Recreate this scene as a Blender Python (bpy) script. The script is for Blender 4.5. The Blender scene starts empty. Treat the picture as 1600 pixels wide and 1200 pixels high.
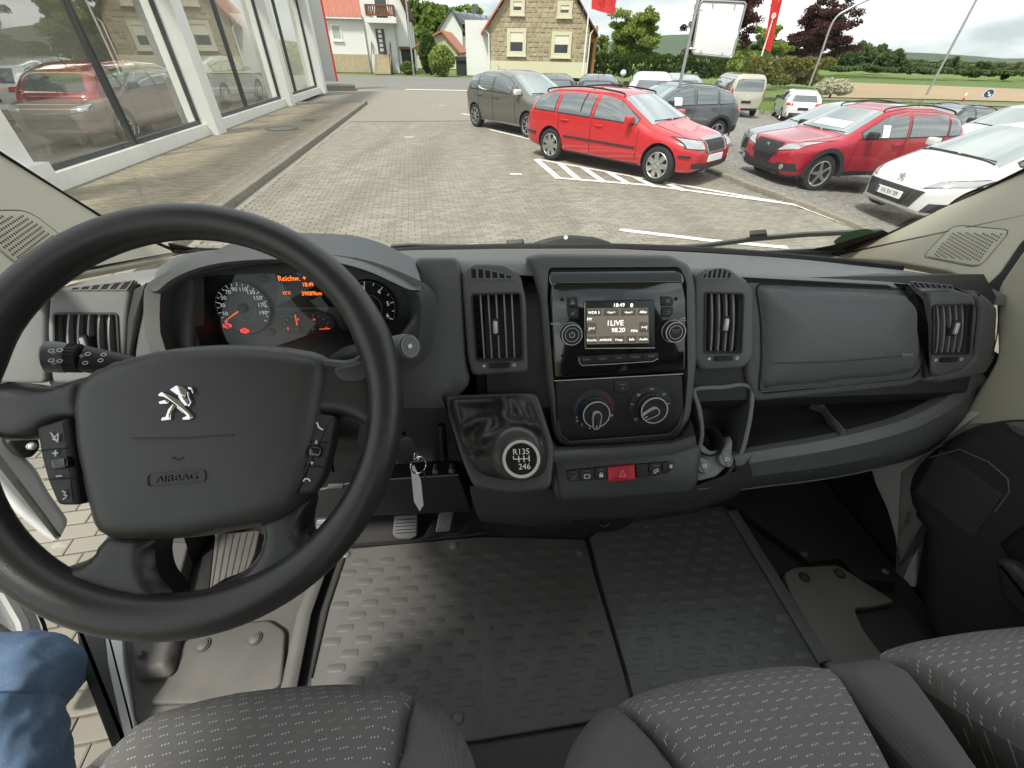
import bpy, bmesh, math, random
import numpy as np
from mathutils import Matrix, Vector
random.seed(7); RNG = np.random.default_rng(7)
SC = bpy.context.scene
COL = SC.collection
# ---------------------------------------------------------------- camera
H = 1.90                       # eye height above the paving
FPX = 650.0; PITCH = math.radians(38.77); ROLL = math.radians(1.15); YAW = math.radians(5.0)
_e1 = np.array([1., 0, 0]); _U = np.array([0, math.sin(PITCH), math.cos(PITCH)]); _Fw = np.array([0, math.cos(PITCH), -math.sin(PITCH)])
CR = math.cos(ROLL) * _e1 + math.sin(ROLL) * _U
CU = math.cos(ROLL) * _U - math.sin(ROLL) * _e1
EYE = np.array([0, 0, H])
cam_d = bpy.data.cameras.new('camera'); cam = bpy.data.objects.new('camera', cam_d); COL.objects.link(cam)
cam_d.sensor_width = 36; cam_d.lens = 36 * FPX / 1600; cam_d.clip_start = .02; cam_d.clip_end = 3000
cam.matrix_world = Matrix(((CR[0], CU[0], -_Fw[0], 0), (CR[1], CU[1], -_Fw[1], 0), (CR[2], CU[2], -_Fw[2], H), (0, 0, 0, 1)))
SC.camera = cam
# ---------------------------------------------------------------- sky, sun, exposure
SUN_EL, SUN_AZ = math.radians(57), math.radians(214)      # azimuth measured clockwise from +Y (ahead)
wd = bpy.data.worlds.new('World'); SC.world = wd; wd.use_nodes = True
nt = wd.node_tree; nt.nodes.clear()
wo = nt.nodes.new('ShaderNodeOutputWorld'); bg = nt.nodes.new('ShaderNodeBackground')
sk = nt.nodes.new('ShaderNodeTexSky'); sk.sky_type = 'NISHITA'; sk.sun_disc = False
sk.sun_elevation = SUN_EL; sk.sun_rotation = SUN_AZ; sk.dust_density = 3.0; sk.air_density = 1.0
tc = nt.nodes.new('ShaderNodeTexCoord'); mp = nt.nodes.new('ShaderNodeMapping'); mp.inputs['Scale'].default_value = (1.2, 1.2, 3.2)
nz = nt.nodes.new('ShaderNodeTexNoise'); nz.inputs['Scale'].default_value = 1.9; nz.inputs['Detail'].default_value = 7; nz.inputs['Roughness'].default_value = .55
rp = nt.nodes.new('ShaderNodeValToRGB'); rp.color_ramp.elements[0].position = .30; rp.color_ramp.elements[0].color = (.62, .62, .62, 1)
rp.color_ramp.elements[1].position = .62; rp.color_ramp.elements[1].color = (.96, .96, .96, 1)
nz2 = nt.nodes.new('ShaderNodeTexNoise'); nz2.inputs['Scale'].default_value = 3.1; nz2.inputs['Detail'].default_value = 6
rp2 = nt.nodes.new('ShaderNodeValToRGB'); rp2.color_ramp.elements[0].position = .40; rp2.color_ramp.elements[0].color = (3.9, 4.45, 4.65, 1)
rp2.color_ramp.elements[1].position = .68; rp2.color_ramp.elements[1].color = (10.4, 10.4, 10.1, 1)
mx = nt.nodes.new('ShaderNodeMix'); mx.data_type = 'RGBA'
nt.links.new(tc.outputs['Generated'], mp.inputs['Vector']); nt.links.new(mp.outputs['Vector'], nz.inputs['Vector']); nt.links.new(mp.outputs['Vector'], nz2.inputs['Vector'])
nt.links.new(nz.outputs['Fac'], rp.inputs['Fac']); nt.links.new(nz2.outputs['Fac'], rp2.inputs['Fac'])
nt.links.new(rp.outputs['Color'], mx.inputs['Factor']); nt.links.new(sk.outputs['Color'], mx.inputs['A']); nt.links.new(rp2.outputs['Color'], mx.inputs['B'])
nt.links.new(mx.outputs['Result'], bg.inputs['Color']); nt.links.new(bg.outputs['Background'], wo.inputs['Surface'])
bg.inputs['Strength'].default_value = 0.10
sun_d = bpy.data.lights.new('sun', 'SUN'); sun = bpy.data.objects.new('sun', sun_d); COL.objects.link(sun)
sun_d.energy = 2.4; sun_d.angle = math.radians(8); sun_d.color = (1, .95, .86)
_sd = Vector((math.sin(SUN_AZ) * math.cos(SUN_EL), math.cos(SUN_AZ) * math.cos(SUN_EL), math.sin(SUN_EL)))
sun.rotation_euler = (-_sd).to_track_quat('-Z', 'Y').to_euler(); sun.location = (0, 0, 30)
SC.view_settings.view_transform = 'Standard'; SC.view_settings.look = 'None'; SC.view_settings.gamma = 1; SC.view_settings.exposure = 1.0
SC.view_settings.use_curve_mapping = False
SC.render.engine = 'CYCLES'; SC.cycles.max_bounces = 7; SC.cycles.diffuse_bounces = 4; SC.cycles.glossy_bounces = 4; SC.cycles.transparent_max_bounces = 14
SC.cycles.transmission_bounces = 6; SC.cycles.sample_clamp_indirect = 4; SC.cycles.caustics_reflective = False; SC.cycles.caustics_refractive = False
SC.cycles.use_denoising = True

# ---------------------------------------------------------------- geometry helpers
A = np.array
def nrm(v): v = A(v, float); return v / np.linalg.norm(v)
def ray(u, v): return _Fw + CR * ((u - 800) / FPX) - CU * ((v - 600) / FPX)
cy_, sy_ = math.cos(YAW), math.sin(YAW)
VX = A([cy_, sy_, 0]); VY = A([-sy_, cy_, 0]); VZ = A([0, 0, 1.])
def VP(x, y, z): return EYE + VX * x + VY * y + VZ * z       # point in the van's own axes, measured from the eye
def VD(x, y, z): return VX * x + VY * y + VZ * z
def G(u, v, z=0.): d = ray(u, v); return EYE + d * ((z - H) / d[2])     # where the line of sight meets the level z
def zat(x, y, v):                                       # height at which a plumb line over (x, y) crosses picture row v
    lo, hi = -5., 40.
    for _ in range(50):
        m = (lo + hi) / 2; p = A([x, y, m]) - EYE; w = p @ _Fw
        r = 600 - FPX * (p @ CU) / w
        if r > v: lo = m
        else: hi = m
    return (lo + hi) / 2
class Fr:
    """A flat working plane: origin o, normal n, x to the right and y up as seen from the front."""
    def __init__(s, o, n, up=(0, 0, 1.)):
        s.o = A(o, float); s.n = nrm(n); x = np.cross(A(up, float), s.n); s.x = nrm(x); s.y = np.cross(s.n, s.x)
    def P(s, a, b, c=0.): return s.o + s.x * a + s.y * b + s.n * c
    def px(s, u, v):
        d = ray(u, v); t = ((s.o - EYE) @ s.n) / (d @ s.n); p = EYE + d * t - s.o
        return (p @ s.x, p @ s.y)
    def pxs(s, L): return [s.px(*q) for q in L]
    def w(s, u, v, c=0.): a, b = s.px(u, v); return s.P(a, b, c)
    def sh(s, c): return Fr(s.o + s.n * c, s.n, s.y)
    def at(s, a, b, c=0.): return Fr(s.P(a, b, c), s.n, s.y)
    def rot(s, ang): c, q = math.cos(ang), math.sin(ang); return Fr(s.o, s.n, s.y * c - s.x * q)
    def mat(s): return Matrix(((s.x[0], s.y[0], s.n[0], s.o[0]), (s.x[1], s.y[1], s.n[1], s.o[1]), (s.x[2], s.y[2], s.n[2], s.o[2]), (0, 0, 0, 1)))
def VFr(o, n, up=(0, 0, 1.)): return Fr(VP(*o), VD(*n), VD(*up))
def fr3(p, q, r, up=(0, 0, 1.)):                       # plane through three points, facing the eye
    n = np.cross(q - p, r - p); n = nrm(n)
    if n @ (EYE - p) < 0: n = -n
    return Fr(p, n, up)
def area2(L): return sum(L[i][0] * L[(i + 1) % len(L)][1] - L[(i + 1) % len(L)][0] * L[i][1] for i in range(len(L)))
def ccw(L): L = [tuple(p) for p in L]; return L if area2(L) > 0 else L[::-1]
def rnd(L, rad, seg=4):
    """rounded corners; rad one number or one per corner"""
    out = []; n = len(L)
    for i in range(n):
        p0, p, p1 = A(L[i - 1]), A(L[i]), A(L[(i + 1) % n]); r = rad[i] if hasattr(rad, '__len__') else rad
        a, b = p0 - p, p1 - p; la, lb = np.linalg.norm(a), np.linalg.norm(b)
        if r <= 0 or la < 1e-9 or lb < 1e-9: out.append(tuple(p)); continue
        ca, cb = p + a / la * min(r, .48 * la), p + b / lb * min(r, .48 * lb)
        for k in range(seg + 1):
            t = k / seg; out.append(tuple(ca * (1 - t) ** 2 + 2 * p * t * (1 - t) + cb * t * t))
    return out
def cat(L, k=5, closed=True):
    """smooth curve through points"""
    P = [A(p, float) for p in L]; n = len(P); out = []
    for i in range(n if closed else n - 1):
        p0 = P[i - 1] if (closed or i > 0) else P[i]; p1 = P[i]; p2 = P[(i + 1) % n]; p3 = P[(i + 2) % n] if (closed or i + 2 < n) else p2
        for j in range(k):
            t = j / k; out.append(tuple(.5 * ((2 * p1) + (p2 - p0) * t + (2 * p0 - 5 * p1 + 4 * p2 - p3) * t * t + (3 * p1 - p0 - 3 * p2 + p3) * t ** 3)))
    if not closed: out.append(tuple(P[-1]))
    return out
def rect(w, h, a=0., b=0.): return [(a - w / 2, b - h / 2), (a + w / 2, b - h / 2), (a + w / 2, b + h / 2), (a - w / 2, b + h / 2)]
def circ(r, n=24, a=0., b=0., r2=None): return [(a + r * math.cos(2 * math.pi * i / n), b + (r2 or r) * math.sin(2 * math.pi * i / n)) for i in range(n)]
def inset(L, d):
    n = len(L); out = []
    for i in range(n):
        p0, p, p1 = A(L[i - 1]), A(L[i]), A(L[(i + 1) % n])
        a, b = p - p0, p1 - p; la, lb = np.linalg.norm(a), np.linalg.norm(b)
        if la < 1e-9: a = b; la = lb
        if lb < 1e-9: b = a; lb = la
        na, nb = A([-a[1], a[0]]) / la, A([-b[1], b[0]]) / lb; m = na + nb; q = m @ m
        m = na if q < .15 else m / max(1 + na @ nb, .35)
        out.append(tuple(p + m * d))
    return out
def cdt_fill(L, step, rb=None):
    """triangles filling outline L with inner points on a grid; returns points, triangles, distance to the outline"""
    from mathutils.geometry import delaunay_2d_cdt
    L = ccw(L); B = []
    for i in range(len(L)):
        p, q = A(L[i]), A(L[(i + 1) % len(L)]); n = max(1, int(np.linalg.norm(q - p) / step))
        B += [p + (q - p) * k / n for k in range(n)]
    B = A(B); x0, y0 = B.min(0); x1, y1 = B.max(0); nx, ny = int((x1 - x0) / step) + 1, int((y1 - y0) / step) + 1
    gx, gy = np.meshgrid(x0 + (np.arange(nx) + .5) * step, y0 + (np.arange(ny) + .5) * step); Pg = np.stack([gx.ravel(), gy.ravel()], 1)
    p, q = B, np.roll(B, -1, 0)
    def dist(P):
        d = q - p; t = np.clip(((P[:, None] - p) * d).sum(-1) / np.maximum((d * d).sum(-1), 1e-12), 0, 1); return np.sqrt(((P[:, None] - p - d * t[..., None]) ** 2).sum(-1)).min(1)
    cr = ((p[:, 1] > Pg[:, None, 1]) != (q[:, 1] > Pg[:, None, 1])) & (Pg[:, None, 0] < (q[:, 0] - p[:, 0]) * (Pg[:, None, 1] - p[:, 1]) / np.where(q[:, 1] == p[:, 1], 1e-12, q[:, 1] - p[:, 1]) + p[:, 0])
    ins = cr.sum(1) % 2 == 1; Pg = Pg[ins]; dg_ = dist(Pg) if len(Pg) else np.zeros(0); Pg = Pg[dg_ > step * .45]
    V, E_, Fq, *_ = delaunay_2d_cdt([Vector(v) for v in np.concatenate([B, Pg])], [(i, (i + 1) % len(B)) for i in range(len(B))], [], 1, 1e-6)
    V = A([tuple(v) for v in V]); return V, [tuple(f) for f in Fq], dist(V), len(B)
def root_loc(o):
    l = A([0., 0, 0])
    while o is not None: l = l + A(o.location); o = o.parent
    return l
def pillow(mb, fr, L, r, depth, step, dome=0., dr=.06):
    """slab with a soft rolled edge, filled by triangles"""
    V, Fq, dd, nb = cdt_fill(L, step); e = np.clip(dd / r, 0, 1); h = -r + r * np.sqrt(1 - (1 - e) ** 2) + dome * (1 - (1 - np.clip(dd / dr, 0, 1)) ** 2)
    mb.add([fr.P(v[0], v[1], z) for v, z in zip(V, h)], Fq); mb.grid([[fr.P(*v, -r) for v in V[:nb]], [fr.P(*v, -depth) for v in V[:nb]]], wrap=True); return mb
class MB:
    """collects geometry in world axes and links it as one mesh object"""
    def __init__(s): s.v = []; s.f = []; s.m = []; s.k = 0; s.uv = None
    def add(s, V, Fs, mi=None):
        b = len(s.v); s.v.extend([tuple(map(float, p)) for p in V]); s.f.extend([tuple(i + b for i in f) for f in Fs])
        s.m.extend([s.k if mi is None else mi] * len(Fs)); return s
    def box(s, fr, w, h, d, a=0., b=0., c=0.):
        """w along x, h along y, d along n; centred at a, b with its back at c"""
        P = [fr.P(a + i * w / 2, b + j * h / 2, c + k * d) for k in (0, 1) for i, j in ((-1, -1), (1, -1), (1, 1), (-1, 1))]
        return s.add(P, [(3, 2, 1, 0), (4, 5, 6, 7), (0, 1, 5, 4), (1, 2, 6, 5), (2, 3, 7, 6), (3, 0, 4, 7)])
    def pad(s, fr, L, r=.004, depth=.02, seg=3, dome=0., back=False, drop=None):
        """rounded slab: outline L in fr, front at c = 0, sides going back by depth, edge radius r"""
        L = ccw(L); n = len(L); rings = [(0, -depth)] + [(r * (1 - math.cos(t)), r * (math.sin(t) - 1)) for t in [math.pi / 2 * k / seg for k in range(seg + 1)]]
        V = []
        for d, c in rings:
            Q = inset(L, d) if d > 1e-9 else L
            V += [fr.P(a, b, c) for a, b in Q]
        Fs = []
        for k in range(len(rings) - 1):
            for i in range(n):
                j = (i + 1) % n; Fs.append((k * n + i, k * n + j, (k + 1) * n + j, (k + 1) * n + i))
        base = (len(rings) - 1) * n
        if dome:
            Q = inset(L, r); c0 = A(Q).mean(0); K = 5; prev = base
            for k in range(1, K + 1):
                t = k / K; z = dome * (1 - (1 - t) ** 2)
                if k == K: V.append(fr.P(c0[0], c0[1], dome)); Fs += [(prev + i, prev + (i + 1) % n, len(V) - 1) for i in range(n)]
                else:
                    st = len(V); V += [fr.P(*(A(q) * (1 - t) + c0 * t), z) for q in Q]; Fs += [(prev + i, prev + (i + 1) % n, st + (i + 1) % n, st + i) for i in range(n)]; prev = st
        else: Fs.append(tuple(range(base, base + n)))
        if back: Fs.append(tuple(range(n - 1, -1, -1)))
        return s.add(V, Fs)
    def ring(s, fr, L1, L2, c=0., depth=.003):
        """flat band between outline L1 (outer) and L2 (inner), same count"""
        L1, L2 = ccw(L1), ccw(L2); n = len(L1); V = [fr.P(a, b, c) for a, b in L1] + [fr.P(a, b, c) for a, b in L2] + [fr.P(a, b, c - depth) for a, b in L1] + [fr.P(a, b, c - depth) for a, b in L2]
        Fs = []
        for i in range(n):
            j = (i + 1) % n; Fs += [(i, j, n + j, n + i), (2 * n + i, 2 * n + j, j, i), (n + i, n + j, 3 * n + j, 3 * n + i)]
        return s.add(V, Fs)
    def lathe(s, fr, prof, n=24, a=0., b=0., cap=True):
        """prof: (radius, height along n)"""
        V = []; Fs = []
        for r, c in prof: V += [fr.P(a + r * math.cos(2 * math.pi * i / n), b + r * math.sin(2 * math.pi * i / n), c) for i in range(n)]
        for k in range(len(prof) - 1):
            for i in range(n): j = (i + 1) % n; Fs.append((k * n + i, k * n + j, (k + 1) * n + j, (k + 1) * n + i))
        if cap: Fs.append(tuple((len(prof) - 1) * n + i for i in range(n))); Fs.append(tuple(range(n - 1, -1, -1)))
        return s.add(V, Fs)
    def tube(s, path, rad, n=8, cap=True, closed=False, up=None):
        """round bar along world points; rad one number, one per point, or (rx, ry) pairs"""
        P = [A(p, float) for p in path]; m = len(P); V = []; Fs = []; u = None
        for i in range(m):
            t = (P[(i + 1) % m] - P[i - 1]) if closed else (P[min(i + 1, m - 1)] - P[max(i - 1, 0)])
            t = nrm(t)
            if u is None: u = np.cross(t, A(up) if up is not None else (A([0, 0, 1.]) if abs(t[2]) < .9 else A([1., 0, 0])))
            u = nrm(u - t * (u @ t)); w = np.cross(t, u); r = rad[i] if isinstance(rad, (list, np.ndarray)) else rad
            rx, ry = r if isinstance(r, tuple) else (r, r)
            V += [P[i] + u * rx * math.cos(2 * math.pi * k / n) + w * ry * math.sin(2 * math.pi * k / n) for k in range(n)]
        for i in range(m if closed else m - 1):
            j = (i + 1) % m
            for k in range(n): l = (k + 1) % n; Fs.append((i * n + k, i * n + l, j * n + l, j * n + k))
        if cap and not closed: Fs += [tuple(range(n - 1, -1, -1)), tuple((m - 1) * n + k for k in range(n))]
        return s.add(V, Fs)
    def grid(s, R, wrap=False, flip=False):
        """R: rows of world points"""
        n = len(R[0]); V = [p for r in R for p in r]; Fs = []
        for i in range(len(R) - 1):
            for j in range(n if wrap else n - 1):
                q = (i * n + j, i * n + (j + 1) % n, (i + 1) * n + (j + 1) % n, (i + 1) * n + j); Fs.append(q[::-1] if flip else q)
        return s.add(V, Fs)
    def build(s, name, mats, parent=None, ang=40, fix=True):
        lo = root_loc(parent) if parent is not None else A([0., 0, 0])
        me = bpy.data.meshes.new(name); me.from_pydata([tuple(A(p) - lo) for p in s.v], [], s.f)
        for m in (mats if isinstance(mats, (list, tuple)) else [mats]): me.materials.append(MAT[m] if isinstance(m, str) else m)
        me.polygons.foreach_set('material_index', s.m)
        if fix:
            bm = bmesh.new(); bm.from_mesh(me); bmesh.ops.recalc_face_normals(bm, faces=bm.faces); bm.to_mesh(me); bm.free()
        if ang: me.polygons.foreach_set('use_smooth', [True] * len(me.polygons)); me.set_sharp_from_angle(angle=math.radians(ang))
        me.update()
        o = bpy.data.objects.new(name, me); COL.objects.link(o)
        if parent is not None: o.parent = parent
        return o
def tag(o, label=None, cat_=None, group=None, kind=None):
    if label: o['label'] = label
    if cat_: o['category'] = cat_
    if group: o['group'] = group
    if kind: o['kind'] = kind
    return o
def thing(name, label, cat_, loc=(0, 0, 0), group=None):
    o = bpy.data.objects.new(name, None); COL.objects.link(o); o.location = tuple(map(float, loc)); o.empty_display_size = .1
    return tag(o, label, cat_, group)
def inst(name, me, parent, loc, rot=None):
    o = bpy.data.objects.new(name, me); COL.objects.link(o)
    lo = root_loc(parent) if parent is not None else A([0., 0, 0])
    o.location = tuple(A(loc, float) - lo)
    if parent is not None: o.parent = parent
    if rot is not None: o.rotation_euler = rot
    return o
def text(fr, s, size, mat, parent, name='lettering', a=0., b=0., c=.0004, ext=.0002, wide=1., align='CENTER'):
    cu = bpy.data.curves.new('t', 'FONT'); cu.body = s; cu.size = size; cu.align_x = align; cu.align_y = 'CENTER'; cu.extrude = ext; cu.resolution_u = 3
    to = bpy.data.objects.new('t', cu); COL.objects.link(to)
    dg = bpy.context.evaluated_depsgraph_get(); me = bpy.data.meshes.new_from_object(to.evaluated_get(dg)); bpy.data.objects.remove(to)
    V = [(v.co.x * wide, v.co.y, v.co.z) for v in me.vertices]; Fs = [tuple(p.vertices) for p in me.polygons]; bpy.data.meshes.remove(me)
    mb = MB(); mb.add([fr.P(a + x, b + y, c + z) for x, y, z in V], Fs)
    return mb.build(name, mat, parent, ang=0, fix=False)
def subdiv(o, lv=1):
    m = o.modifiers.new('s', 'SUBSURF'); m.levels = lv; m.render_levels = lv; return o

# ---------------------------------------------------------------- materials
MAT = {}
def _lk(t, a, b): t.links.new(a, b)
def mth(t, op, a, b=None, c=None):
    n = t.nodes.new('ShaderNodeMath'); n.operation = op
    for i, x in enumerate((a, b, c)):
        if x is None: continue
        if isinstance(x, (int, float)): n.inputs[i].default_value = x
        else: t.links.new(x, n.inputs[i])
    return n.outputs[0]
def mix(t, f, a, b, blend='MIX'):
    n = t.nodes.new('ShaderNodeMix'); n.data_type = 'RGBA'; n.blend_type = blend
    for k, x in (('Factor', f), ('A', a), ('B', b)):
        if hasattr(x, 'links') or hasattr(x, 'is_linked'): t.links.new(x, n.inputs[k])
        elif k == 'Factor': n.inputs[k].default_value = x
        else: n.inputs[k].default_value = tuple(x) + (1,)
    return n.outputs['Result']
def noise(t, scale, detail=3, vec=None, rough=.5, out='Fac'):
    n = t.nodes.new('ShaderNodeTexNoise'); n.inputs['Scale'].default_value = scale; n.inputs['Detail'].default_value = detail; n.inputs['Roughness'].default_value = rough
    if vec is None: vec = t.nodes.new('ShaderNodeTexCoord').outputs['Object']
    t.links.new(vec, n.inputs['Vector']); return n.outputs[out]
def ramp(t, f, stops):
    n = t.nodes.new('ShaderNodeValToRGB'); e = n.color_ramp.elements
    while len(e) < len(stops): e.new(.5)
    for q, (p, c) in zip(e, stops): q.position = p; q.color = (c, c, c, 1) if isinstance(c, (int, float)) else tuple(c) + (1,)
    t.links.new(f, n.inputs['Fac']); return n.outputs['Color']
def bumpn(t, hgt, strength, dist, prev=None):
    n = t.nodes.new('ShaderNodeBump'); n.inputs['Strength'].default_value = strength; n.inputs['Distance'].default_value = dist; t.links.new(hgt, n.inputs['Height'])
    if prev is not None: t.links.new(prev, n.inputs['Normal'])
    return n.outputs['Normal']
def M(name, col, rough=.5, metal=0., spec=.5, bump=None, var=None, emit=None, coat=0., wear=None, dust=None):
    """bump = (scale, strength, distance); var = (scale, amount); wear = (scale, colour, amount)"""
    m = bpy.data.materials.new(name); m.use_nodes = True; t = m.node_tree; b = t.nodes['Principled BSDF']
    b.inputs['Base Color'].default_value = tuple(col) + (1,); b.inputs['Roughness'].default_value = rough; b.inputs['Metallic'].default_value = metal
    b.inputs['Specular IOR Level'].default_value = spec; b.inputs['Coat Weight'].default_value = coat; b.inputs['Coat Roughness'].default_value = .04
    src = None
    if var:
        f = noise(t, var[0], 4); k = var[1]
        src = mix(t, f, [max(c * (1 - k), 0) for c in col], [min(c * (1 + k), 1) for c in col])
    if wear:
        f = ramp(t, noise(t, wear[0], 5, rough=.65), [(.52, 0.), (.75, 1.)]); f = mth(t, 'MULTIPLY', f, wear[2])
        src = mix(t, f, src if src is not None else col, wear[1])
    if dust:
        f = mth(t, 'MULTIPLY', ramp(t, noise(t, dust[0], 2), [(.70, 0.), (.74, 1.)]), dust[1]); src = mix(t, f, src if src is not None else col, (.5, .49, .46))
    if src is not None: _lk(t, src, b.inputs['Base Color'])
    if bump: _lk(t, bumpn(t, noise(t, bump[0], 2), bump[1], bump[2]), b.inputs['Normal'])
    if emit: b.inputs['Emission Color'].default_value = tuple(emit[0]) + (1,); b.inputs['Emission Strength'].default_value = emit[1]
    MAT[name] = m; return m
def glass_mat(name, tint, lo, hi, rough=.01):
    """thin pane: clear film whose mirror share grows with the angle"""
    m = bpy.data.materials.new(name); m.use_nodes = True; t = m.node_tree; t.nodes.clear()
    o = t.nodes.new('ShaderNodeOutputMaterial'); tr = t.nodes.new('ShaderNodeBsdfTransparent'); tr.inputs['Color'].default_value = tuple(tint) + (1,)
    gl = t.nodes.new('ShaderNodeBsdfGlossy'); gl.inputs['Roughness'].default_value = rough; gl.inputs['Color'].default_value = (1, 1, 1, 1)
    lw = t.nodes.new('ShaderNodeLayerWeight'); lw.inputs['Blend'].default_value = .35
    mr = t.nodes.new('ShaderNodeMapRange'); mr.inputs['To Min'].default_value = lo; mr.inputs['To Max'].default_value = hi
    ms = t.nodes.new('ShaderNodeMixShader'); _lk(t, lw.outputs['Facing'], mr.inputs['Value']); _lk(t, mr.outputs['Result'], ms.inputs['Fac'])
    _lk(t, tr.outputs[0], ms.inputs[1]); _lk(t, gl.outputs[0], ms.inputs[2]); _lk(t, ms.outputs[0], o.inputs['Surface']); MAT[name] = m; return m
# interior
M('dash', (.118, .121, .122), .43, bump=(900, .22, .0006), var=(6, .10), wear=(9, (.13, .128, .12), .25), dust=(260, .22))
M('dash_light', (.165, .168, .166), .42, bump=(1000, .2, .0006), var=(7, .10), wear=(10, (.19, .185, .175), .25), dust=(240, .25))
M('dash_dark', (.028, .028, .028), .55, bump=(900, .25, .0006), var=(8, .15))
M('wheel_skin', (.026, .0255, .025), .33, bump=(950, .30, .0006), var=(12, .15))
M('airbag_skin', (.042, .0415, .041), .38, bump=(1100, .30, .0006), var=(10, .12))
M('black', (.006, .006, .006), .7)
M('black_soft', (.019, .019, .019), .5, bump=(700, .2, .0005))
M('gloss_black', (.006, .006, .007), .07, coat=.6, wear=(160, (.10, .10, .10), .10))
M('sky_sheen', (.16, .18, .21), .16, metal=.75, coat=1.)  # bluish grey paints the reflected sky onto the radio brow
M('chrome', (.78, .78, .77), .14, metal=1., bump=(60, .05, .001))
M('satin', (.66, .66, .65), .34, metal=.35)
M('mark_white', (.75, .75, .74), .5)
M('dial_white', (.7, .7, .7), .5, emit=((.9, .92, 1.), .16))
M('mark_grey', (.28, .28, .28), .5)
M('mark_blue', (.02, .12, .45), .5)
M('mark_red', (.40, .012, .012), .5)
M('hazard', (.62, .02, .05), .35, bump=(700, .12, .0004))
M('hazard_light', (.8, .22, .24), .4)
M('lcd_dark', (.012, .010, .009), .25)
M('lcd_brown', (.03, .026, .02), .3, emit=((.42, .36, .27), .22))
M('lcd_key', (.02, .018, .015), .3, emit=((.30, .26, .2), .16))
M('lcd_white', (.8, .8, .78), .4, emit=((1, .98, .92), .75))
M('lcd_orange', (.6, .08, .01), .4, emit=((1., .16, .02), 1.1))
M('lamp_red', (.6, .02, .02), .4, emit=((1., .03, .03), .9))
M('dial_grey', (.05, .05, .052), .4)
M('needle', (.65, .08, .02), .4, emit=((1., .12, .03), .45))
M('leather', (.038, .0375, .036), .42, bump=(260, .3, .001), var=(14, .2))
M('knob_grey', (.045, .045, .044), .36, bump=(800, .2, .0005))
M('socket_grey', (.19, .2, .2), .5, bump=(600, .1, .0005))
M('rubber', (.118, .115, .110), .55, bump=(240, .12, .001), var=(9, .2), wear=(5, (.20, .185, .16), .55))
M('rubber_dark', (.15, .15, .15), .42, bump=(300, .12, .001), var=(9, .2), wear=(6, (.09, .085, .075), .5))
M('stud_rubber', (.11, .107, .102), .45, var=(9, .2), wear=(5, (.17, .15, .13), .6))
M('kick_grey', (.092, .088, .082), .6, bump=(500, .15, .0007), var=(8, .15), wear=(8, (.15, .14, .125), .5))
M('sill_dark', (.05, .048, .045), .6, bump=(300, .2, .001), wear=(10, (.16, .14, .12), .6))
M('trim_beige', (.47, .44, .34), .55, bump=(800, .12, .0005), var=(5, .04))
M('van_white', (.78, .77, .75), .28, coat=.4)
M('van_white_trim', (.6, .585, .54), .45)
M('door_black', (.026, .026, .025), .6, bump=(700, .2, .0006))
M('grille_hole', (.025, .022, .02), .8)
M('denim', (.17, .27, .43), .85, bump=(900, .6, .0015), var=(420, .4), wear=(11, (.40, .52, .66), .75))
M('sticker_green', (.02, .16, .07), .4)
M('acrylic', (.72, .74, .7), .08, spec=.8)
# sheet of woven seat cloth with short rows of pale and red stitches
def seat_mat(name, base):
    m = bpy.data.materials.new(name); m.use_nodes = True; t = m.node_tree; b = t.nodes['Principled BSDF']; b.inputs['Roughness'].default_value = .9; b.inputs['Specular IOR Level'].default_value = .15
    uv = t.nodes.new('ShaderNodeUVMap'); sp = t.nodes.new('ShaderNodeSeparateXYZ'); _lk(t, uv.outputs['UV'], sp.inputs[0]); x, y = sp.outputs[0], sp.outputs[1]
    PX, PY = .0168, .0082
    rowf = mth(t, 'DIVIDE', y, PY); row = mth(t, 'FLOOR', rowf); fy = mth(t, 'SUBTRACT', mth(t, 'FRACT', rowf), .5)
    sh = mth(t, 'FRACT', mth(t, 'MULTIPLY', row, .37)); cx = mth(t, 'ADD', mth(t, 'DIVIDE', x, PX), sh); cid = mth(t, 'FLOOR', cx); fx = mth(t, 'FRACT', cx)
    q = mth(t, 'MULTIPLY', fx, 5.6); on = mth(t, 'LESS_THAN', q, 3.0); dx = mth(t, 'SUBTRACT', mth(t, 'FRACT', q), .5)
    lean = mth(t, 'ADD', fy, mth(t, 'MULTIPLY', mth(t, 'SUBTRACT', fx, .27), -.35))
    ax = mth(t, 'MULTIPLY', dx, PX / 5.6 / .0013); ay = mth(t, 'MULTIPLY', lean, PY / .0016)
    dd = mth(t, 'ADD', mth(t, 'MULTIPLY', ax, ax), mth(t, 'MULTIPLY', ay, ay)); dot = mth(t, 'MULTIPLY', mth(t, 'LESS_THAN', dd, .25), on)
    cv = t.nodes.new('ShaderNodeCombineXYZ'); _lk(t, cid, cv.inputs[0]); _lk(t, row, cv.inputs[1]); wn = t.nodes.new('ShaderNodeTexWhiteNoise'); wn.noise_dimensions = '2D'; _lk(t, cv.outputs[0], wn.inputs['Vector'])
    red = mth(t, 'GREATER_THAN', wn.outputs['Value'], .90)
    dc = mix(t, red, (.60, .59, .57), (.48, .21, .22))
    grain = noise(t, 1500, 2, uv.outputs['UV']); bc = mix(t, grain, [c * .75 for c in base], [c * 1.25 for c in base])
    _lk(t, mix(t, dot, bc, dc), b.inputs['Base Color']); _lk(t, bumpn(t, grain, .5, .0012), b.inputs['Normal']); MAT[name] = m
seat_mat('seat_cloth', (.175, .172, .167))
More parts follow.
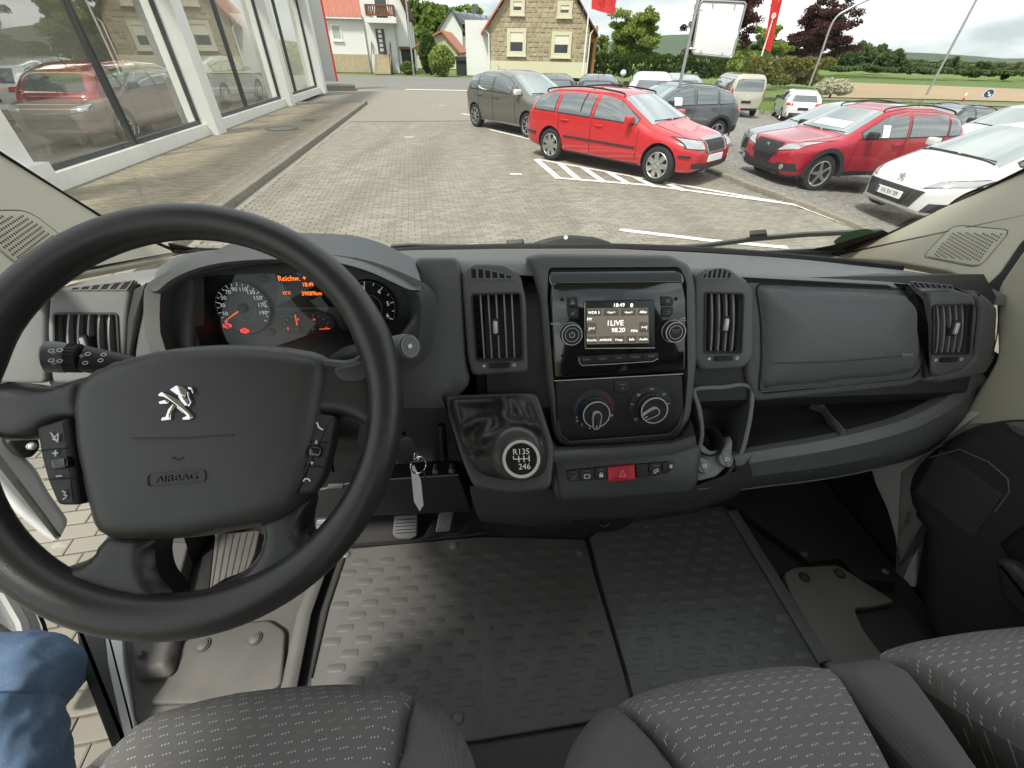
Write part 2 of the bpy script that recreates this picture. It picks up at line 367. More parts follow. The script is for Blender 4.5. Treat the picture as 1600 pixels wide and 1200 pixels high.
def rib_mat(name, base, sc):
    m = bpy.data.materials.new(name); m.use_nodes = True; t = m.node_tree; b = t.nodes['Principled BSDF']; b.inputs['Roughness'].default_value = .85; b.inputs['Specular IOR Level'].default_value = .2
    uv = t.nodes.new('ShaderNodeUVMap'); sp = t.nodes.new('ShaderNodeSeparateXYZ'); _lk(t, uv.outputs['UV'], sp.inputs[0])
    w = mth(t, 'SINE', mth(t, 'MULTIPLY', mth(t, 'ADD', sp.outputs[0], mth(t, 'MULTIPLY', sp.outputs[1], .35)), sc)); g = noise(t, 900, 2, uv.outputs['UV'])
    f = mth(t, 'ADD', mth(t, 'MULTIPLY', w, .12), g); _lk(t, mix(t, f, [c * .7 for c in base], [c * 1.3 for c in base]), b.inputs['Base Color'])
    _lk(t, bumpn(t, f, .5, .001), b.inputs['Normal']); MAT[name] = m
rib_mat('seat_side', (.118, .116, .113), 1500.)
glass_mat('windscreen_glass', (.97, .985, .97), .022, .16, .02)
glass_mat('lens_clear', (.97, .98, .98), .02, .22, .0)
M('headliner', (.55, .53, .47), .9)
M('console_black', (.062, .063, .062), .42, bump=(900, .22, .0006), var=(7, .12), dust=(240, .2))
M('slat_grey', (.26, .262, .258), .45)
M('floor_black', (.045, .045, .045), .5, bump=(300, .12, .001), wear=(6, (.09, .085, .075), .5))
# ================================================================ the van's cab
from mathutils.geometry import tessellate_polygon
def padh(mb, fr, L, holes, r=.004, depth=.02, hd=.03, seg=3):
    """rounded slab with openings"""
    L = ccw(L); n = len(L); rings = [(0, -depth)] + [(r * (1 - math.cos(t)), r * (math.sin(t) - 1)) for t in [math.pi / 2 * k / seg for k in range(seg + 1)]]
    V = []; Fs = []
    for d, c in rings: V += [fr.P(a, b, c) for a, b in (inset(L, d) if d > 1e-9 else L)]
    for k in range(len(rings) - 1):
        for i in range(n): j = (i + 1) % n; Fs.append((k * n + i, k * n + j, (k + 1) * n + j, (k + 1) * n + i))
    base = (len(rings) - 1) * n; polys = [[Vector((*p, 0)) for p in inset(L, r)]]; idx = list(range(base, base + n))
    for h in holes:
        h = ccw(h)[::-1]; st = len(V); m = len(h); V += [fr.P(a, b, 0) for a, b in h] + [fr.P(a, b, -hd) for a, b in h]
        polys.append([Vector((*p, 0)) for p in h]); idx += list(range(st, st + m))
        Fs += [(st + i, st + (i + 1) % m, st + m + (i + 1) % m, st + m + i) for i in range(m)]
    for tri in tessellate_polygon(polys): Fs.append(tuple(idx[i] for i in tri))
    mb.add(V, Fs); return mb
def PAD(name, mat, parent, fr, L, r=.004, depth=.02, rr=0., px=True, c=0., ang=40, seg=3, dome=0., smooth=False, holes=None, hd=.03):
    f = fr.sh(c) if c else fr
    L = ccw(f.pxs(L) if px else L)
    if smooth: L = ccw(cat(L, 5))
    elif rr: L = rnd(L, rr)
    mb = MB()
    if holes: padh(mb, f, L, holes, r, depth, hd, seg)
    else: mb.pad(f, L, r, depth, seg, dome)
    return mb.build(name, mat, parent, ang)
a22 = math.radians(22)
FD = VFr((.2, .60, -.36), (0, -math.cos(a22), math.sin(a22)))                       # face of the dashboard
def PIL(name, mat, parent, fr, L, r, depth, step, rr=.01, c=0., dome=0., dr=.06, px=True):
    f = fr.sh(c) if c else fr; L = rnd(ccw(f.pxs(L) if px else L), rr); mb = MB(); pillow(mb, f, L, r, depth, step, dome, dr); o = mb.build(name, mat, parent, 0); o.data.polygons.foreach_set('use_smooth', [True] * len(o.data.polygons)); return o
def q4(fr, L, rr=.004):   # rounded quad from four picture points
    return rnd(ccw(fr.pxs(L)), rr)
def bil(Q, s, t): Q = [A(q) for q in Q]; return Q[0] * (1 - s) * (1 - t) + Q[1] * s * (1 - t) + Q[2] * s * t + Q[3] * (1 - s) * t

dash = thing('dashboard', 'dark grey plastic van dashboard with four air vents, glove box and open shelf', 'dashboard', VP(.13, .8, -.9))
# ---- solid core and top pad
xs = np.linspace(-.70, .955, 30)
def far_y(x): return 1.03 - .16 * (abs(x - .13) / .84) ** 2.2
near_px = [(40, 470), (95, 442), (235, 420), (330, 410), (640, 404), (722, 410), (830, 410), (860, 417), (1065, 417), (1095, 424), (1180, 437), (1440, 446), (1480, 452), (1530, 462)]
_nr = [FD.w(u, v, -.001) for u, v in near_px]; _nx = [float((p - EYE) @ VX) for p in _nr]; _ny = [float((p - EYE) @ VY) for p in _nr]; _nz = [float((p - EYE) @ VZ) for p in _nr]
rows = []
for x in xs:
    y0, z0 = np.interp(x, _nx, _ny), np.interp(x, _nx, _nz); y1, z1 = far_y(x), -.392
    r_ = []
    for t, (dy, dz) in zip((0, .04, .12, .3, .6, .85, 1, 1.02), ((.0, -.02), (-.001, -.004), (0, .003), (0, .008), (0, .008), (0, .004), (0, -.002), (0, -.08))):
        r_.append(VP(x, y0 + (y1 - y0) * t + dy, z0 + (z1 - z0) * t + dz))
    rows.append(r_)
mb = MB(); mb.grid(rows); mb.build('top_pad', 'dash_light', dash, 60)
core = [(1.02, -.42), (.66, -.31), (.617, -.335), (.585, -.42), (.55, -.50), (.56, -.53), (.66, -.60), (.86, -.66), (1.02, -.72)]
def core_y(x, y): return far_y(x) - .01 if y > .9 else (max(y, .74) if -.455 < x < .005 else y)
mb = MB(); mb.grid([[VP(x, core_y(x, y), z) for y, z in core] for x in [-.70, -.6, -.5, -.456, -.454, -.3, -.15, .004, .006, .2, .4, .6, .8, .93]])
mb.add([VP(-.70, (y if y < .9 else far_y(-.7) - .01), z) for y, z in core], [tuple(range(len(core)))]); mb.add([VP(.93, (y if y < .9 else far_y(.93) - .01), z) for y, z in core], [tuple(range(len(core)))])
mb.build('core', 'dash_dark', dash, 40)
# defroster slot under the glass
mb = MB(); mb.tube([VP(x, far_y(x) + .012, -.392) for x in np.linspace(-.66, 1.0, 28)], (.010, .009), 6); mb.build('windscreen_seal', 'black', dash)

def vent(fr, quad, n, knob, wheel=None, hd=.03):
    """one air vent: black throat, upright slats, thumb knob, roller; returns the opening outline"""
    Q = fr.pxs(quad); Q = [A(p) for p in Q]      # tl, tr, br, bl
    Q = [Q[3], Q[2], Q[1], Q[0]]                 # bl, br, tr, tl
    hole = rnd([tuple(q) for q in Q], .004, 3)
    mb = MB(); mb.add([fr.P(*q, -hd + .001) for q in hole], [tuple(range(len(hole)))]); v = mb.build('air_vent', 'black', dash, 0)
    wd_ = np.linalg.norm(Q[1] - Q[0]); ht = np.linalg.norm(Q[3] - Q[0])
    mb = MB(); o_ = inset(ccw(hole), -.0028); mb.ring(fr, o_, ccw(hole), .0022, .006); mb.build('vent_frame', 'dash_dark', v, 40)
    for k in range(n):
        s_ = (k + 1) / (n + 1); mb = MB(); p0, p1 = bil(Q, s_, .01), bil(Q, s_, .99); K = 6
        for sgn in (0,):
            P0 = []
            for j in range(K + 1):
                t = j / K; p = p0 * (1 - t) + p1 * t; bow = .0035 * (1 - (2 * t - 1) ** 2)
                P0.append([fr.P(p[0] - .0013, p[1], -.005 + bow), fr.P(p[0] + .0013, p[1], -.005 + bow), fr.P(p[0] + .0016, p[1], -.018), fr.P(p[0] + .0003, p[1], -.018)])
            mb.grid(P0, wrap=True)
        mb.build('slat', 'slat_grey', v, 30)
    for k in range(5):
        t = (k + 1) / 6; mb = MB(); p0, p1 = bil(Q, .02, t), bil(Q, .98, t); c_ = (p0 + p1) / 2
        mb.box(fr.at(c_[0], c_[1]), np.linalg.norm(p1 - p0), .0011, .004, c=-.0285); mb.build('cross_vane', 'dash_dark', v, 0)
    ka, kb = fr.px(*knob); mb = MB(); mb.pad(fr.at(ka, kb, .006), rnd(rect(.0075, .021), .003), .002, .016, 2); mb.build('vent_knob', 'satin', v)
    mb = MB(); mb.pad(fr.at(ka, kb, .003), rnd(rect(.0125, .028), .004), .002, .014, 2); mb.build('knob_base', 'dash_dark', v)
    if wheel:
        wa, wb = fr.px(*wheel); f2 = fr.at(wa, wb, .0); mb = MB()
        for k in range(9): mb.box(f2, .0030, .0085, .004 + .0025 * math.sin(math.pi * (k + .5) / 9), a=-.0152 + k * .0038, c=-.003)
        mb.box(f2, .036, .0095, .003, c=-.0025); mb.build('thumb_roller', 'black_soft', v, 0)
        mb = MB(); mb.lathe(f2, [(.0026, -.001), (.0026, .0006)], 12, a=-.0255); mb.build('open_dot', 'mark_white', v, 0)
        mb = MB(); mb.ring(f2, circ(.003, 14, .0255), circ(.0018, 14, .0255), .0006, .001); mb.build('closed_dot', 'mark_white', v, 0)
    return hole
def slots(fr, quads, parent):
    """a row of slanted demister openings: each a small dark well with a raised rim"""
    for L in quads:
        Q = ccw(fr.pxs(L)); mb = MB(); mb.ring(fr, inset(Q, -.0016), Q, .0014, .003); mb.build('slot_rim', 'dash_light', parent, 0)
        mb = MB(); mb.add([fr.P(*q, .0007) for q in Q], [tuple(range(len(Q)))]); mb.build('demister_slot', 'black', parent, 0)
def lines(fr, P, w, mat, parent, name, c=.0006, px=True, d=.0012):
    """a thin raised line (seam, edge, stroke) along points"""
    Q = [fr.P(*(fr.px(*p) if px else p), c) for p in P]; mb = MB(); mb.tube(Q, (w / 2, d / 2), 6, up=fr.n); return mb.build(name, mat, parent)

# ---- left pod
hole = None
V1 = [(87, 491), (182, 491), (186, 566), (88, 566)]
h1 = vent(FD.sh(.004), V1, 5, (134, 537), None)
PAD('vent_pod', 'dash_light', dash, FD, [(76, 452), (150, 441), (206, 437), (198, 490), (192, 600), (80, 600), (72, 520)], .006, .02, .012, c=.004, holes=[h1])
PAD('side_panel', 'dash_light', dash, FD, [(-10, 560), (20, 490), (70, 452), (71, 600), (0, 600)], .006, .03, .01, c=.001)
PAD('pod_band', 'dash_dark', dash, FD, [(208, 452), (232, 440), (212, 500), (206, 600), (194, 600), (198, 500)], .003, .02, .004, c=.003)
sl = []
for k in range(6):
    u0 = 113 + k * 14.8; hgt = 3 + k * 2.0
    sl.append([(u0, 452.2 - k * .1), (u0 + 10.5, 452.4 - k * .1), (u0 + 10.5 + hgt * .75, 452 - hgt * 1.0), (u0 + hgt * .75, 452.3 - hgt * .9)])
FT1 = FD.sh(.0045); slots(FT1, sl, dash)
# ---- driver fascia right of the cluster
PAD('driver_fascia', 'dash', dash, FD, [(648, 402), (716, 402), (722, 430), (728, 560), (735, 600), (700, 640), (590, 640), (600, 560), (655, 480)], .008, .03, .012, c=.001)
PAD('driver_fascia', 'dash', dash, FD, [(214, 452), (300, 430), (300, 610), (206, 610)], .006, .03, .012, c=.001)
# ---- centre-left pod
h2 = vent(FD.sh(.007), [(738, 461), (812, 459), (816, 561), (745, 563)], 5, (774, 511), (780, 571))
PAD('vent_pod', 'dash', dash, FD, [(722, 424), (740, 411), (790, 413), (814, 430), (823, 470), (826, 583), (738, 588), (731, 560), (724, 470)], .006, .03, .010, c=.007, holes=[h2])
sl = [[(736.5 + k * 11, 434.6 - (0)), (744.5 + k * 11, 434.8), (744.5 + k * 11 - .5, 420.4 + max(0, k - .5) ** 1.25 * 1.7), (736 + k * 11, 420 + max(0, k - 1.0) ** 1.25 * 1.7)] for k in range(6)]
slots(FD.sh(.0075), sl, dash)
# ---- centre-right pod
h3 = vent(FD.sh(.007), [(1103, 458), (1160, 460), (1157, 551), (1102, 550)], 4, (1133, 507), (1130, 560))
PAD('vent_pod', 'dash', dash, FD, [(1088, 432), (1100, 420), (1140, 418), (1166, 438), (1180, 452), (1178, 560), (1164, 576), (1096, 580), (1086, 560)], .006, .03, .010, c=.007, holes=[h3])
sl = [[(1097 + k * 7.6, 434), (1102 + k * 7.6, 434.2), (1102.5 + k * 7.6 + 1.5, 434 - 13.5 * math.sin(math.pi * (k + 1.0) / 7.0) ** .7), (1098.5 + k * 7.6 + 1.5, 434 - 13.5 * math.sin(math.pi * (k + .7) / 7.0) ** .7)] for k in range(6)]
slots(FD.sh(.0075), sl, dash)
# ---- glove box and the slot above it
PAD('glove_box_surround', 'dash', dash, FD, [(1164, 438), (1420, 449), (1450, 466), (1458, 500), (1452, 590), (1420, 604), (1180, 628), (1168, 590)], .006, .03, .01, c=.002)
gl = PIL('glove_box_lid', 'dash', dash, FD, [(1183, 446), (1426, 456), (1442, 478), (1441, 560), (1428, 586), (1188, 611), (1193, 560), (1192, 500)], .010, .03, .008, .014, c=.006, dome=.010, dr=.08)
def outline(fr, L, w, mat, par, nm, rr, c=.0006):
    Q = rnd(ccw(fr.pxs(L)), rr); mb = MB(); mb.tube([fr.P(a, b, c) for a, b in Q], (w / 2, .0007), 5, closed=True, up=fr.n); return mb.build(nm, mat, par)
outline(FD.sh(.0026), [(1180, 443), (1428, 453), (1446, 477), (1445, 562), (1431, 590), (1185, 615), (1190, 560), (1189, 500)], .0034, 'black', dash, 'lid_gap', .016)
lines(FD.sh(.0165), [(1210, 568), (1300, 566), (1408, 557)], .0012, 'dash_dark', gl, 'lid_crease')
PAD('airbag_badge', 'dash_light', gl, FD.sh(.0155), [(1409, 553), (1428, 552), (1428, 557), (1409, 558)], .0006, .003, .001)
PAD('upper_slot', 'black', dash, FD.sh(.0035), [(1160, 433), (1386, 445), (1398, 450), (1170, 440)], .0006, .004, .002)
lines(FD.sh(.004), [(1186, 612), (1300, 603), (1424, 590)], .0014, 'dash_light', dash, 'lid_edge')
# ---- right pod
PIL('end_fascia', 'dash', dash, FD, [(1500, 449), (1540, 462), (1562, 480), (1558, 560), (1542, 586), (1470, 600), (1444, 598), (1446, 588), (1505, 576), (1522, 560), (1530, 490), (1524, 462)], .008, .06, .005, .008, c=.004)
h4 = vent(FD.sh(.007), [(1459, 478), (1518, 476), (1512, 552), (1458, 553)], 5, (1491, 513), (1482, 562))
PAD('vent_pod', 'dash', dash, FD, [(1448, 452), (1490, 450), (1526, 462), (1530, 490), (1522, 560), (1508, 578), (1462, 592), (1450, 580), (1455, 520)], .008, .03, .012, c=.007, holes=[h4])
PAD('pod_band', 'dash_dark', dash, FD, [(1412, 443), (1432, 446), (1452, 466), (1459, 500), (1455, 590), (1446, 592), (1448, 510), (1440, 470)], .003, .02, .004, c=.009)
PAD('end_cap', 'dash', dash, FD, [(1524, 452), (1548, 466), (1562, 482), (1558, 540), (1546, 582), (1512, 590), (1524, 540)], .008, .05, .01, c=.0)
lines(FD.sh(.004), [(1561, 476), (1558, 520), (1550, 556)], .003, 'black', dash, 'door_gap')
sl = [[(1424 + k * 9.2, 441 + k * .9), (1430 + k * 9.2, 441 + k * .9), (1437 + k * 9.2 - k * .8, 449.5 + k * .25), (1431.5 + k * 9.2 - k * .8, 449.5 + k * .25)] for k in range(7)]
slots(FD.sh(.0085), sl, dash)
# ---- open shelf under the glove box: floor, back, divider and the long curved lip
lip_px = [(1150, 722), (1200, 712), (1280, 699), (1350, 684), (1420, 664), (1475, 637), (1515, 606), (1540, 582)]
lipY = [.475, .475, .478, .485, .50, .525, .56, .60]
def atVY(u, v, Y): d = ray(u, v); return EYE + d * (Y / (d @ VY))
top_l = [atVY(u, v, Y) for (u, v), Y in zip(lip_px, lipY)]
lo_px = [(1145, 748), (1200, 741), (1280, 731), (1350, 718), (1420, 700), (1480, 672), (1524, 634), (1548, 598)]
lo_l = [atVY(u, v, Y - .012) for (u, v), Y in zip(lo_px, lipY)]
bt_l = [atVY(u, v + 20, Y + .03) for (u, v), Y in zip(lo_px, lipY)]
mb = MB(); f_ = A([0, 0, 0])
R = []
for p, q, b_ in zip(top_l, lo_l, bt_l):
    back = p + VD(0, .03, -.006); R.append([back, p + VD(0, .012, .002), p + VD(0, .002, .0), p * .86 + q * .14 + VD(0, -.004, 0), p * .3 + q * .7 + VD(0, -.001, 0), q, b_, b_ + VD(0, .12, .03)])
R = [[tuple(x) for x in r] for r in R]; R2 = list(zip(*[cat(c, 4, False) for c in zip(*R)])); mb.grid(R2); mb.build('shelf_lip', 'dash', dash, 28)
mb = MB(); mb.tube(cat([tuple(p * .45 + q * .55 + VD(0, -.010, 0)) for p, q in zip(lo_l, bt_l)][:6], 4, False), .0012, 5); mb.build('lip_seam', 'dash_light', dash)
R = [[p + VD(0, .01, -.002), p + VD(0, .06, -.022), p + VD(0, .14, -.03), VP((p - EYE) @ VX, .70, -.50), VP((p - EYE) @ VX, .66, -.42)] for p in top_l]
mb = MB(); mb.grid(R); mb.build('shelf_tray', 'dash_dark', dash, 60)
dv = [atVY(1275, 620, .60), atVY(1287, 640, .58), atVY(1318, 676, .50)]
mb = MB(); mb.tube(cat([tuple(p) for p in dv], 4, False), (.0045, .006), 8); mb.grid([[p, p - VD(0, 0, .05)] for p in dv]); mb.build('shelf_divider', 'dash', dash)

# ---------------------------------------------------------------- instrument cluster
clu = thing('instrument_cluster', 'instrument cluster under a rounded hood, dials and glowing orange display', 'instrument cluster', VP(-.2, .66, -.5))
FI = VFr((-.22, .665, -.36), (0, -math.cos(math.radians(16)), math.sin(math.radians(16))))
up_px = [(236, 448), (240, 432), (252, 417), (278, 400), (330, 391), (420, 386), (509, 386), (577, 392), (619, 402), (648, 420), (657, 440), (658, 452)]
lo_px = [(240, 457), (252, 456), (270, 441), (300, 426), (345, 414), (412, 408), (480, 409), (530, 413), (577, 426), (613, 442), (640, 454), (655, 455)]
K = len(up_px)
lip = cat([tuple(atVY(u, v, .545)) for u, v in lo_px], 4, False); bk = cat([tuple(atVY(u, v, .70 - .12 * abs(i / (K - 1) * 2 - 1) ** 3)) for i, (u, v) in enumerate(up_px)], 4, False)
R = []
for i_, (a_, b_) in enumerate(zip(lip, bk)):
    tw = min(1., 7 * min(i_, len(lip) - 1 - i_) / (len(lip) - 1) + .12); a_, b_ = A(a_), A(b_); b_ = a_ + (b_ - a_) * (.35 + .65 * tw); d_ = b_ - a_; n_ = A([0, 0, tw])
    R.append([a_ + VD(0, .10 * tw + .012, -.002), a_ + VD(0, .012, -.004), a_ + VD(0, .001, -.002), a_ + VD(0, -.004, .004), a_ + d_ * .06 + n_ * .005, a_ + d_ * .2 + n_ * .006, a_ + d_ * .5 + n_ * .004, a_ + d_ * .8 + n_ * .001, b_, b_ + VD(0, .03 * tw, -.03 * tw)])
mb = MB(); mb.grid(R); mb.build('hood', 'dash', clu, 70)
inn = cat([(292, 470), (300, 446), (335, 426), (400, 414), (470, 411), (540, 416), (600, 432), (636, 462), (640, 500), (622, 530), (560, 541), (440, 541), (340, 540), (300, 510)], 3)
out = cat([(250, 470), (262, 445), (310, 426), (400, 412), (470, 409), (545, 414), (612, 436), (654, 462), (656, 510), (640, 560), (560, 590), (440, 592), (320, 586), (258, 545)], 3)
mb = MB(); R = [[atVY(u, v, .665) for u, v in inn], [atVY(u * .6 + U * .4, v * .6 + V_ * .4, .635) for (u, v), (U, V_) in zip(inn, out)], [atVY(u * .2 + U * .8, v * .2 + V_ * .8, .58) for (u, v), (U, V_) in zip(inn, out)], [atVY(u, v, .565) for u, v in out], [atVY(u, v, .575) + (atVY(u, v, .575) - atVY(450, 500, .575)) * .12 for u, v in out]]
mb.grid(R, wrap=True); mb.build('housing', ['dash'], clu, 60)
PAD('face_plate', 'dial_grey', clu, FI, inn, .001, .01, c=-.002)
def dial(name, cu, cv, ru, a0, a1, nums, tick, numr, tsz, mat_n, parent):
    a, b = FI.px(cu, cv); r = abs(FI.px(cu + ru, cv)[0] - a); f = FI.at(a, b, .0015)
    mb = MB(); mb.lathe(f, [(r, 0), (r, .003), (r * .965, .004), (r * .94, .001), (.001, .001)], 48); d = mb.build(name, 'lcd_dark', parent)
    mb = MB(); mb.ring(f, circ(r * .47, 32), circ(r * .45, 32), .0018, .0006)
    arc = [(r * .93 * math.cos(t), r * .93 * math.sin(t)) for t in np.linspace(a0, a1, 40)]
    mb.tube([f.P(x, y, .0016) for x, y in arc], (.0005, .0004), 4)
    mb.tube([f.P(*arc[0], .0016), f.P(-r * .42, -r * .36, .0016), f.P(r * .42, -r * .36, .0016), f.P(*arc[-1], .0016)], (.0005, .0004), 4); mb.build('dial_line', 'mark_grey', d, 0)
    mb = MB()
    for k in range(tick):
        t = a0 + (a1 - a0) * k / (tick - 1); q = f.rot(t - math.pi / 2); mb.box(q, .0009, r * (.13 if k % 2 == 0 else .08), .0005, b=r * .86, c=.0015)
    mb.build('dial_tick', 'dial_white', d, 0)
    for s, t in nums: text(f, s, tsz, mat_n, d, 'numeral', r * numr * math.cos(t), r * numr * math.sin(t), .0016)
    mb = MB(); mb.lathe(f, [(r * .17, .001), (r * .17, .006), (r * .13, .008), (.0005, .008)], 20); mb.build('needle_hub', 'dash_dark', d)
    return d, f, r
D2 = math.radians
nums = [('10', D2(196)), ('30', D2(170)), ('50', D2(146)), ('70', D2(122)), ('90', D2(101)), ('110', D2(76)), ('130', D2(54)), ('150', D2(31)), ('170', D2(8)), ('190', D2(-16))]
spd, f, r = dial('speedometer', 381, 481, 44, D2(215), D2(-35), nums, 21, .70, .0095, 'dial_white', clu)
mb = MB(); q = f.rot(D2(212) - math.pi / 2); mb.add([q.P(-.0013, r * .1, .005), q.P(.0013, r * .1, .005), q.P(.0005, r * .9, .004), q.P(-.0005, r * .9, .004)], [(0, 1, 2, 3)]); mb.build('needle', 'needle', spd, 0)
text(f, 'km/h', .005, 'mark_white', spd, 'lettering', 0, r * .56)
for u_, v_ in ((357, 508), (384, 516)):
    a, b = FI.px(u_, v_); f2 = FI.at(a, b, .0035); mb = MB(); mb.ring(f2, circ(.0048, 18), circ(.0034, 18), .0006, .0006); mb.lathe(f2, [(.0012, 0), (.0012, .0006)], 8, b=-.0014); mb.box(f2, .0012, .0026, .0006, b=.0011); mb.box(f2, .0018, .005, .0006, a=-.0058); mb.box(f2, .0018, .005, .0006, a=.0058); mb.build('warning_lamp', 'lamp_red', clu, 0)
nums = [('1', D2(172)), ('2', D2(128)), ('3', D2(97)), ('4', D2(52)), ('5', D2(10)), ('6', D2(-26))]
tac, f, r = dial('tachometer', 577, 480, 44, D2(215), D2(-30), nums, 13, .70, .0105, 'dial_white', clu)
text(f, 'x 1000', .0035, 'mark_white', tac, 'lettering', 0, r * .52)
ds = PAD('display', 'lcd_dark', clu, FI, [(431, 424), (534, 424), (534, 480), (431, 480)], .001, .006, .001, c=.003)
fd = FI.sh(.0034)
def ptext(fr, u, v, s, size, mat, parent, align='LEFT', wide=1., name='lettering'):
    a, b = fr.px(u, v); return text(fr, s, size, mat, parent, name, a, b, .0003, .0002, wide, align)
ptext(fd, 434, 435.5, 'Reichw. +', .0125, 'lcd_orange', ds, wide=.92); ptext(fd, 472, 445, '18:49', .010, 'lcd_orange', ds, wide=.85); ptext(fd, 471, 459, '39089km', .0098, 'lcd_orange', ds, wide=.92); ptext(fd, 441, 458, '12°C', .0068, 'lcd_orange', ds)
gp = PAD('gauge_panel', 'dash_dark', clu, FI, [(443, 521), (443, 505), (452, 492), (470, 486), (500, 486), (516, 493), (524, 506), (524, 521)], .001, .006, .004, c=.003)
fg = FI.sh(.0032)
for cu, sgn, s1, s2 in ((467, 1, 'E', 'F'), (493, -1, 'C', 'H')):
    a, b = fg.px(cu, 514); f2 = fg.at(a, b); rr_ = abs(fg.px(cu + 22, 514)[0] - a); mb = MB()
    for k in range(5):
        t = math.pi / 2 + sgn * math.pi / 2 * k / 4; q = f2.rot(t - math.pi / 2); mb.box(q, .0008, .003, .0005, b=rr_)
    mb.build('gauge_tick', 'mark_white', gp, 0); mb = MB(); mb.lathe(f2, [(.0055, 0), (.0055, .004), (.004, .005), (.0004, .005)], 16); mb.build('needle_hub', 'dial_grey', gp)
    t = math.pi / 2 if sgn == 1 else D2(2); q = f2.rot(t - math.pi / 2); mb = MB(); mb.box(q, .0014, rr_ * .8, .0006, b=rr_ * .7, c=.003); mb.build('needle', 'needle', gp, 0)
    text(f2, s1, .006, 'lamp_red', gp, 'lettering', -rr_ * .75 if sgn == 1 else rr_ * .8, .001 if sgn == 1 else .001); text(f2, s2, .006, 'lamp_red', gp, 'lettering', rr_ * .1 if sgn == 1 else .001, rr_ * .7)
for u_, v_ in ((411, 436), (423, 520), (540, 517)):
    a, b = FI.px(u_, v_); mb = MB(); mb.lathe(FI.at(a, b), [(.0068, -.001), (.0068, .003), (.004, .0045), (.0005, .0045)], 18); mb.build('reset_button', 'black_soft', clu)
mb = MB(); mb.add([FI.w(u, v, .022) for u, v in inn], [tuple(range(len(inn)))]); mb.build('lens', 'lens_clear', clu, 0)

# ---------------------------------------------------------------- centre stack: radio and climate panel
FRh = FD.sh(.010); hole_r = rnd(ccw(FRh.pxs([(857, 418), (1063, 417), (1073, 440), (1075, 590), (1070, 645), (1062, 668), (1046, 680), (888, 692), (874, 684), (866, 660), (862, 600), (855, 470)])), .008)
stack = PAD('centre_surround', 'dash', dash, FD, [(822, 402), (840, 396), (1050, 398), (1082, 414), (1090, 450), (1092, 560), (1082, 650), (1064, 688), (1040, 694), (884, 700), (868, 690), (856, 600), (846, 470), (836, 430)], .010, .04, .012, c=.010, holes=[hole_r], hd=.05)
radio = thing('car_radio', 'glossy black car radio with a colour touchscreen and two round knobs', 'radio', VP(.2, .62, -.5))
FR_ = FD.sh(.014)
PAD('bezel', 'gloss_black', radio, FR_, [(861, 440), (1067, 438), (1073, 470), (1072, 581), (866, 592), (859, 480)], .004, .02, .006)
nt_ = VD(0, -math.cos(D2(48)), math.sin(D2(48))); p0 = FR_.w(960, 443, .001)
FB = Fr(p0, nt_)
PAD('bezel_brow', 'sky_sheen', radio, FB, [(860, 419), (1062, 418), (1069, 432), (1069, 444), (1062, 441), (870, 443), (862, 448), (857, 434)], .0025, .02, .006)
scr = PAD('screen', 'lcd_dark', radio, FR_, [(914, 470), (1023, 468), (1024, 543), (915, 545)], .0015, .006, .003, c=.0025)
mb = MB(); Q = ccw(FR_.pxs([(913, 469), (1025, 467), (1026, 545), (914, 547)])); 
lines(FR_.sh(.003), [(913.5, 472), (914, 544.5), (1023, 543.5)], .0016, 'satin', radio, 'screen_rim')
FS = FR_.sh(.003)
PAD('picture', 'lcd_brown', scr, FS, [(917, 482), (1013, 481), (1014, 536), (917, 538)], .0003, .002, c=.0006)
for L in ([(917, 483), (940, 482.5), (940, 494), (917, 494.5)], [(943, 482.5), (967, 482), (967, 493.5), (943, 494)], [(970, 482), (994, 481.8), (994, 493), (970, 493.5)], [(997, 481.8), (1013, 481.6), (1013, 492.8), (997, 493)], [(917, 504), (932, 504), (932, 522), (917, 522)], [(999, 503), (1014, 503), (1014, 519), (999, 519)],
          [(917, 526), (933, 525.8), (933, 537), (917, 537.2)], [(936, 525.6), (956, 525.2), (956, 536.6), (936, 537)], [(959, 525.2), (976, 524.8), (976, 536), (959, 536.4)], [(979, 524.8), (995, 524.4), (995, 535.6), (979, 536)], [(998, 524.4), (1013, 524), (1013, 535), (998, 535.4)]):
    PAD('screen_key', 'lcd_key', scr, FS, L, .0003, .001, c=.0012)
F2 = FS.sh(.0014)
for u, v, s, z, al in ((967, 477, '18:49', .0088, 'CENTER'), (928, 488.5, 'WDR 5', .0062, 'CENTER'), (955, 488, '<leer>', .0052, 'CENTER'), (982, 488, '<leer>', .0052, 'CENTER'), (1005, 487.5, 'Alles', .0062, 'CENTER'), (917, 499, 'FM', .0062, 'LEFT'), (961, 505, '1LIVE', .0125, 'CENTER'), (966, 516, '98.20', .0105, 'CENTER'), (991, 517, 'MHz', .0062, 'CENTER'), (925, 531.5, 'Durchs.', .0056, 'CENTER'), (946, 531.2, 'AM/DAB', .0056, 'CENTER'), (967.5, 530.8, 'Freqs.', .0056, 'CENTER'), (987, 530.3, 'Info', .0060, 'CENTER'), (1005.5, 530, 'Audio', .0060, 'CENTER'), (924.5, 513.5, '|<<', .0075, 'CENTER'), (1006.5, 511.5, '>>|', .0075, 'CENTER')):
    ptext(F2, u, v, s, z, 'lcd_white', scr, al)
a, b = F2.px(987, 477); mb = MB(); mb.lathe(F2, [(.0022, 0), (.0022, .0004)], 10, a, b + .0009); mb.lathe(F2, [(.0022, 0), (.0022, .0004)], 10, a, b - .0009); mb.build('phone_link_icon', 'lcd_white', scr, 0)
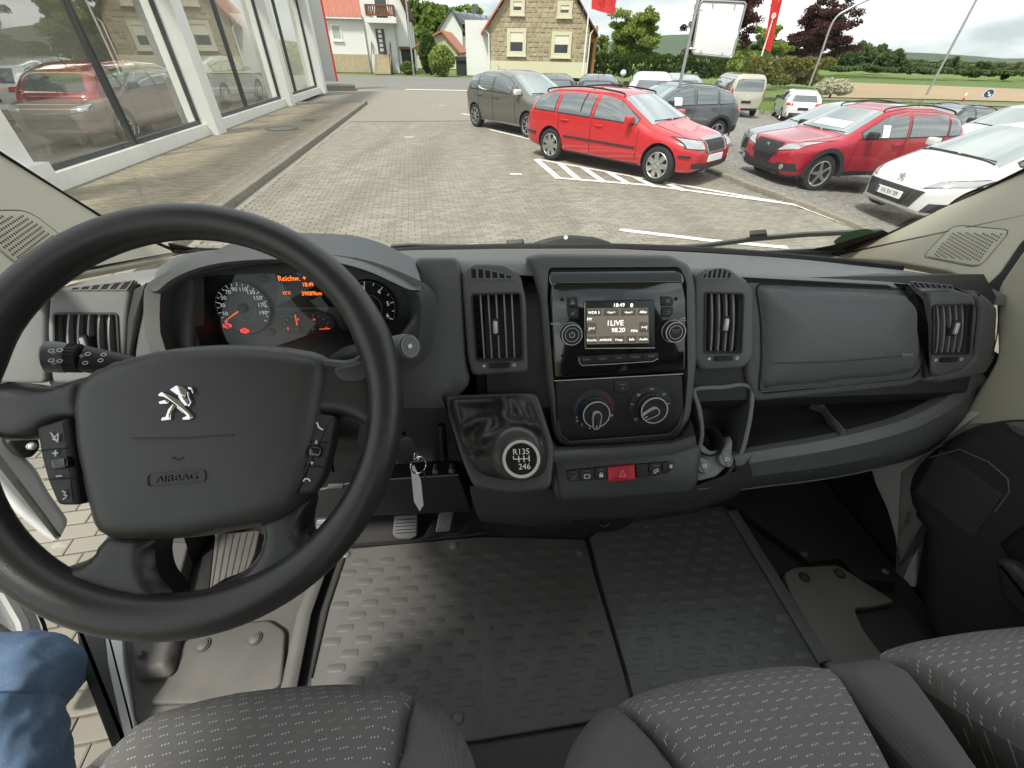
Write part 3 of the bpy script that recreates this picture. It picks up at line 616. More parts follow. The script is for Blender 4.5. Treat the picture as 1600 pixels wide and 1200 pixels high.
for L, nm in (([(886, 465), (902, 464), (904, 479), (886, 480)], 'a'), ([(886, 481.5), (904, 480.5), (904, 497), (894, 498), (887, 492)], 'b'), ([(1033, 463), (1048, 463), (1052, 468), (1052, 478), (1034, 479)], 'c'), ([(1034, 480), (1052, 479.3), (1052, 490), (1046, 496), (1034, 496)], 'd')):
    k = PAD('radio_button', 'dash_dark', radio, FR_, L, .0012, .005, .002, c=.0025)
    cu_ = sum(p[0] for p in L) / len(L); cv_ = sum(p[1] for p in L) / len(L); fk = FR_.sh(.0027); a, b = fk.px(cu_, cv_); f2 = fk.at(a, b); mb = MB()
    if nm == 'a': mb.lathe(f2, [(.0018, 0), (.0018, .0003)], 10, b=.0018); mb.box(f2, .008, .003, .0003, b=-.002)
    if nm == 'b': mb.add([f2.P(-.003, -.001, .0003), f2.P(.0, -.001, .0003), f2.P(.002, -.0035, .0003), f2.P(.002, .0035, .0003), f2.P(0, .001, .0003), f2.P(-.003, .001, .0003)], [(0, 1, 2, 3, 4, 5)]); mb.tube([f2.P(-.004, -.004, .0004), f2.P(.004, .004, .0004)], .0005, 4)
    if nm == 'c': mb.ring(f2, circ(.003, 14), circ(.0018, 14), .0004, .0004)
    if nm == 'd': mb.tube([f2.P(-.002, .002, .0003), f2.P(.002, .002, .0003), f2.P(.003, 0, .0003), f2.P(.002, -.002, .0003), f2.P(-.003, -.002, .0003)], .0005, 4)
    mb.build('icon', 'mark_grey', k, 0)
fk = FR_.at(*FR_.px(957, 560)); bar = PAD('key_bar', 'black_soft', radio, FR_, [(905, 557), (1029, 551), (1029, 558), (1022, 563), (910, 570), (906, 566)], .0015, .006, .003, c=.003)
lines(FR_.sh(.0032), [(904, 558), (905, 566), (909, 571), (960, 568.5), (1020, 564.5), (1028, 560)], .0012, 'satin', radio, 'key_bar_rim')
for k, s in enumerate(('RADIO', 'MEDIA', 'NAV', 'PHONE', 'MORE')):
    u = 917 + k * 25.2; v = 562 - k * 1.3; ptext(FR_.sh(.0033), u, v, s, .0042, 'mark_grey', bar, 'CENTER')
    if k: lines(FR_.sh(.003), [(u - 12.5, v - 5), (u - 12.3, v + 5)], .0006, 'black', bar, 'key_gap')
for cu_, cv_, power in ((891, 521, True), (1050, 517, False)):
    a, b = FR_.px(cu_, cv_); f2 = FR_.at(a, b); mb = MB(); mb.lathe(f2, [(.0185, 0), (.0185, .003), (.0175, .004), (.0172, .013), (.016, .015), (.0128, .0155), (.0125, .0145), (.0005, .0145)], 36); kn = mb.build('radio_knob', 'black_soft', radio)
    mb = MB(); mb.ring(f2, circ(.0170, 36), circ(.0158, 36), .0153, .002); mb.ring(f2, circ(.0190, 36), circ(.0182, 36), .0035, .002); mb.ring(f2, circ(.0116, 30), circ(.0108, 30), .0152, .001); mb.build('knob_rim', 'satin', kn)
    if power: mb = MB(); mb.tube([f2.P(.0042 * math.sin(t), .0042 * math.cos(t), .015) for t in np.linspace(.6, 2 * math.pi - .6, 18)], .0005, 4); mb.box(f2, .0009, .0045, .0005, b=.0035, c=.0147); mb.build('power_icon', 'mark_white', kn, 0)
    else: text(f2, 'BROWSE\nENTER', .0036, 'mark_grey', kn, 'lettering', 0, .0018, .0149)
ptext(FR_.sh(.0006), 867, 506, 'VOLUME', .0042, 'mark_white', radio, 'CENTER'); ptext(FR_.sh(.0006), 1067, 499, 'TUNE\nSCROLL', .0036, 'mark_white', radio, 'CENTER')
for u, v in ((878, 468), (1056, 467), (879, 556), (1054, 550)):
    a, b = FR_.px(u, v); mb = MB(); mb.ring(FR_.at(a, b), circ(.003, 14), circ(.0022, 14), .0006, .002); mb.lathe(FR_.at(a, b), [(.0022, 0), (.0022, .0002)], 12); mb.build('screw_hole', 'black', radio, 0)
# climate panel
cli = thing('climate_panel', 'black climate control panel with two rotary knobs below the radio', 'climate panel', VP(.2, .56, -.6))
FC_ = FD.sh(.014)
PAD('panel', 'black_soft', cli, FC_, [(867, 596), (1067, 585), (1069, 640), (1060, 666), (1046, 678), (890, 689), (876, 682), (870, 660)], .004, .02, .010)
lines(FC_.sh(.001), [(866, 595), (960, 590), (1067, 584)], .0016, 'satin', cli, 'panel_edge')
lines(FC_.sh(.0005), [(871, 655), (876, 680), (890, 690), (960, 685), (1046, 678), (1060, 665), (1068, 640)], .0018, 'dash_light', cli, 'panel_edge')
PAD('air_con_button', 'dash_dark', cli, FC_, [(960, 596), (984, 594), (984, 608), (980, 613), (964, 614), (960, 609)], .0015, .006, .003, c=.003)
a, b = FC_.px(972, 606); mb = MB()
for k in range(3): mb.box(FC_.at(a, b, .0032).rot(k * math.pi / 3), .0006, .005, .0003)
mb.build('snowflake_icon', 'mark_grey', cli, 0); mb = MB(); mb.box(FC_.at(*FC_.px(972, 600), .0032), .010, .0008, .0003); mb.build('indicator', 'mark_grey', cli, 0)
for cu_, cv_, pa, kind_ in ((927, 641, D2(-93), 0), (1015, 635, D2(207), 1)):
    a, b = FC_.px(cu_, cv_); f2 = FC_.at(a, b); mb = MB(); mb.lathe(f2, [(.0385, -.001), (.0385, .0012), (.0365, .0018), (.0005, .0018)], 48); dk = mb.build('knob_dish', 'dash_dark', cli)
    mb = MB(); mb.lathe(f2, [(.0265, .001), (.0265, .008), (.0245, .010), (.024, .020), (.022, .022), (.0215, .0215), (.0005, .0205)], 48); kn = mb.build('rotary_knob', 'black_soft', cli)
    mb = MB(); mb.ring(f2, circ(.0238, 48), circ(.0220, 48), .0224, .002); mb.build('knob_ring', 'satin', kn)
    q = f2.rot(pa - math.pi / 2); L = [(-.0045, .0235), (.0045, .0235), (.0068, .002), (.0052, -.0040), (0, -.0062), (-.0052, -.0040), (-.0068, .002)]
    Ls = rnd(ccw(L), .004, 3); mb = MB(); mb.pad(q.sh(.029), Ls, .0015, .008, 2); mb.build('pointer', 'black_soft', kn)
    mb = MB(); mb.ring(q.sh(.0285), inset(ccw(Ls), -.0014), Ls, 0, .0075); mb.build('pointer_rim', 'satin', kn); mb = MB(); mb.box(q.sh(.0291), .0014, .005, .0005, b=.019); mb.build('pointer_mark', 'mark_white', kn, 0)
    if kind_ == 0:
        for s, t in (('0', -33), ('1', -62), ('2', -100), ('3', -128), ('4', -158)): text(f2, s, .0072, 'mark_white', cli, 'numeral', .0325 * math.cos(D2(t)), .0325 * math.sin(D2(t)), .0022)
        for m_, t0, t1 in (('mark_blue', 128, 178), ('mark_red', 58, 2)):
            mb = MB(); mb.tube([f2.P(.0325 * math.cos(D2(t)), .0325 * math.sin(D2(t)), .0021) for t in np.linspace(t0, t1, 14)], (.0010, .0004), 5, up=f2.n); mb.ring(f2.at(.0325 * math.cos(D2(t1)), .0325 * math.sin(D2(t1)) - .002), circ(.0016, 12), circ(.0009, 12), .0024, .0004); mb.build('temperature_arc', m_, cli, 0)
        for t in (-18, -146): mb = MB(); q = f2.at(.035 * math.cos(D2(t)), .033 * math.sin(D2(t)), .0021); mb.box(q, .0008, .005, .0004); mb.box(q.rot(1.05), .0008, .005, .0004); mb.box(q.rot(2.1), .0008, .005, .0004); mb.build('fan_icon', 'mark_white', cli, 0)
    else:
        for k, t in enumerate((-38, 8, 45, 90, 134, 170, 222)):
            q = f2.at(.033 * math.cos(D2(t)), .033 * math.sin(D2(t)), .0021); mb = MB(); mb.tube([q.P(-.003, .0015), q.P(-.0005, -.001), q.P(.0035, .0012)], .0005, 4)
            if k % 2 == 0: mb.tube([q.P(-.002, -.0025), q.P(.002, -.0025), q.P(.003, .001)], .0004, 4)
            mb.build('airflow_icon', 'mark_white', cli, 0)
# ---------------------------------------------------------------- centre console
con = thing('centre_console', 'low black centre console with a switch row and red hazard button', 'console', VP(.2, .5, -.97))
a35 = D2(35)
FCn = Fr(atVY(970, 740, .455), VD(0, -math.cos(a35), math.sin(a35)))
led = [atVY(u, v, .545) for u, v in [(858, 680), (872, 694), (960, 690), (1050, 683), (1078, 650)]]
ledf = [atVY(u, v, .462) for u, v in [(846, 706), (868, 714), (960, 709), (1050, 702), (1088, 690)]]
mb = MB(); mb.grid([[p + VD(0, .05, .01), p, q + VD(0, .008, .006), q, q + VD(0, -.004, -.01)] for p, q in zip(led, ledf)]); mb.build('ledge', 'console_black', con, 60)
PAD('console_face', 'console_black', con, FCn, [(862, 708), (960, 706), (1085, 693), (1100, 700), (1092, 760), (1080, 772), (960, 782), (872, 786), (866, 770)], .010, .05, .012)
bot = [(735, 770), (866, 775), (980, 780), (1080, 770), (1150, 745), (1170, 720)]
b1 = [atVY(u, v, .455) for u, v in bot]; b2 = [atVY(u, v, .50) for u, v in [(752, 815), (860, 826), (980, 818), (1090, 800), (1150, 775), (1172, 750)]]; b3 = [p + VD(0, .12, -.03) for p in b2]
mb = MB(); mb.grid([[p + VD(0, .0, .02), p, p * .6 + q * .4 + VD(0, -.012, 0), q, r_] for p, q, r_ in zip(b1, b2, b3)]); mb.build('console_underside', 'console_black', con, 60)
mb = MB(); mb.add([b1[0], b2[0], b3[0], b3[0] + VD(0, .1, .3), atVY(690, 620, .60), atVY(690, 618, .53)], [(0, 1, 2, 3, 4, 5)]); mb.build('console_cheek', 'dash_dark', con, 0)
mb = MB(); mb.grid([[p + VD(0, .06, 0), p + VD(0, .06, 0) + VD(0, .1, -.35)] for p in b3]); mb.build('console_foot', 'black_soft', con, 0)
FDr = Fr(atVY(950, 820, .478), VD(0, -math.cos(D2(5)), -math.sin(D2(5))))
dr = PAD('drawer', 'black_soft', con, FDr, [(896, 812), (998, 803), (994, 812), (975, 826), (955, 832), (897, 834)], .003, .02, .006)
lines(FDr, [(896, 811), (945, 807), (998, 802)], .0016, 'dash', dr, 'drawer_edge'); lines(FDr.sh(.002), [(938, 820), (945, 823), (952, 818)], .0015, 'dash_light', dr, 'drawer_pull')
FSw = FCn.sh(.002)
sw = [([(885, 736), (903, 733.5), (905, 751), (892, 753), (886, 747)], 'seat'), ([(905, 733.3), (927, 731.5), (928, 750.5), (907, 752)], 'screen'), ([(929, 731), (947, 729.3), (949, 748.6), (930, 750.3)], 'lock'), ([(994, 725.5), (1012, 724), (1013, 745), (995, 746.5)], None), ([(1014, 724), (1033, 722.5), (1034, 742), (1016, 744.5)], 'hill'), ([(1035, 722.3), (1053, 720.5), (1054, 727), (1048, 737), (1036, 741.5)], 'lamp')]
for L, ic in sw:
    k = PAD('switch', 'dash_dark', con, FSw, L, .0015, .008, .002, c=.002); cu_ = sum(p[0] for p in L[:4]) / 4; cv_ = sum(p[1] for p in L[:4]) / 4
    f2 = FSw.at(*FSw.px(cu_, cv_ + 2), .0022)
    if ic:
        mb = MB()
        if ic == 'lock': mb.pad(f2.at(0, -.001, .0004), rnd(rect(.0068, .0055), .001), .0002, .0004, 1); mb.tube([f2.P(.0022 * math.cos(t), .0015 + .003 * math.sin(t), .0003) for t in np.linspace(0, math.pi, 8)], .0006, 4)
        elif ic == 'screen': mb.ring(f2, rnd(rect(.011, .0075), .002), rnd(rect(.0085, .0048), .0015), .0004, .0004); mb.box(f2, .006, .0015, .0004, b=-.003)
        elif ic == 'hill': mb.ring(f2.rot(.5), rnd(rect(.0085, .0055), .001), rnd(rect(.006, .003), .001), .0004, .0004); mb.tube([f2.P(-.005, -.005, .0003), f2.P(.004, .001, .0003)], .0005, 4)
        elif ic == 'lamp': mb.lathe(f2, [(.0028, 0), (.0028, .0004)], 12); mb.box(f2, .006, .0012, .0004, b=.003)
        else:
            for t in (-.003, 0, .003): mb.tube([f2.P(t - .003, -.004, .0003), f2.P(t + .003, .004, .0003)], .0004, 4)
        mb.build('icon', 'mark_white' if ic != 'seat' else 'mark_grey', k, 0)
        f3 = FSw.at(*FSw.px(cu_, cv_ - 6), .0022); mb = MB(); mb.box(f3, .008, .0007, .0003); mb.build('indicator', 'mark_grey', k, 0)
hz = PAD('hazard_button', 'hazard', con, FSw, [(949, 729.5), (992, 725.5), (993, 750), (951, 753.5)], .002, .008, .0015, c=.004)
f2 = FSw.at(*FSw.px(971.5, 740), .0043); mb = MB(); tri = [(-.0075, -.005), (.0075, -.005), (0, .0085)]; mb.ring(f2, tri, [(-.0045, -.0032), (.0045, -.0032), (0, .005)], .0004, .0004); mb.lathe(f2, [(.001, 0), (.001, .0004)], 8, b=-.001); mb.build('warning_triangle', 'hazard_light', hz, 0)
# side tray with cup holder and two socket caps
FU = Fr(atVY(1125, 690, .475), VD(0, -math.cos(D2(40)), math.sin(D2(40))))
rim_px = [(1083, 607), (1130, 602), (1160, 598), (1177, 606), (1178, 630), (1172, 670), (1160, 712), (1135, 748), (1105, 764), (1084, 762), (1077, 745), (1084, 715), (1094, 680), (1090, 640)]
def atU(u, v): t = min(max((v - 600) / 165, 0), 1); return atVY(u, v, .56 - .105 * t)
FUp = fr3(atU(1083, 607), atU(1177, 606), atU(1105, 764)); Lr = ccw(cat(ccw(FUp.pxs(rim_px)), 4)); Lin = inset(Lr, .0075)
mb = MB(); mb.ring(FUp, Lr, Lin, 0., .075); mb.build('tray_wall', 'console_black', con, 40)
mb = MB(); mb.tube([FUp.P(a, b, .0) for a, b in inset(Lr, .0037)], (.0042, .0025), 6, closed=True, up=FUp.n); mb.build('tray_rim', 'dash_light', con)
mb = MB(); mb.add([FUp.P(a, b, -.07) for a, b in Lin], [tuple(range(len(Lin)))]); mb.build('tray_back', 'black_soft', con, 0)
FTr = Fr(atVY(1112, 712, .487), VD(0, -math.sin(D2(38)), math.cos(D2(38))), VD(0, 1, 0))
PAD('tray_floor', 'socket_grey', con, FTr, [(1080, 700), (1092, 688), (1110, 705), (1130, 702), (1140, 680), (1146, 690), (1143, 722), (1120, 745), (1090, 752), (1078, 742)], .004, .02, .006)
fcu = FTr.at(*FTr.px(1105, 690), -.002); mb = MB(); mb.lathe(fcu, [(.028, .010), (.0265, .012), (.025, .010), (.0245, -.03), (.0005, -.03)], 32, cap=False); mb.build('cup_holder', 'black_soft', con)
mb = MB()
for i in range(-6, 7):
    for j in range(-6, 7):
        if i * i + j * j < 24: mb.lathe(fcu.at(i * .0046, j * .0046 + (i % 2) * .0023, -.0298), [(.0017, 0), (.0012, .001)], 6)
mb.build('cup_mat', 'dash', con, 0)
for u, v, ic in ((1096, 728, 'a'), (1131, 718, 'b')):
    f2 = FTr.at(*FTr.px(u, v), .004); mb = MB(); mb.lathe(f2, [(.0138, -.01), (.0138, .003), (.0125, .005), (.0005, .0055)], 30); cp = mb.build('socket_cap', 'socket_grey', con)
    mb = MB(); mb.pad(f2.sh(.0068).rot(.25), rnd(rect(.010, .028), .003), .001, .004, 2); mb.build('cap_tab', 'socket_grey', cp)
    f3 = f2.sh(.0072); mb = MB(); mb.ring(f3, rect(.009, .006), rect(.0072, .0042), 0, .0004); mb.box(f3, .004, .001, .0002, c=-.0002); mb.build('icon', 'mark_white', cp, 0)
# ---------------------------------------------------------------- gear lever
gear = thing('gear_lever', 'gear lever with round knob showing a six speed pattern and leather gaiter', 'gear lever', VP(.0, .46, -.55))
g1, g2 = atVY(770, 617, .535), atVY(790, 748, .425); FG_ = fr3(g1, g2, g1 + VX * .1)
PAD('gaiter_frame', 'console_black', gear, FG_, [(690, 617), (840, 612), (852, 650), (868, 700), (862, 765), (800, 772), (740, 762), (722, 720)], .008, .04, .014, c=-.002)
kp = EYE + ray(806, 707) * .475; nk = nrm(VD(.02, -.62, .78)); FK = Fr(kp, nk)
topc = kp - nk * .03; axis_up = nk
Lg_ = rnd(ccw(FG_.pxs([(699, 623), (826, 619), (838, 650), (856, 700), (850, 744), (800, 750), (748, 740), (722, 690)])), .02, 5); V, Fq, dd_, nb_ = cdt_fill(Lg_, .0035)
ridges = [([(710, 628), (714, 655), (722, 671), (745, 661), (764, 658), (760, 672), (752, 688)], .018, .0075), ([(784, 622), (788, 640), (786, 655), (800, 664), (835, 670), (856, 684), (858, 705)], .018, .008), ([(752, 690), (776, 680), (790, 672)], .012, .006), ([(752, 715), (770, 722), (780, 720)], .010, .006), ([(800, 628), (812, 648), (816, 665)], .008, .006), ([(826, 640), (838, 668), (850, 690)], .010, .005), ([(735, 735), (760, 748), (800, 752)], .008, .006), ([(720, 630), (750, 628), (780, 628)], .010, .007)]
hg = np.zeros(len(V)); cpt = A(FG_.px(800, 715)); rr_ = np.sqrt(((V - cpt) ** 2).sum(1)); hg += .040 * np.exp(-(rr_ / .045) ** 2) + .004
for L, am, wd_ in ridges:
    P = A(cat(FG_.pxs(L), 6, False)); d_ = np.sqrt(((V[:, None] - P[None]) ** 2).sum(-1)).min(1); hg += am * np.exp(-(d_ / wd_) ** 2) + .25 * am * np.exp(-(d_ / (2.2 * wd_)) ** 2)
for (u, v), am, wd_ in (((755, 642), -.012, .018), ((742, 700), -.014, .014), ((800, 690), -.01, .012), ((826, 700), .012, .012)):
    hg += am * np.exp(-((((V - A(FG_.px(u, v))) ** 2).sum(1)) / wd_ ** 2))
hg = np.maximum(hg, -.006) * np.clip(dd_ / .008, 0, 1); mb = MB(); mb.add([FG_.P(v[0], v[1], z + .004) for v, z in zip(V, hg)], Fq); o = mb.build('gaiter', 'leather', gear, 0); o.data.polygons.foreach_set('use_smooth', [True] * len(o.data.polygons))
lines(FCn.sh(.001), [(868, 712), (871, 745), (876, 784)], .0016, 'black', con, 'panel_split'); outline(FG_, [(699, 623), (826, 619), (838, 650), (856, 700), (850, 744), (800, 750), (748, 740), (722, 690)], .003, 'black', gear, 'frame_gap', .02, .003)
for L in ([(708, 632), (722, 648), (730, 657)], [(714, 628), (727, 645), (735, 654)]):
    mb = MB()
    P = cat([tuple(FG_.w(u, v, .012)) for u, v in L], 6, False)
    for p in P[::2]: mb.tube([A(p), A(p) + VD(.0008, -.0022, 0)], .0004, 4)
    mb.build('stitch', 'black', gear, 0)
mb = MB(); mb.tube([topc - axis_up * .03, topc, kp], .012, 10); mb.build('shaft', 'black', gear)
pr = [(.016, -.045), (.021, -.036), (.0265, -.022), (.0295, -.006), (.0295, .006), (.0285, .012), (.0255, .0175), (.0225, .0195), (.0005, .0195)]
mb = MB(); mb.lathe(FK, pr, 40); mb.build('knob', 'knob_grey', gear, 60)
FKt = Fr(EYE + ray(814.5, 717) * .452, nrm(VD(.0, -.66, .75))); 
mb = MB(); mb.lathe(FKt, [(.0235, -.02), (.0235, -.002), (.022, 0), (.0005, 0)], 40); mb.build('knob_cap', 'knob_grey', gear, 50)
mb = MB(); mb.ring(FKt, circ(.0205, 40), circ(.0172, 40), .0014, .003); mb.build('cap_ring', 'satin', gear)
mb = MB(); mb.lathe(FKt, [(.0172, -.001), (.0172, .0006), (.0005, .0008)], 36); cp = mb.build('shift_plate', 'gloss_black', gear)
text(FKt, 'R135', .0088, 'mark_white', cp, 'lettering', .0002, .0075, .0010, wide=1.02); text(FKt, '246', .0088, 'mark_white', cp, 'lettering', .0030, -.0085, .0010, wide=1.02)
mb = MB()
for p, q in (((-.0085, .0035), (-.0085, 0)), ((-.0085, 0), (.0085, 0)), ((-.0028, .0035), (-.0028, -.0035)), ((.0028, .0035), (.0028, -.0035)), ((.0085, .0035), (.0085, -.0035))): mb.tube([FKt.P(*p, .0011), FKt.P(*q, .0011)], .0006, 4)
mb.build('gate_lines', 'mark_white', cp, 0)

# ---------------------------------------------------------------- steering wheel
WT = .7712; FWv = VFr((-.2782, .3077, -.2663), (.05 * math.cos(WT), -math.cos(WT), math.sin(WT)), (-.05 * math.sin(WT), math.sin(WT), math.cos(WT)))
whl = thing('steering_wheel', 'black steering wheel with chrome lion emblem and thumb switches', 'steering wheel', FWv.P(0, 0, -.05))
RC, rx_, ry_ = .1838, .0155, .0180; R = []
NP = 96
for i in range(NP):
    ph = 2 * math.pi * i / NP; e = FWv.x * math.cos(ph) + FWv.y * math.sin(ph); deep = 1 + .20 * max(0, -math.sin(ph)) ** 3
    thumb = 1 + .10 * sum(math.exp(-((ph - t) / .13) ** 2) for t in (.32, math.pi - .32))
    R.append([FWv.o + e * (RC + rx_ * deep * thumb * math.cos(q) * (1.0 if math.cos(q) > 0 else 1.12)) + FWv.n * (ry_ * thumb * math.sin(q)) for q in [2 * math.pi * k / 20 for k in range(20)]])
mb = MB(); mb.grid(R + [R[0]], wrap=True); mb.build('rim', 'wheel_skin', whl, 0).data.polygons.foreach_set('use_smooth', [True] * (NP * 20))
FH = FWv.sh(.012)
hub = PIL('airbag_cover', 'airbag_skin', whl, FH, [(94, 636), (102, 594), (142, 564), (228, 540), (330, 531), (434, 535), (515, 552), (506, 620), (490, 712), (470, 784), (438, 820), (300, 848), (160, 856), (130, 838), (114, 776), (98, 690)], .020, .05, .0065, .024, dome=.004, dr=.07)
FE = FH.sh(.0042)
# lion emblem: polygons of the standing lion, slightly proud
lion = [[(267.5, 609), (277.5, 602.5), (287.5, 604), (294, 609), (292.5, 619), (286, 622), (279, 617), (272.5, 612.5)],
        [(250, 616), (255, 612.5), (265, 616), (280, 624), (295, 640), (304, 650), (304, 652.5), (297.5, 656), (287.5, 656), (287.5, 652.5), (294, 650), (287.5, 642.5), (275, 631), (265, 624), (257.5, 620), (250, 619)],
        [(250, 628), (260, 624.5), (268, 627), (264, 631), (252, 631.5)], [(272.5, 631), (277.5, 635), (270, 645), (269, 656), (254, 657.5), (255, 652.5), (261, 651), (265, 640)],
        [(295, 605), (302, 604.5), (305.5, 614), (303, 616), (300.5, 608.5), (297, 609)], [(294, 612), (297, 612), (298.5, 621), (303, 629), (297, 636), (295, 634), (299, 629), (295.5, 621)], [(278, 637), (280, 635), (291, 644), (289, 646)], [(280, 619), (290, 618), (296, 626), (297, 634), (291, 634), (284, 626)]]
for L in lion:
    q = ccw(FE.pxs(L)); mb = MB(); mb.pad(FE.sh(.0022), q, .0006, .003, 2); mb.build('emblem', 'chrome', hub, 30)
f2 = FE.at(*FE.px(276, 747), .0004); mb = MB(); o1 = rnd(rect(.046, .0105), .003); mb.ring(f2, inset(ccw(o1), -.0006), o1, .0005, .001); mb.build('embossed_frame', 'airbag_skin', hub); text(f2, 'AIRBAG', .0082, 'airbag_skin', hub, 'embossed_lettering', 0, 0, 0, .0005, 1.2)
lines(FE.sh(.0002), [(205, 685), (280, 685), (365, 679)], .0012, 'wheel_skin', hub, 'tear_seam', d=.0008)
lines(FE.sh(.0004), [(268, 715), (277, 719), (286, 714)], .0012, 'airbag_skin', hub, 'horn_mark')
def spoke(L, c=.004, r=.012, depth=.035, nm='spoke'): return PIL(nm, 'wheel_skin', whl, FWv, L, r, depth, .005, .014, c=c)
spoke([(130, 580), (60, 605), (-25, 590), (-40, 640), (-30, 690), (40, 688), (80, 655), (130, 660)])
spoke([(470, 560), (500, 556), (540, 562), (566, 545), (590, 600), (590, 680), (570, 670), (540, 652), (500, 650), (460, 660)])
PAD('thumb_panel', 'airbag_skin', whl, FWv, [(516, 575), (545, 571), (572, 560), (582, 585), (560, 600), (530, 596)], .003, .01, .008, c=.0055, ang=60)
spoke([(150, 838), (235, 838), (224, 870), (232, 910), (260, 935), (250, 965), (120, 955), (60, 900), (130, 880)], .002)
spoke([(395, 815), (455, 790), (480, 775), (470, 815), (470, 845), (500, 850), (540, 840), (520, 890), (440, 940), (330, 960), (300, 930), (350, 915), (395, 880), (405, 840)], .002)
def keypad(L, c=.006): return PAD('switch_pod', 'dash_dark', whl, FWv, L, .004, .02, .004, c=c)
lp = keypad([(54, 668), (104, 652), (112, 700), (122, 790), (88, 790), (72, 752), (62, 715)])
rp_ = keypad([(488, 644), (524, 650), (516, 700), (504, 745), (490, 770), (458, 776), (474, 720)])
fL = FWv.sh(.0065)
for (u0, v0), (u1, v1) in (((60, 704), (106, 700)), ((70, 750), (116, 747))): lines(fL, [(u0, v0), (u1, v1)], .0009, 'black', lp, 'key_gap')
for (u0, v0), (u1, v1) in (((480, 690), (520, 692)), ((470, 728), (508, 730))): lines(fL, [(u0, v0), (u1, v1)], .0009, 'black', rp_, 'key_gap')
for L, pr_ in (([(76, 718), (103, 713), (105, 731), (79, 735)], lp), ([(483, 697), (502, 699), (500, 716), (480, 713)], rp_)): PAD('rocker', 'gloss_black', pr_, fL, L, .002, .008, .003, c=.005)
fi = fL.sh(.0006)
for L in ([(80, 676), (91, 691)], [(83, 686), (86, 687), (91, 690), (92, 677), (87, 682), (83, 683)], [(83, 708), (92, 708)], [(87.5, 703), (87.5, 713)], [(89, 744), (98, 743)], [(98, 767), (103, 769), (101, 773), (106, 775)], [(104, 777), (99, 780)]): lines(fi, L, .0012, 'mark_white', lp, 'icon', c=.0004)
for L in ([(496, 661), (498, 667), (503, 671)], [(495, 660), (497, 663)], [(502, 670), (505, 671)], [(474, 752), (477, 748), (482, 748), (485, 752)]): lines(fi, L, .0016, 'mark_white', rp_, 'icon', c=.0004)
for L in ([(491, 693), (497, 693), (494, 687)], [(485, 721), (490, 722), (487, 727)]): PAD('icon', 'mark_white', rp_, fi, L, .0001, .0004, c=.0004)
# column shroud behind the wheel, stalks, ignition lock with key
col = thing('steering_column', 'black plastic steering column shroud behind the wheel', 'steering column', VP(-.25, .5, -.5))
c0 = FWv.P(.02, -.01, -.05); c1 = c0 + VD(0, .28, -.16)
mb = MB(); mb.tube([c0, c0 * .6 + c1 * .4, c1], [(.055, .05), (.075, .07), (.085, .09)], 16); mb.build('shroud', 'dash_dark', col, 50)
lk0 = atVY(548, 680, .42); lk1 = atVY(584, 682, .40); mb = MB(); mb.tube([lk0 - VD(.06, -.03, 0), lk0, lk1], [.034, .033, .026], 18); mb.build('lock_housing', 'dash_dark', col, 40)
def stalk(name, label, P, rad, ex):
    t = thing(name, label, 'stalk', P[0]); mb = MB(); mb.tube(P, rad, 16); mb.build('lever', 'dash_dark', t, 40); return t
P = [atVY(u, v, Y) for u, v, Y in ((205, 574, .40), (165, 567, .395), (128, 560, .39))]
st = stalk('light_stalk', 'light control stalk with white lamp symbols beside the steering wheel', P, [.0125, .0135, .014], None)
P2 = [atVY(u, v, Y) for u, v, Y in ((128, 560, .39), (108, 559.5, .388))]; mb = MB(); mb.tube(P2, .0145, 20); mb.build('collar', 'dash_dark', st)
mb = MB()
for k in range(24):
    ph = 2 * math.pi * k / 24; ax = nrm(P2[1] - P2[0]); u_ = nrm(np.cross(ax, VZ)); w_ = np.cross(ax, u_); d_ = (u_ * math.cos(ph) + w_ * math.sin(ph)) * .0146; mb.tube([P2[0] + d_, P2[1] + d_], .0007, 4)
mb.build('knurl', 'black_soft', st, 0)
P3 = [atVY(u, v, Y) for u, v, Y in ((106, 559.5, .388), (90, 558, .386), (74, 557, .384), (68, 557, .383))]; mb = MB(); mb.tube(P3, [.0155, .016, .0158, .012], 20); mb.build('end_knob', 'dash', st, 50)
for i, (u, v) in enumerate(((80, 548), (93, 547), (80, 563), (93, 564), (137, 553), (133, 567), (162, 554), (157, 563))):
    p = atVY(u, v, .366 + .0004 * (u - 80) * .3); f2 = Fr(p, nrm(EYE - p)); mb = MB(); mb.ring(f2, circ(.0024, 14, r2=.0018), circ(.0016, 14, r2=.0010), .0003, .0004)
    if i in (1, 3, 4): mb.box(f2, .003, .0005, .0004, a=-.0048, b=.0008); mb.box(f2, .003, .0005, .0004, a=-.0048, b=-.0008)
    mb.build('icon', 'mark_white', st, 0)
P = [atVY(u, v, Y) for u, v, Y in ((520, 562, .46), (545, 556, .44), (575, 550, .425), (612, 545, .41))]
st2 = stalk('wiper_stalk', 'wiper stalk with round end button at the wheel rim beside the dials', P, [.006, .012, .0125, .0125], None)
P = [atVY(u, v, Y) for u, v, Y in ((610, 545, .41), (632, 542, .395), (640, 541, .388))]; mb = MB(); mb.tube(P, [.0142, .0145, .013], 22); mb.build('end_button', 'dash', st2, 30)
fb = Fr(P[-1], nrm(P[-1] - P[0])); mb = MB(); mb.ring(fb, circ(.0115, 24), circ(.0098, 24), .001, .002); mb.build('button_ring', 'dash_light', st2); mb = MB(); mb.box(fb, .005, .004, .0006, c=.0004); mb.build('icon', 'mark_white', st2, 0)
key = thing('ignition_key', 'black ignition key in the lock with a steel ring', 'key', atVY(640, 705, .385))
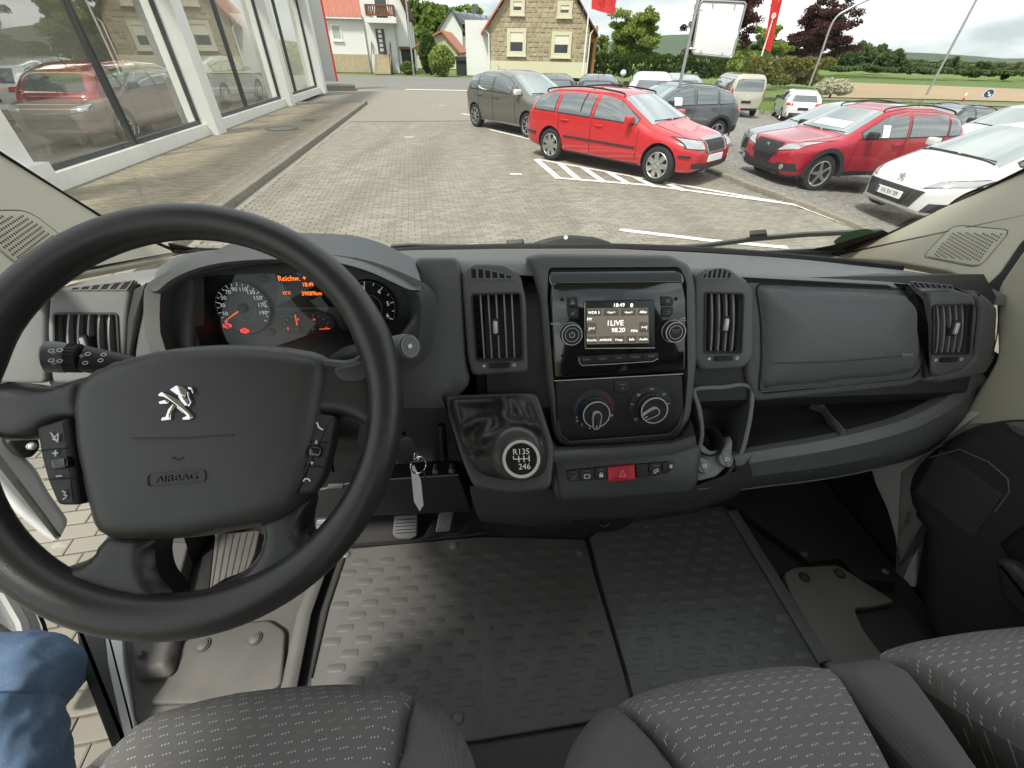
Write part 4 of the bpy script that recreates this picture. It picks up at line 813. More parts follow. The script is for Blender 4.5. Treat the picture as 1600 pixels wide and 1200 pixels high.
p = atVY(634, 705, .385); fk = Fr(p, nrm(VD(.45, -.75, .4))); mb = MB(); mb.pad(fk, rnd(rect(.028, .036), .012), .003, .011, 3); mb.build('key_head', 'black_soft', key); mb = MB(); mb.tube([p - fk.n * .01, p - fk.n * .04], .006, 10); mb.build('key_blade', 'satin', key)
rg = atVY(654, 727, .378); f2 = Fr(rg, nrm(VD(.5, -.8, .2))); mb = MB(); mb.tube([f2.P(.011 * math.cos(t), .013 * math.sin(t)) for t in np.linspace(0, 2 * math.pi, 25)[:-1]], .0011, 6, closed=True); q0 = atVY(650, 714, .379); f3 = Fr(q0, nrm(VD(.9, -.3, .2))); mb.tube([f3.P(.005 * math.cos(t), .006 * math.sin(t)) for t in np.linspace(0, 2 * math.pi, 17)[:-1]], .0010, 6, closed=True); mb.build('key_ring', 'chrome', key)
fob = thing('key_tag', 'clear acrylic key tag hanging from the ignition key', 'key tag', atVY(652, 770, .375)); ft = Fr(atVY(652, 765, .376), nrm(VD(.25, -.9, .3)))
mb = MB(); mb.pad(ft, ccw(ft.pxs([(642, 733), (648, 729), (658, 752), (662, 790), (656, 800), (647, 785), (645, 765)])), .0015, .005, 2, back=True); mb.build('tag_block', 'acrylic', fob, 30); lines(ft.sh(-.004), [(662, 735), (667, 755), (674, 775)], .003, 'black_soft', fob, 'strap')

# ---------------------------------------------------------------- floor, mats, pedals, kick panels
ZF = -.97
FF = VFr((0, .4, ZF), (0, 0, 1), (0, 1, 0))
vfl = MB(); L = FF.pxs([(225, 1200), (176, 1130), (140, 1060), (122, 985), (126, 900), (170, 820), (230, 740)]); loc_ = lambda x, y: ((VP(x, y, ZF) - FF.o) @ FF.x, (VP(x, y, ZF) - FF.o) @ FF.y)
L = L[::-1] if False else L
poly = L + [loc_(-.55, .95), loc_(1.0, .95), loc_(1.0, -.5), loc_(-.35, -.5)]
vfl.pad(FF.sh(-.012), poly, .002, .05, 1); tag(vfl.build('van_floor', 'floor_black', None, 30), kind='structure')
# step edge: dark rubber outside, white painted lip inside
step = thing('door_step', 'dark rubber step edge with a white painted strip at the open driver door', 'step', FF.w(160, 1050, -.02))
PAD('step_rubber', 'sill_dark', step, FF, [(116, 968), (166, 978), (172, 1030), (190, 1115), (215, 1200), (185, 1200), (150, 1110), (126, 1045)], .006, .06, .01, c=.004)
PAD('painted_strip', 'van_white', step, FF, [(160, 960), (188, 965), (194, 1040), (206, 1112), (225, 1200), (205, 1200), (184, 1112), (168, 1040)], .003, .03, .004, c=.010)
kick = thing('entry_trim', 'grey plastic floor trim with clips beside the driver seat', 'floor trim', FF.w(330, 1000))
PAD('trim_plate', 'kick_grey', kick, FF, [(190, 960), (470, 850), (520, 850), (478, 960), (450, 1130), (210, 1130), (200, 1040)], .006, .02, .012, c=.006)
PIL('trim_box', 'kick_grey', kick, FF, [(192, 960), (285, 960), (262, 1050), (202, 1056), (194, 1020)], .02, .05, .008, .014, c=.045)
PAD('trim_lip', 'kick_grey', kick, FF, [(268, 1010), (345, 975), (420, 968), (446, 985), (440, 1070), (380, 1100), (230, 1100), (262, 1060)], .005, .02, .012, c=.018)
PAD('dead_pedal_side', 'kick_grey', kick, FF, [(228, 846), (296, 846), (274, 926), (240, 926), (224, 880)], .006, .05, .01, c=.05)
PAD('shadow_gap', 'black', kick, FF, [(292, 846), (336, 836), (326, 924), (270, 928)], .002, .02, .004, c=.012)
fr_ = FF.sh(.05); PAD('footrest', 'kick_grey', kick, fr_, [(336, 834), (406, 828), (398, 866), (378, 912), (326, 926)], .004, .05, .008)
for k in range(6): lines(fr_, [(344 + k * 10.5, 833), (330 + k * 9.5, 922 - k * 3)], .003, 'sill_dark', kick, 'footrest_rib', c=.001)
def clip(u, v, fr, r, par, mat='kick_grey'):
    f2 = fr.at(*fr.px(u, v)); mb = MB(); mb.lathe(f2, [(r * 1.25, 0), (r * 1.2, .0015), (r, .001), (r * .95, .004), (r * .5, .006), (.0004, .0062)], 22); return mb.build('clip', mat, par, 50)
for u, v, c_ in ((317, 1008, .02), (398, 998, .02), (220, 1023, .052), (247, 853, .053)): clip(u, v, FF.sh(c_), .011 if u > 300 else .006, kick)
mat1 = thing('floor_mat', 'grey rubber cab floor mat with raised oval studs, dusty centre section', 'floor mat', FF.w(720, 950))
PAD('mat_sheet', 'rubber', mat1, FF, [(541, 858), (600, 852), (760, 838), (915, 842), (930, 900), (972, 1040), (985, 1090), (972, 1118), (900, 1130), (735, 1157), (640, 1155), (478, 1150), (487, 1050), (512, 950)], .003, .01, .010, c=.004, ang=30)
mat2 = thing('floor_mat', 'black ribbed rubber floor mat with oval studs on the passenger side', 'floor mat', FF.w(1060, 920))
PAD('mat_sheet', 'rubber_dark', mat2, FF, [(920, 840), (960, 815), (1130, 790), (1146, 800), (1190, 880), (1280, 1020), (1290, 1100), (990, 1130), (975, 1040), (940, 920)], .003, .01, .008, c=.004, ang=30)
def ovals(m, region, u_spread, mat_, rows_, step_, rowstep, x0, y0, skew):
    me = None; cnt = 0; hole_ = region
    def inside(pt):
        c = False; n = len(hole_); x, y = pt
        for i in range(n):
            (x1, y1), (x2, y2) = hole_[i], hole_[i - 1]
            if (y1 > y) != (y2 > y) and x < (x2 - x1) * (y - y1) / (y2 - y1) + x1: c = not c
        return c
    L = rnd(rect(.036, .0150), .0074, 3); f0 = Fr((0, 0, 0), (0, 0, 1), VY)
    for j in range(rows_):
        for i in range(40):
            x = x0 + i * step_ + (j % 3) * step_ * .34; y = y0 + j * rowstep
            if not inside((x, y)): continue
            P = VP(x, y, ZF + .004)
            if me is None:
                mb = MB(); mb.pad(f0.sh(.0011), L, .0008, .0015, 2); o = mb.build('stud', mat_, None, 40); me = o.data; bpy.data.objects.remove(o)
            inst('stud', me, m, P, (0, 0, random.uniform(-.03, .03))); cnt += 1
    return cnt
def vxy(fr, L): return [((fr.w(u, v) - EYE) @ VX, (fr.w(u, v) - EYE) @ VY) for u, v in L]
n1 = ovals(mat1, vxy(FF, [(552, 866), (900, 856), (958, 1040), (962, 1100), (720, 1140), (500, 1130), (510, 1050), (524, 950)]), 0, 'stud_rubber', 24, .064, .0245, -.42, .12, 0)
n2 = ovals(mat2, vxy(FF, [(940, 832), (1128, 800), (1175, 880), (1262, 1020), (1262, 1080), (1000, 1100), (985, 1030), (955, 930)]), 0, 'rubber_dark', 26, .060, .0245, .20, .10, 0)
for u, v in ((541, 867), (709, 853), (906, 864), (716, 1122)): clip(u, v, FF.sh(.004), .009, mat1, 'rubber_dark')
lines(FF.sh(.005), [(918, 842), (936, 910), (978, 1050), (990, 1100)], .006, 'black', mat2, 'mat_gap', d=.003)
lines(FF.sh(.0042), [(748, 930), (760, 1010), (770, 1140)], .030, 'rubber', mat1, 'mat_crease', d=.0016)
lines(FF.sh(.0042), [(1010, 890), (1035, 970), (1050, 1040)], .028, 'rubber_dark', mat2, 'mat_crease', d=.0016)
lines(FF.sh(.012), [(450, 1080), (475, 960), (512, 858)], .03, 'rubber', kick, 'floor_rib', d=.014)
lines(FF.sh(.006), [(486, 1060), (512, 950), (543, 858)], .005, 'black', mat1, 'mat_gap', d=.003)
lines(FF.sh(.012), [(540, 853), (640, 846), (760, 832)], .008, 'black_soft', mat1, 'mat_front_edge', d=.012)
fol = thing('passenger_floor_trim', 'olive grey plate with round clips beside the passenger seat base', 'floor trim', FF.w(1300, 950))
PAD('trim_plate', 'kick_grey', fol, FF, [(1224, 896), (1240, 886), (1310, 882), (1345, 905), (1400, 940), (1365, 948), (1335, 950), (1350, 985), (1385, 1030), (1330, 1080), (1290, 1035), (1240, 940)], .004, .02, .012, c=.012)
MAT['olive'] = M('olive', (.19, .187, .165), .6, bump=(400, .15, .0008), wear=(9, (.17, .16, .135), .5)); fol.children[0].data.materials[0] = MAT['olive']
for u, v in ((1257, 902), (1312, 896)): clip(u, v, FF.sh(.013), .010, fol, 'sill_dark')
lines(FF.sh(.008), [(1145, 800), (1195, 880), (1290, 1035)], .03, 'rubber_dark', mat2, 'edge_roll', d=.02)
arch = thing('wheel_arch_cover', 'black plastic wheel arch cover in the passenger footwell', 'footwell cover', FF.w(1280, 860))
cols_ = [(FF.w(1140, 792), atVY(1150, 765, .80), atVY(1170, 735, .86)), (FF.w(1265, 886), atVY(1270, 800, .72), atVY(1270, 735, .82)), (FF.w(1312, 880), atVY(1292, 800, .70), atVY(1285, 735, .80)), (FF.w(1345, 918), atVY(1345, 830, .62), atVY(1330, 730, .72)), (FF.w(1398, 922), atVY(1397, 837, .57), atVY(1357, 722, .66))]
mb = MB(); mb.grid([[a, b, c_] for a, b, c_ in cols_]); mb.build('cover_sheet', 'black_soft', arch, 30)
p = VP(.80, .60, -.9); clip(1257, 866, FF.sh(.03), .006, arch, 'dash'); clip(1383, 893, FF.sh(.06), .006, arch, 'dash')
# bulkhead under the dash
mb = MB(); mb.grid([[VP(x, .94, -.45), VP(x, .93, -.80), VP(x, .80, ZF)] for x in (-.70, .3, 1.0)]); tag(mb.build('bulkhead_wall', 'black_soft', None, 0), kind='structure')
knee = thing('knee_bar', 'black lower dash bar under the steering column', 'lower dash panel', VP(-.15, .55, -.72))
FKn = VFr((-.1, .555, -.70), (0, -math.cos(D2(12)), math.sin(D2(12)))); PAD('bar', 'black_soft', knee, FKn, [(440, 775), (560, 752), (700, 742), (718, 744), (738, 800), (600, 806), (440, 812)], .004, .05, .008)
lines(FKn, [(470, 772), (560, 752), (716, 742)], .003, 'dash_light', knee, 'bar_edge', c=.0); PAD('latch', 'dash', knee, FKn, [(512, 758), (536, 757), (536, 763), (512, 764)], .001, .004, .001, c=.003)
for u, v in ((681, 733), (706, 732)): f2 = FKn.at(*FKn.px(u, v), .01); mb = MB(); mb.lathe(f2, [(.006, -.02), (.006, 0), (.003, .002), (.0004, .002)], 14); mb.build('screw', 'dash', knee)
for nm, lab, L, ribs, Y in (('clutch_pedal', 'clutch pedal half hidden behind the steering wheel rim', [(494, 812), (522, 810), (524, 838), (492, 842)], 3, .80), ('brake_pedal', 'worn rubber brake pedal under the knee bar', [(616, 806), (652, 804), (651, 838), (640, 843), (619, 842), (613, 835)], 5, .80), ('accelerator_pedal', 'ribbed accelerator pedal nearest the centre console', [(686, 801), (709, 799), (703, 830), (680, 832)], 6, .80)):
    p = atVY(sum(q[0] for q in L) / len(L), sum(q[1] for q in L) / len(L), .60); t = thing(nm, lab, 'pedal', p); fp = Fr(p, nrm(VD(0, -.75, .66)))
    PAD('pad', 'rubber_dark', t, fp, L, .003, .014, .004)
    for k in range(ribs):
        s_ = (k + .5) / ribs
        if nm == 'accelerator_pedal': lines(fp, [(687 + s_ * 21, 802), (682 + s_ * 20, 830)], .002, 'dash', t, 'rib', c=.001)
        else: lines(fp, [(L[0][0] + 2, L[0][1] + 4 + s_ * 26), (L[1][0] - 2, L[1][1] + 4 + s_ * 26)], .0018, 'black', t, 'rib', c=.001)
    mb = MB(); mb.tube([p - fp.n * .01, p + VD(0, .10, .02), p + VD(0, .16, .18)], .010, 8); mb.build('arm', 'black_soft', t)
# ---------------------------------------------------------------- seats
def setuv(o, ax, ay, sc=1.):
    me = o.data; uvl = me.uv_layers.new(name='UVMap'); lo = root_loc(o)
    for l in me.loops:
        p = A(me.vertices[l.vertex_index].co) + lo; uvl.data[l.index].uv = ((p @ ax + p[2] * .55) * sc, (p @ ay - p[2] * .6) * sc)
ZS = -.555
FS_ = VFr((0, .1, ZS), (0, 0, 1), (0, 1, 0))
def lxy(x, y): p = VP(x, y, ZS) - FS_.o; return (p @ FS_.x, p @ FS_.y)
def cushion(name, mat, par, Lpx, extra, r, c, depth=.16, rr=.03, seg=6, ax=VX, ay=VY):
    f = FS_.sh(c); L = ccw(f.pxs(Lpx) + [lxy(*e) for e in extra]); V, Fq, dd_, nbd = cdt_fill(rnd(L, rr), .0125); ec = np.clip(dd_ / r, 0, 1); hh = -r + r * np.sqrt(1 - (1 - ec) ** 2) + .010 * np.clip(dd_ / .12, 0, 1)
    mb = MB(); mb.add([f.P(v[0], v[1], z) for v, z in zip(V, hh)], Fq)
    Lr = [i for i in range(len(V)) if dd_[i] < 1e-5]; Vb = V[:nbd]; mb.grid([[f.P(*v, -r) for v in Vb], [f.P(*(v), -depth) for v in Vb]], wrap=True)
    o = mb.build(name, mat, par, 0); o.data.polygons.foreach_set('use_smooth', [True] * len(o.data.polygons)); setuv(o, ax, ay); return o
seat = thing('driver_seat', 'dark driver seat cushion with white and red stitched pattern behind the wheel', 'seat', VP(-.2, -.1, ZF))
def pxy(u, v, z): d = ray(u, v); p = d * (z / d[2]); return (p @ VX, p @ VY)
cushion('cushion_panel', 'seat_cloth', seat, [(165, 1150), (215, 1105), (300, 1078), (400, 1062), (520, 1054), (600, 1057), (650, 1078), (640, 1130), (628, 1200)], [(-.13, -.20), (-.13, -.5), (-.50, -.5), (-.47, -.1)], .032, 0.)
cushion('bolster', 'seat_side', seat, [(640, 1070), (672, 1082), (705, 1112), (735, 1165), (752, 1230)], [(-.05, -.2), (-.05, -.5), (-.14, -.5), (-.132, -.1)], .028, .004, .18)
cushion('bolster', 'seat_side', seat, [(172, 1140), (110, 1180), (60, 1260)], [(-.56, -.1), (-.56, -.5), (-.47, -.5), (-.46, -.1)], .03, .002, .18)
mb = MB(); mb.pad(VFr((-.30, -.16, -.76), (0, 0, 1), (0, 1, 0)), rnd(rect(.40, .50), .03), .01, .20); mb.build('seat_base', 'black_soft', seat)
mb = MB(); mb.pad(VFr((-.30, -.46, -.22), (0, .97, .22), (0, -.22, .97)), rnd(rect(.46, .66), .08), .05, .12, 5); o = mb.build('backrest', 'seat_side', seat, 70); setuv(o, VX, VZ)
bench = thing('passenger_bench', 'grey two place passenger bench with white stitched dot pattern', 'seat', VP(.6, -.1, ZF))
cushion('cushion_panel', 'seat_cloth', bench, [(958, 1095), (1010, 1068), (1100, 1045), (1200, 1030), (1285, 1025), (1320, 1038), (1350, 1078), (1400, 1170), (1420, 1220)], [(.50, -.25), (.50, -.5), (.20, -.5), (.185, -.1), (.19, .06)], .030, .0)
cushion('bolster', 'seat_side', bench, [(968, 1084), (930, 1110), (900, 1150), (880, 1200)], [(.085, -.1), (.085, -.5), (.19, -.5), (.185, -.1), (.195, .06)], .026, .003, .18)
cushion('centre_strip', 'seat_side', bench, [(1290, 1034), (1340, 1024), (1400, 1016), (1450, 1062), (1510, 1140), (1550, 1210)], [(.70, -.2), (.70, -.5), (.47, -.5), (.47, -.1), (.465, -.02)], .022, .004, .15)
cushion('cushion_panel', 'seat_cloth', bench, [(1378, 1012), (1440, 990), (1530, 974), (1640, 962)], [(1.0, .12), (1.0, -.5), (.655, -.5), (.655, -.15), (.61, -.02), (.575, .05)], .030, .006)
mb = MB(); mb.pad(VFr((.55, -.18, -.74), (0, 0, 1), (0, 1, 0)), rnd(rect(.80, .46), .03), .01, .22); mb.build('seat_base', 'black_soft', bench)
for x in (.34, .78): mb = MB(); mb.pad(VFr((x, -.46, -.22), (0, .97, .22), (0, -.22, .97)), rnd(rect(.42, .66), .08), .05, .12, 5); o = mb.build('backrest', 'seat_side', bench, 70); setuv(o, VX, VZ)

# ---------------------------------------------------------------- windscreen, pillars, wipers
FGl = VFr((.13, 1.035, -.392), (0, -.75, -.66), (0, -.66, .75))
ws = thing('windscreen', 'wide sloping van windscreen with a black lower border', 'windscreen', VP(.13, 1.03, -.39))
Lg = [(-160, 130), (-160, -120), (1760, -120), (1760, 180), (1600, 258), (1390, 357), (1300, 388), (1200, 393), (800, 394), (400, 390), (280, 386), (175, 341), (0, 231)]
mb = MB(); mb.add([FGl.w(*p) for p in Lg], [tuple(range(len(Lg)))]); mb.build('glass', 'windscreen_glass', ws, 0)
for L in ([(1770, 172), (1600, 262), (1480, 322), (1390, 362), (1300, 396)], [(-160, 130), (0, 236), (100, 300), (178, 348), (280, 392)]): lines(FGl, L, .011, 'black', ws, 'frit_edge', c=.004, d=.006)
lines(FGl, [(268, 388), (400, 392), (640, 392), (900, 393), (1200, 394), (1260, 391), (1330, 388)], .008, 'black', ws, 'frit_edge', c=.002, d=.012)
PAD('frit_corner', 'black', ws, FGl, [(1230, 397), (1300, 384), (1380, 360), (1392, 366), (1330, 400), (1290, 402)], .001, .002, .004, c=.002)
PAD('frit_corner', 'black', ws, FGl, [(262, 380), (300, 388), (345, 390), (345, 398), (270, 396)], .001, .002, .004, c=.002)
stk = tag(PAD('inspection_sticker', 'sticker_green', None, FGl, cat([(1303, 380), (1312, 370), (1335, 360), (1358, 358), (1364, 364), (1352, 374), (1325, 382)], 3), .0002, .0006, c=.001), 'round green sticker in the lower corner of the windscreen', 'sticker')
def wiper(label, L, joint):
    t = thing('windscreen_wiper', label, 'wiper', FGl.w(*L[0], -.02)); f = FGl.sh(-.025)
    lines(f, L, .016, 'black_soft', t, 'blade', d=.012); lines(f.sh(.004), [(u, v - 3) for u, v in L], .006, 'dash', t, 'spoiler', d=.006)
    PAD('joint', 'dash_dark', t, f, [(joint[0] - 14, joint[1] - 3), (joint[0] + 12, joint[1] - 5), (joint[0] + 14, joint[1] + 2), (joint[0] - 14, joint[1] + 4)], .002, .012, .004, c=.012); return t
wiper('wiper blade resting along the base of the windscreen above the vents', [(612, 386), (640, 384), (720, 386), (800, 388)], (806, 385))
w2 = wiper('wiper blade rising towards the green sticker', [(1010, 390), (1100, 384), (1180, 373), (1260, 366), (1375, 361)], (1186, 370))
cw = thing('cowl_cover', 'dark rounded washer cover with a white dot outside the windscreen', 'cover', VP(.16, 1.15, -.45)); Fcw = VFr((.16, 1.13, -.42), (0, -1, .35))
PAD('cover', 'black_soft', cw, Fcw, [(830, 392), (838, 379), (860, 372), (890, 367), (930, 370), (955, 378), (966, 392)], .008, .06, .01); f2 = Fcw.at(*Fcw.px(884, 371), .001); mb = MB(); mb.lathe(f2, [(.0055, -.002), (.0055, .001), (.0004, .0015)], 14); mb.build('nozzle', 'mark_white', cw)
bon = MB(); bon.grid([[VP(x, 1.06, -.45), VP(x, 1.25, -.56), VP(x, 1.6, -.74), VP(x, 1.85, -.95), VP(x, 1.95, -1.3)] for x in np.linspace(-.8, 1.06, 8)]); tag(bon.build('van_bonnet', 'van_white', None, 60), kind='structure')
def dots(fr, L, step_, mat, par, name, r=.0011):
    Q = fr.pxs(L); xs_ = [p[0] for p in Q]; ys_ = [p[1] for p in Q]; mb = MB(); y = min(ys_); j = 0
    while y < max(ys_):
        x = min(xs_) + (j % 2) * step_ / 2
        while x < max(xs_):
            c = False
            for i in range(len(Q)):
                (x1, y1), (x2, y2) = Q[i], Q[i - 1]
                if (y1 > y) != (y2 > y) and x < (x2 - x1) * (y - y1) / (y2 - y1) + x1: c = not c
            if c: mb.add([fr.P(x + r * math.cos(t), y + r * math.sin(t), .0004) for t in np.arange(6) * math.pi / 3], [(0, 1, 2, 3, 4, 5)])
            x += step_
        y += step_ * .866; j += 1
    return mb.build(name, mat, par, 0)
def pillar(name, label, fr, L, Lg_, Lh):
    t = thing(name, label, 'pillar trim', fr.w(*L[0])); PAD('trim', 'trim_beige', t, fr, L, .006, .03, .01, ang=60)
    g = PAD('speaker_grille', 'trim_beige', t, fr, Lg_, .0025, .004, .012, c=.003); Q = rnd(ccw(fr.pxs(Lg_)), .012); mb = MB(); mb.ring(fr, inset(Q, -.0035), inset(Q, -.002), .0003, .001); mb.build('grille_groove', 'sill_dark', t, 0)
    dots(fr.sh(.003), Lh, .0066, 'grille_hole', g, 'grille_holes', .0019); return t
P1, P2_ = FGl.w(1390, 362, .004), FGl.w(1600, 264, .004); d_ = ray(1540, 452); P3_ = EYE + d_ * (.955 / (d_ @ VX)); FPr = fr3(P1, P2_, P3_)
pillar('windscreen_pillar_trim', 'beige windscreen pillar trim with speaker grille on the passenger side', FPr, [(1290, 402), (1330, 388), (1390, 362), (1600, 265), (1770, 180), (1770, 260), (1640, 335), (1592, 385), (1560, 430), (1540, 450), (1480, 424), (1390, 408)], [(1444, 400), (1485, 357), (1500, 354), (1576, 361), (1533, 413), (1520, 415)], [(1455, 400), (1490, 362), (1566, 366), (1529, 409)])
P1, P2_ = FGl.w(178, 348, .004), FGl.w(0, 236, .004); d_ = ray(60, 445); P3_ = EYE + d_ * (-.66 / (d_ @ VX)); FPl = fr3(P1, P2_, P3_)
pillar('windscreen_pillar_trim', 'pale windscreen pillar trim with speaker grille behind the steering wheel', FPl, [(290, 394), (240, 378), (178, 350), (0, 238), (-170, 130), (-170, 480), (-20, 480), (40, 452), (90, 438), (200, 418), (270, 404)], [(-60, 345), (-20, 332), (35, 331), (55, 338), (106, 378), (30, 414), (-10, 380)], [(-50, 350), (-15, 338), (35, 337), (50, 343), (94, 378), (30, 408), (-5, 378)])

# ---------------------------------------------------------------- doors
FDo = VFr((.965, .5, -.5), (-1, 0, 0))
pd = thing('passenger_door', 'closed passenger door with beige upper trim and black lower panel', 'door', VP(1.0, .3, -1.0))
PAD('upper_trim', 'trim_beige', pd, FDo, [(1552, 455), (1600, 385), (1680, 290), (1900, 290), (1900, 900), (1700, 760), (1560, 668), (1490, 672), (1520, 620), (1556, 560)], .01, .03, .02, c=.006)
FDc = VFr((.93, .5, -.5), (-1, -.12, .05))
PIL('door_card', 'door_black', pd, FDc, [(1406, 765), (1416, 735), (1450, 700), (1500, 670), (1560, 656), (1640, 660), (1760, 720), (1800, 1140), (1600, 1120), (1470, 1040), (1432, 960), (1436, 900), (1436, 830), (1416, 800)], .025, .08, .02, .03)
lines(FDc.sh(.001), [(1452, 715), (1500, 702), (1545, 722), (1575, 748), (1578, 768), (1555, 800)], .003, 'dash', pd, 'speaker_edge', c=.001)
g = FDc.sh(.001); mb = MB()
a0_, b0_ = g.px(1470, 705); a1_, b1_ = g.px(1568, 775); a2_, b2_ = g.px(1432, 770)
for i in range(30):
    for j in range(26):
        a = a0_ + (a1_ - a0_) * i / 30 + (a2_ - a0_) * j / 26; b = b0_ + (b1_ - b0_) * i / 30 + (b2_ - b0_) * j / 26; mb.box(g, .0020, .0020, .0012, a, b)
mb.build('speaker_mesh', 'dash', pd, 0)
PAD('armrest', 'dash_dark', pd, FDc, [(1550, 870), (1580, 880), (1700, 990), (1700, 1060), (1600, 975), (1560, 930)], .012, .05, .01, c=.03, ang=60)
PAD('door_pocket', 'black', pd, FDc, [(1555, 850), (1620, 800), (1760, 800), (1760, 960), (1600, 905)], .01, .03, .01, c=.008)
PAD('arm_pad', 'dash', pd, FDc, [(1565, 660), (1640, 664), (1640, 690), (1590, 682)], .004, .02, .008, c=.008)
dj = thing('door_frame', 'pale painted door frame post beside the passenger footwell', 'door frame', VP(.95, .5, -.97)); FDj = VFr((.95, .55, -.8), (-1, -.35, 0))
PAD('post', 'van_white_trim', dj, FDj, [(1356, 719), (1440, 690), (1503, 645), (1540, 640), (1540, 690), (1444, 720), (1412, 740), (1414, 775), (1428, 806), (1437, 825), (1432, 875), (1430, 918), (1398, 921), (1402, 875), (1397, 837), (1384, 794), (1366, 756)], .006, .03, .006, ang=60)
mb = MB(); P = [FDj.w(u, v, .01) for u, v in ((1420, 915), (1404, 940), (1396, 958), (1402, 982), (1420, 1010))]; mb.tube(cat([tuple(p) for p in P], 4, False), (.014, .018), 10); mb.build('sill_handle', 'dash_dark', dj)
mb = MB(); mb.tube([FPr.w(u, v, -.01) for u, v in ((1540, 456), (1575, 425), (1605, 380), (1650, 335), (1780, 250))], (.016, .012), 8); mb.build('door_seal', 'black', dj)
dd = thing('driver_door', 'open white driver door with its lower edge beside the jeans', 'door', VP(-1.1, .3, -1.3)); FDd = VFr((-.92, .2, -.9), (.93, -.1, .35))
PAD('door_skin', 'van_white', dd, FDd, [(-400, 700), (-60, 860), (10, 884), (44, 920), (66, 970), (84, 1034), (70, 1040), (-400, 1150)], .012, .04, .015, ang=60)
lines(FDd.sh(.006), [(-40, 905), (8, 925), (34, 970), (50, 1034)], .02, 'van_white_trim', dd, 'inner_trim', d=.012); lines(FDd.sh(.004), [(10, 888), (46, 925), (68, 975), (86, 1036)], .006, 'black', dd, 'door_seal', d=.008)
hp = thing('hinge_post', 'white painted hinge post seen through the steering wheel', 'door frame', VP(-.72, .6, -.97)); FHp = VFr((-.70, .52, -.7), (.9, -.42, .1))
PAD('post', 'van_white', hp, FHp, [(-60, 640), (20, 690), (62, 735), (80, 770), (112, 815), (92, 852), (66, 830), (30, 800), (-60, 700)], .01, .03, .012, ang=60)
PAD('wiring_boot', 'black_soft', hp, FHp, [(8, 690), (30, 676), (60, 680), (66, 700), (50, 718), (28, 715)], .006, .02, .008, c=.012)
clip(49, 697, FHp.sh(.014), .005, hp, 'satin')
mb = MB(); mb.grid([[VP(-.66, .62, -.62), VP(-.70, .55, -.97)], [VP(-.70, .95, -.5), VP(-.66, .95, -.97)]]); mb.build('footwell_side', 'black_soft', hp, 0)

# ---------------------------------------------------------------- the leg in jeans
per = thing('person', 'bent leg in blue jeans beside the driver seat', 'person', VP(-.66, .2, -1.85))
hip = EYE + ray(-30, 1420) * .60; kn = EYE + ray(-18, 1072) * .66; an = EYE + ray(70, 1075) * 1.42; toe = an + VD(.03, .2, -.10)
path = cat([tuple(hip), tuple(hip * .5 + kn * .5 + VD(0, 0, .02)), tuple(kn * .92 + hip * .08 + VD(0, 0, .012)), tuple(kn + VD(.0, .02, -.06)), tuple(kn * .6 + an * .4), tuple(an)], 6, False)
rad = np.interp(np.linspace(0, 1, len(path)), [0, .2, .42, .58, .75, 1.], [.105, .10, .088, .074, .064, .060])
mb = MB(); P = []
for i, p in enumerate(path): P.append((rad[i] * (1 + .02 * math.sin(i * 1.7)), rad[i] * (1 + .025 * math.sin(i * 2.3 + 1))))
mb.tube(path, P, 28); o = mb.build('trousers', 'denim', per, 0); o.data.polygons.foreach_set('use_smooth', [True] * len(o.data.polygons)); subdiv(o, 2)
tx = bpy.data.textures.new('creases', 'CLOUDS'); tx.noise_scale = .07; tx.noise_depth = 3; dm = o.modifiers.new('d', 'DISPLACE'); dm.texture = tx; dm.strength = .030; dm.mid_level = .5; dm.texture_coords = 'GLOBAL'
mb = MB(); mb.tube([A(p) + VD(.02, 0, rad[i] + .002) for i, p in enumerate(path[:14])], .003, 6); mb.build('seam', 'denim', per)
mb = MB(); mb.tube([an + VD(0, -.06, -.06), an + VD(0, .02, -.05), toe * .6 + an * .4 + VD(0, .02, -.04), toe], [(.045, .05), (.05, .06), (.045, .045), (.03, .02)], 14); mb.build('shoe', 'black_soft', per, 60)

mb = MB(); mb.add([VP(1.01, -.6, -.45), VP(1.01, .95, -.45), VP(1.01, .95, -1.05), VP(1.01, -.6, -1.05)], [(0, 1, 2, 3)]); tag(mb.build('side_wall', 'black_soft', None, 0), kind='structure')

# unseen roof lining above the eye, added to shade and direct cab light
mb = MB(); mb.pad(VFr((.13, -.22, .50), (0, 0, -1), (0, 1, 0)), rnd(rect(1.84, 1.44), .08), .03, .05, 3); tag(mb.build('ceiling', 'headliner', None, 40), kind='structure')
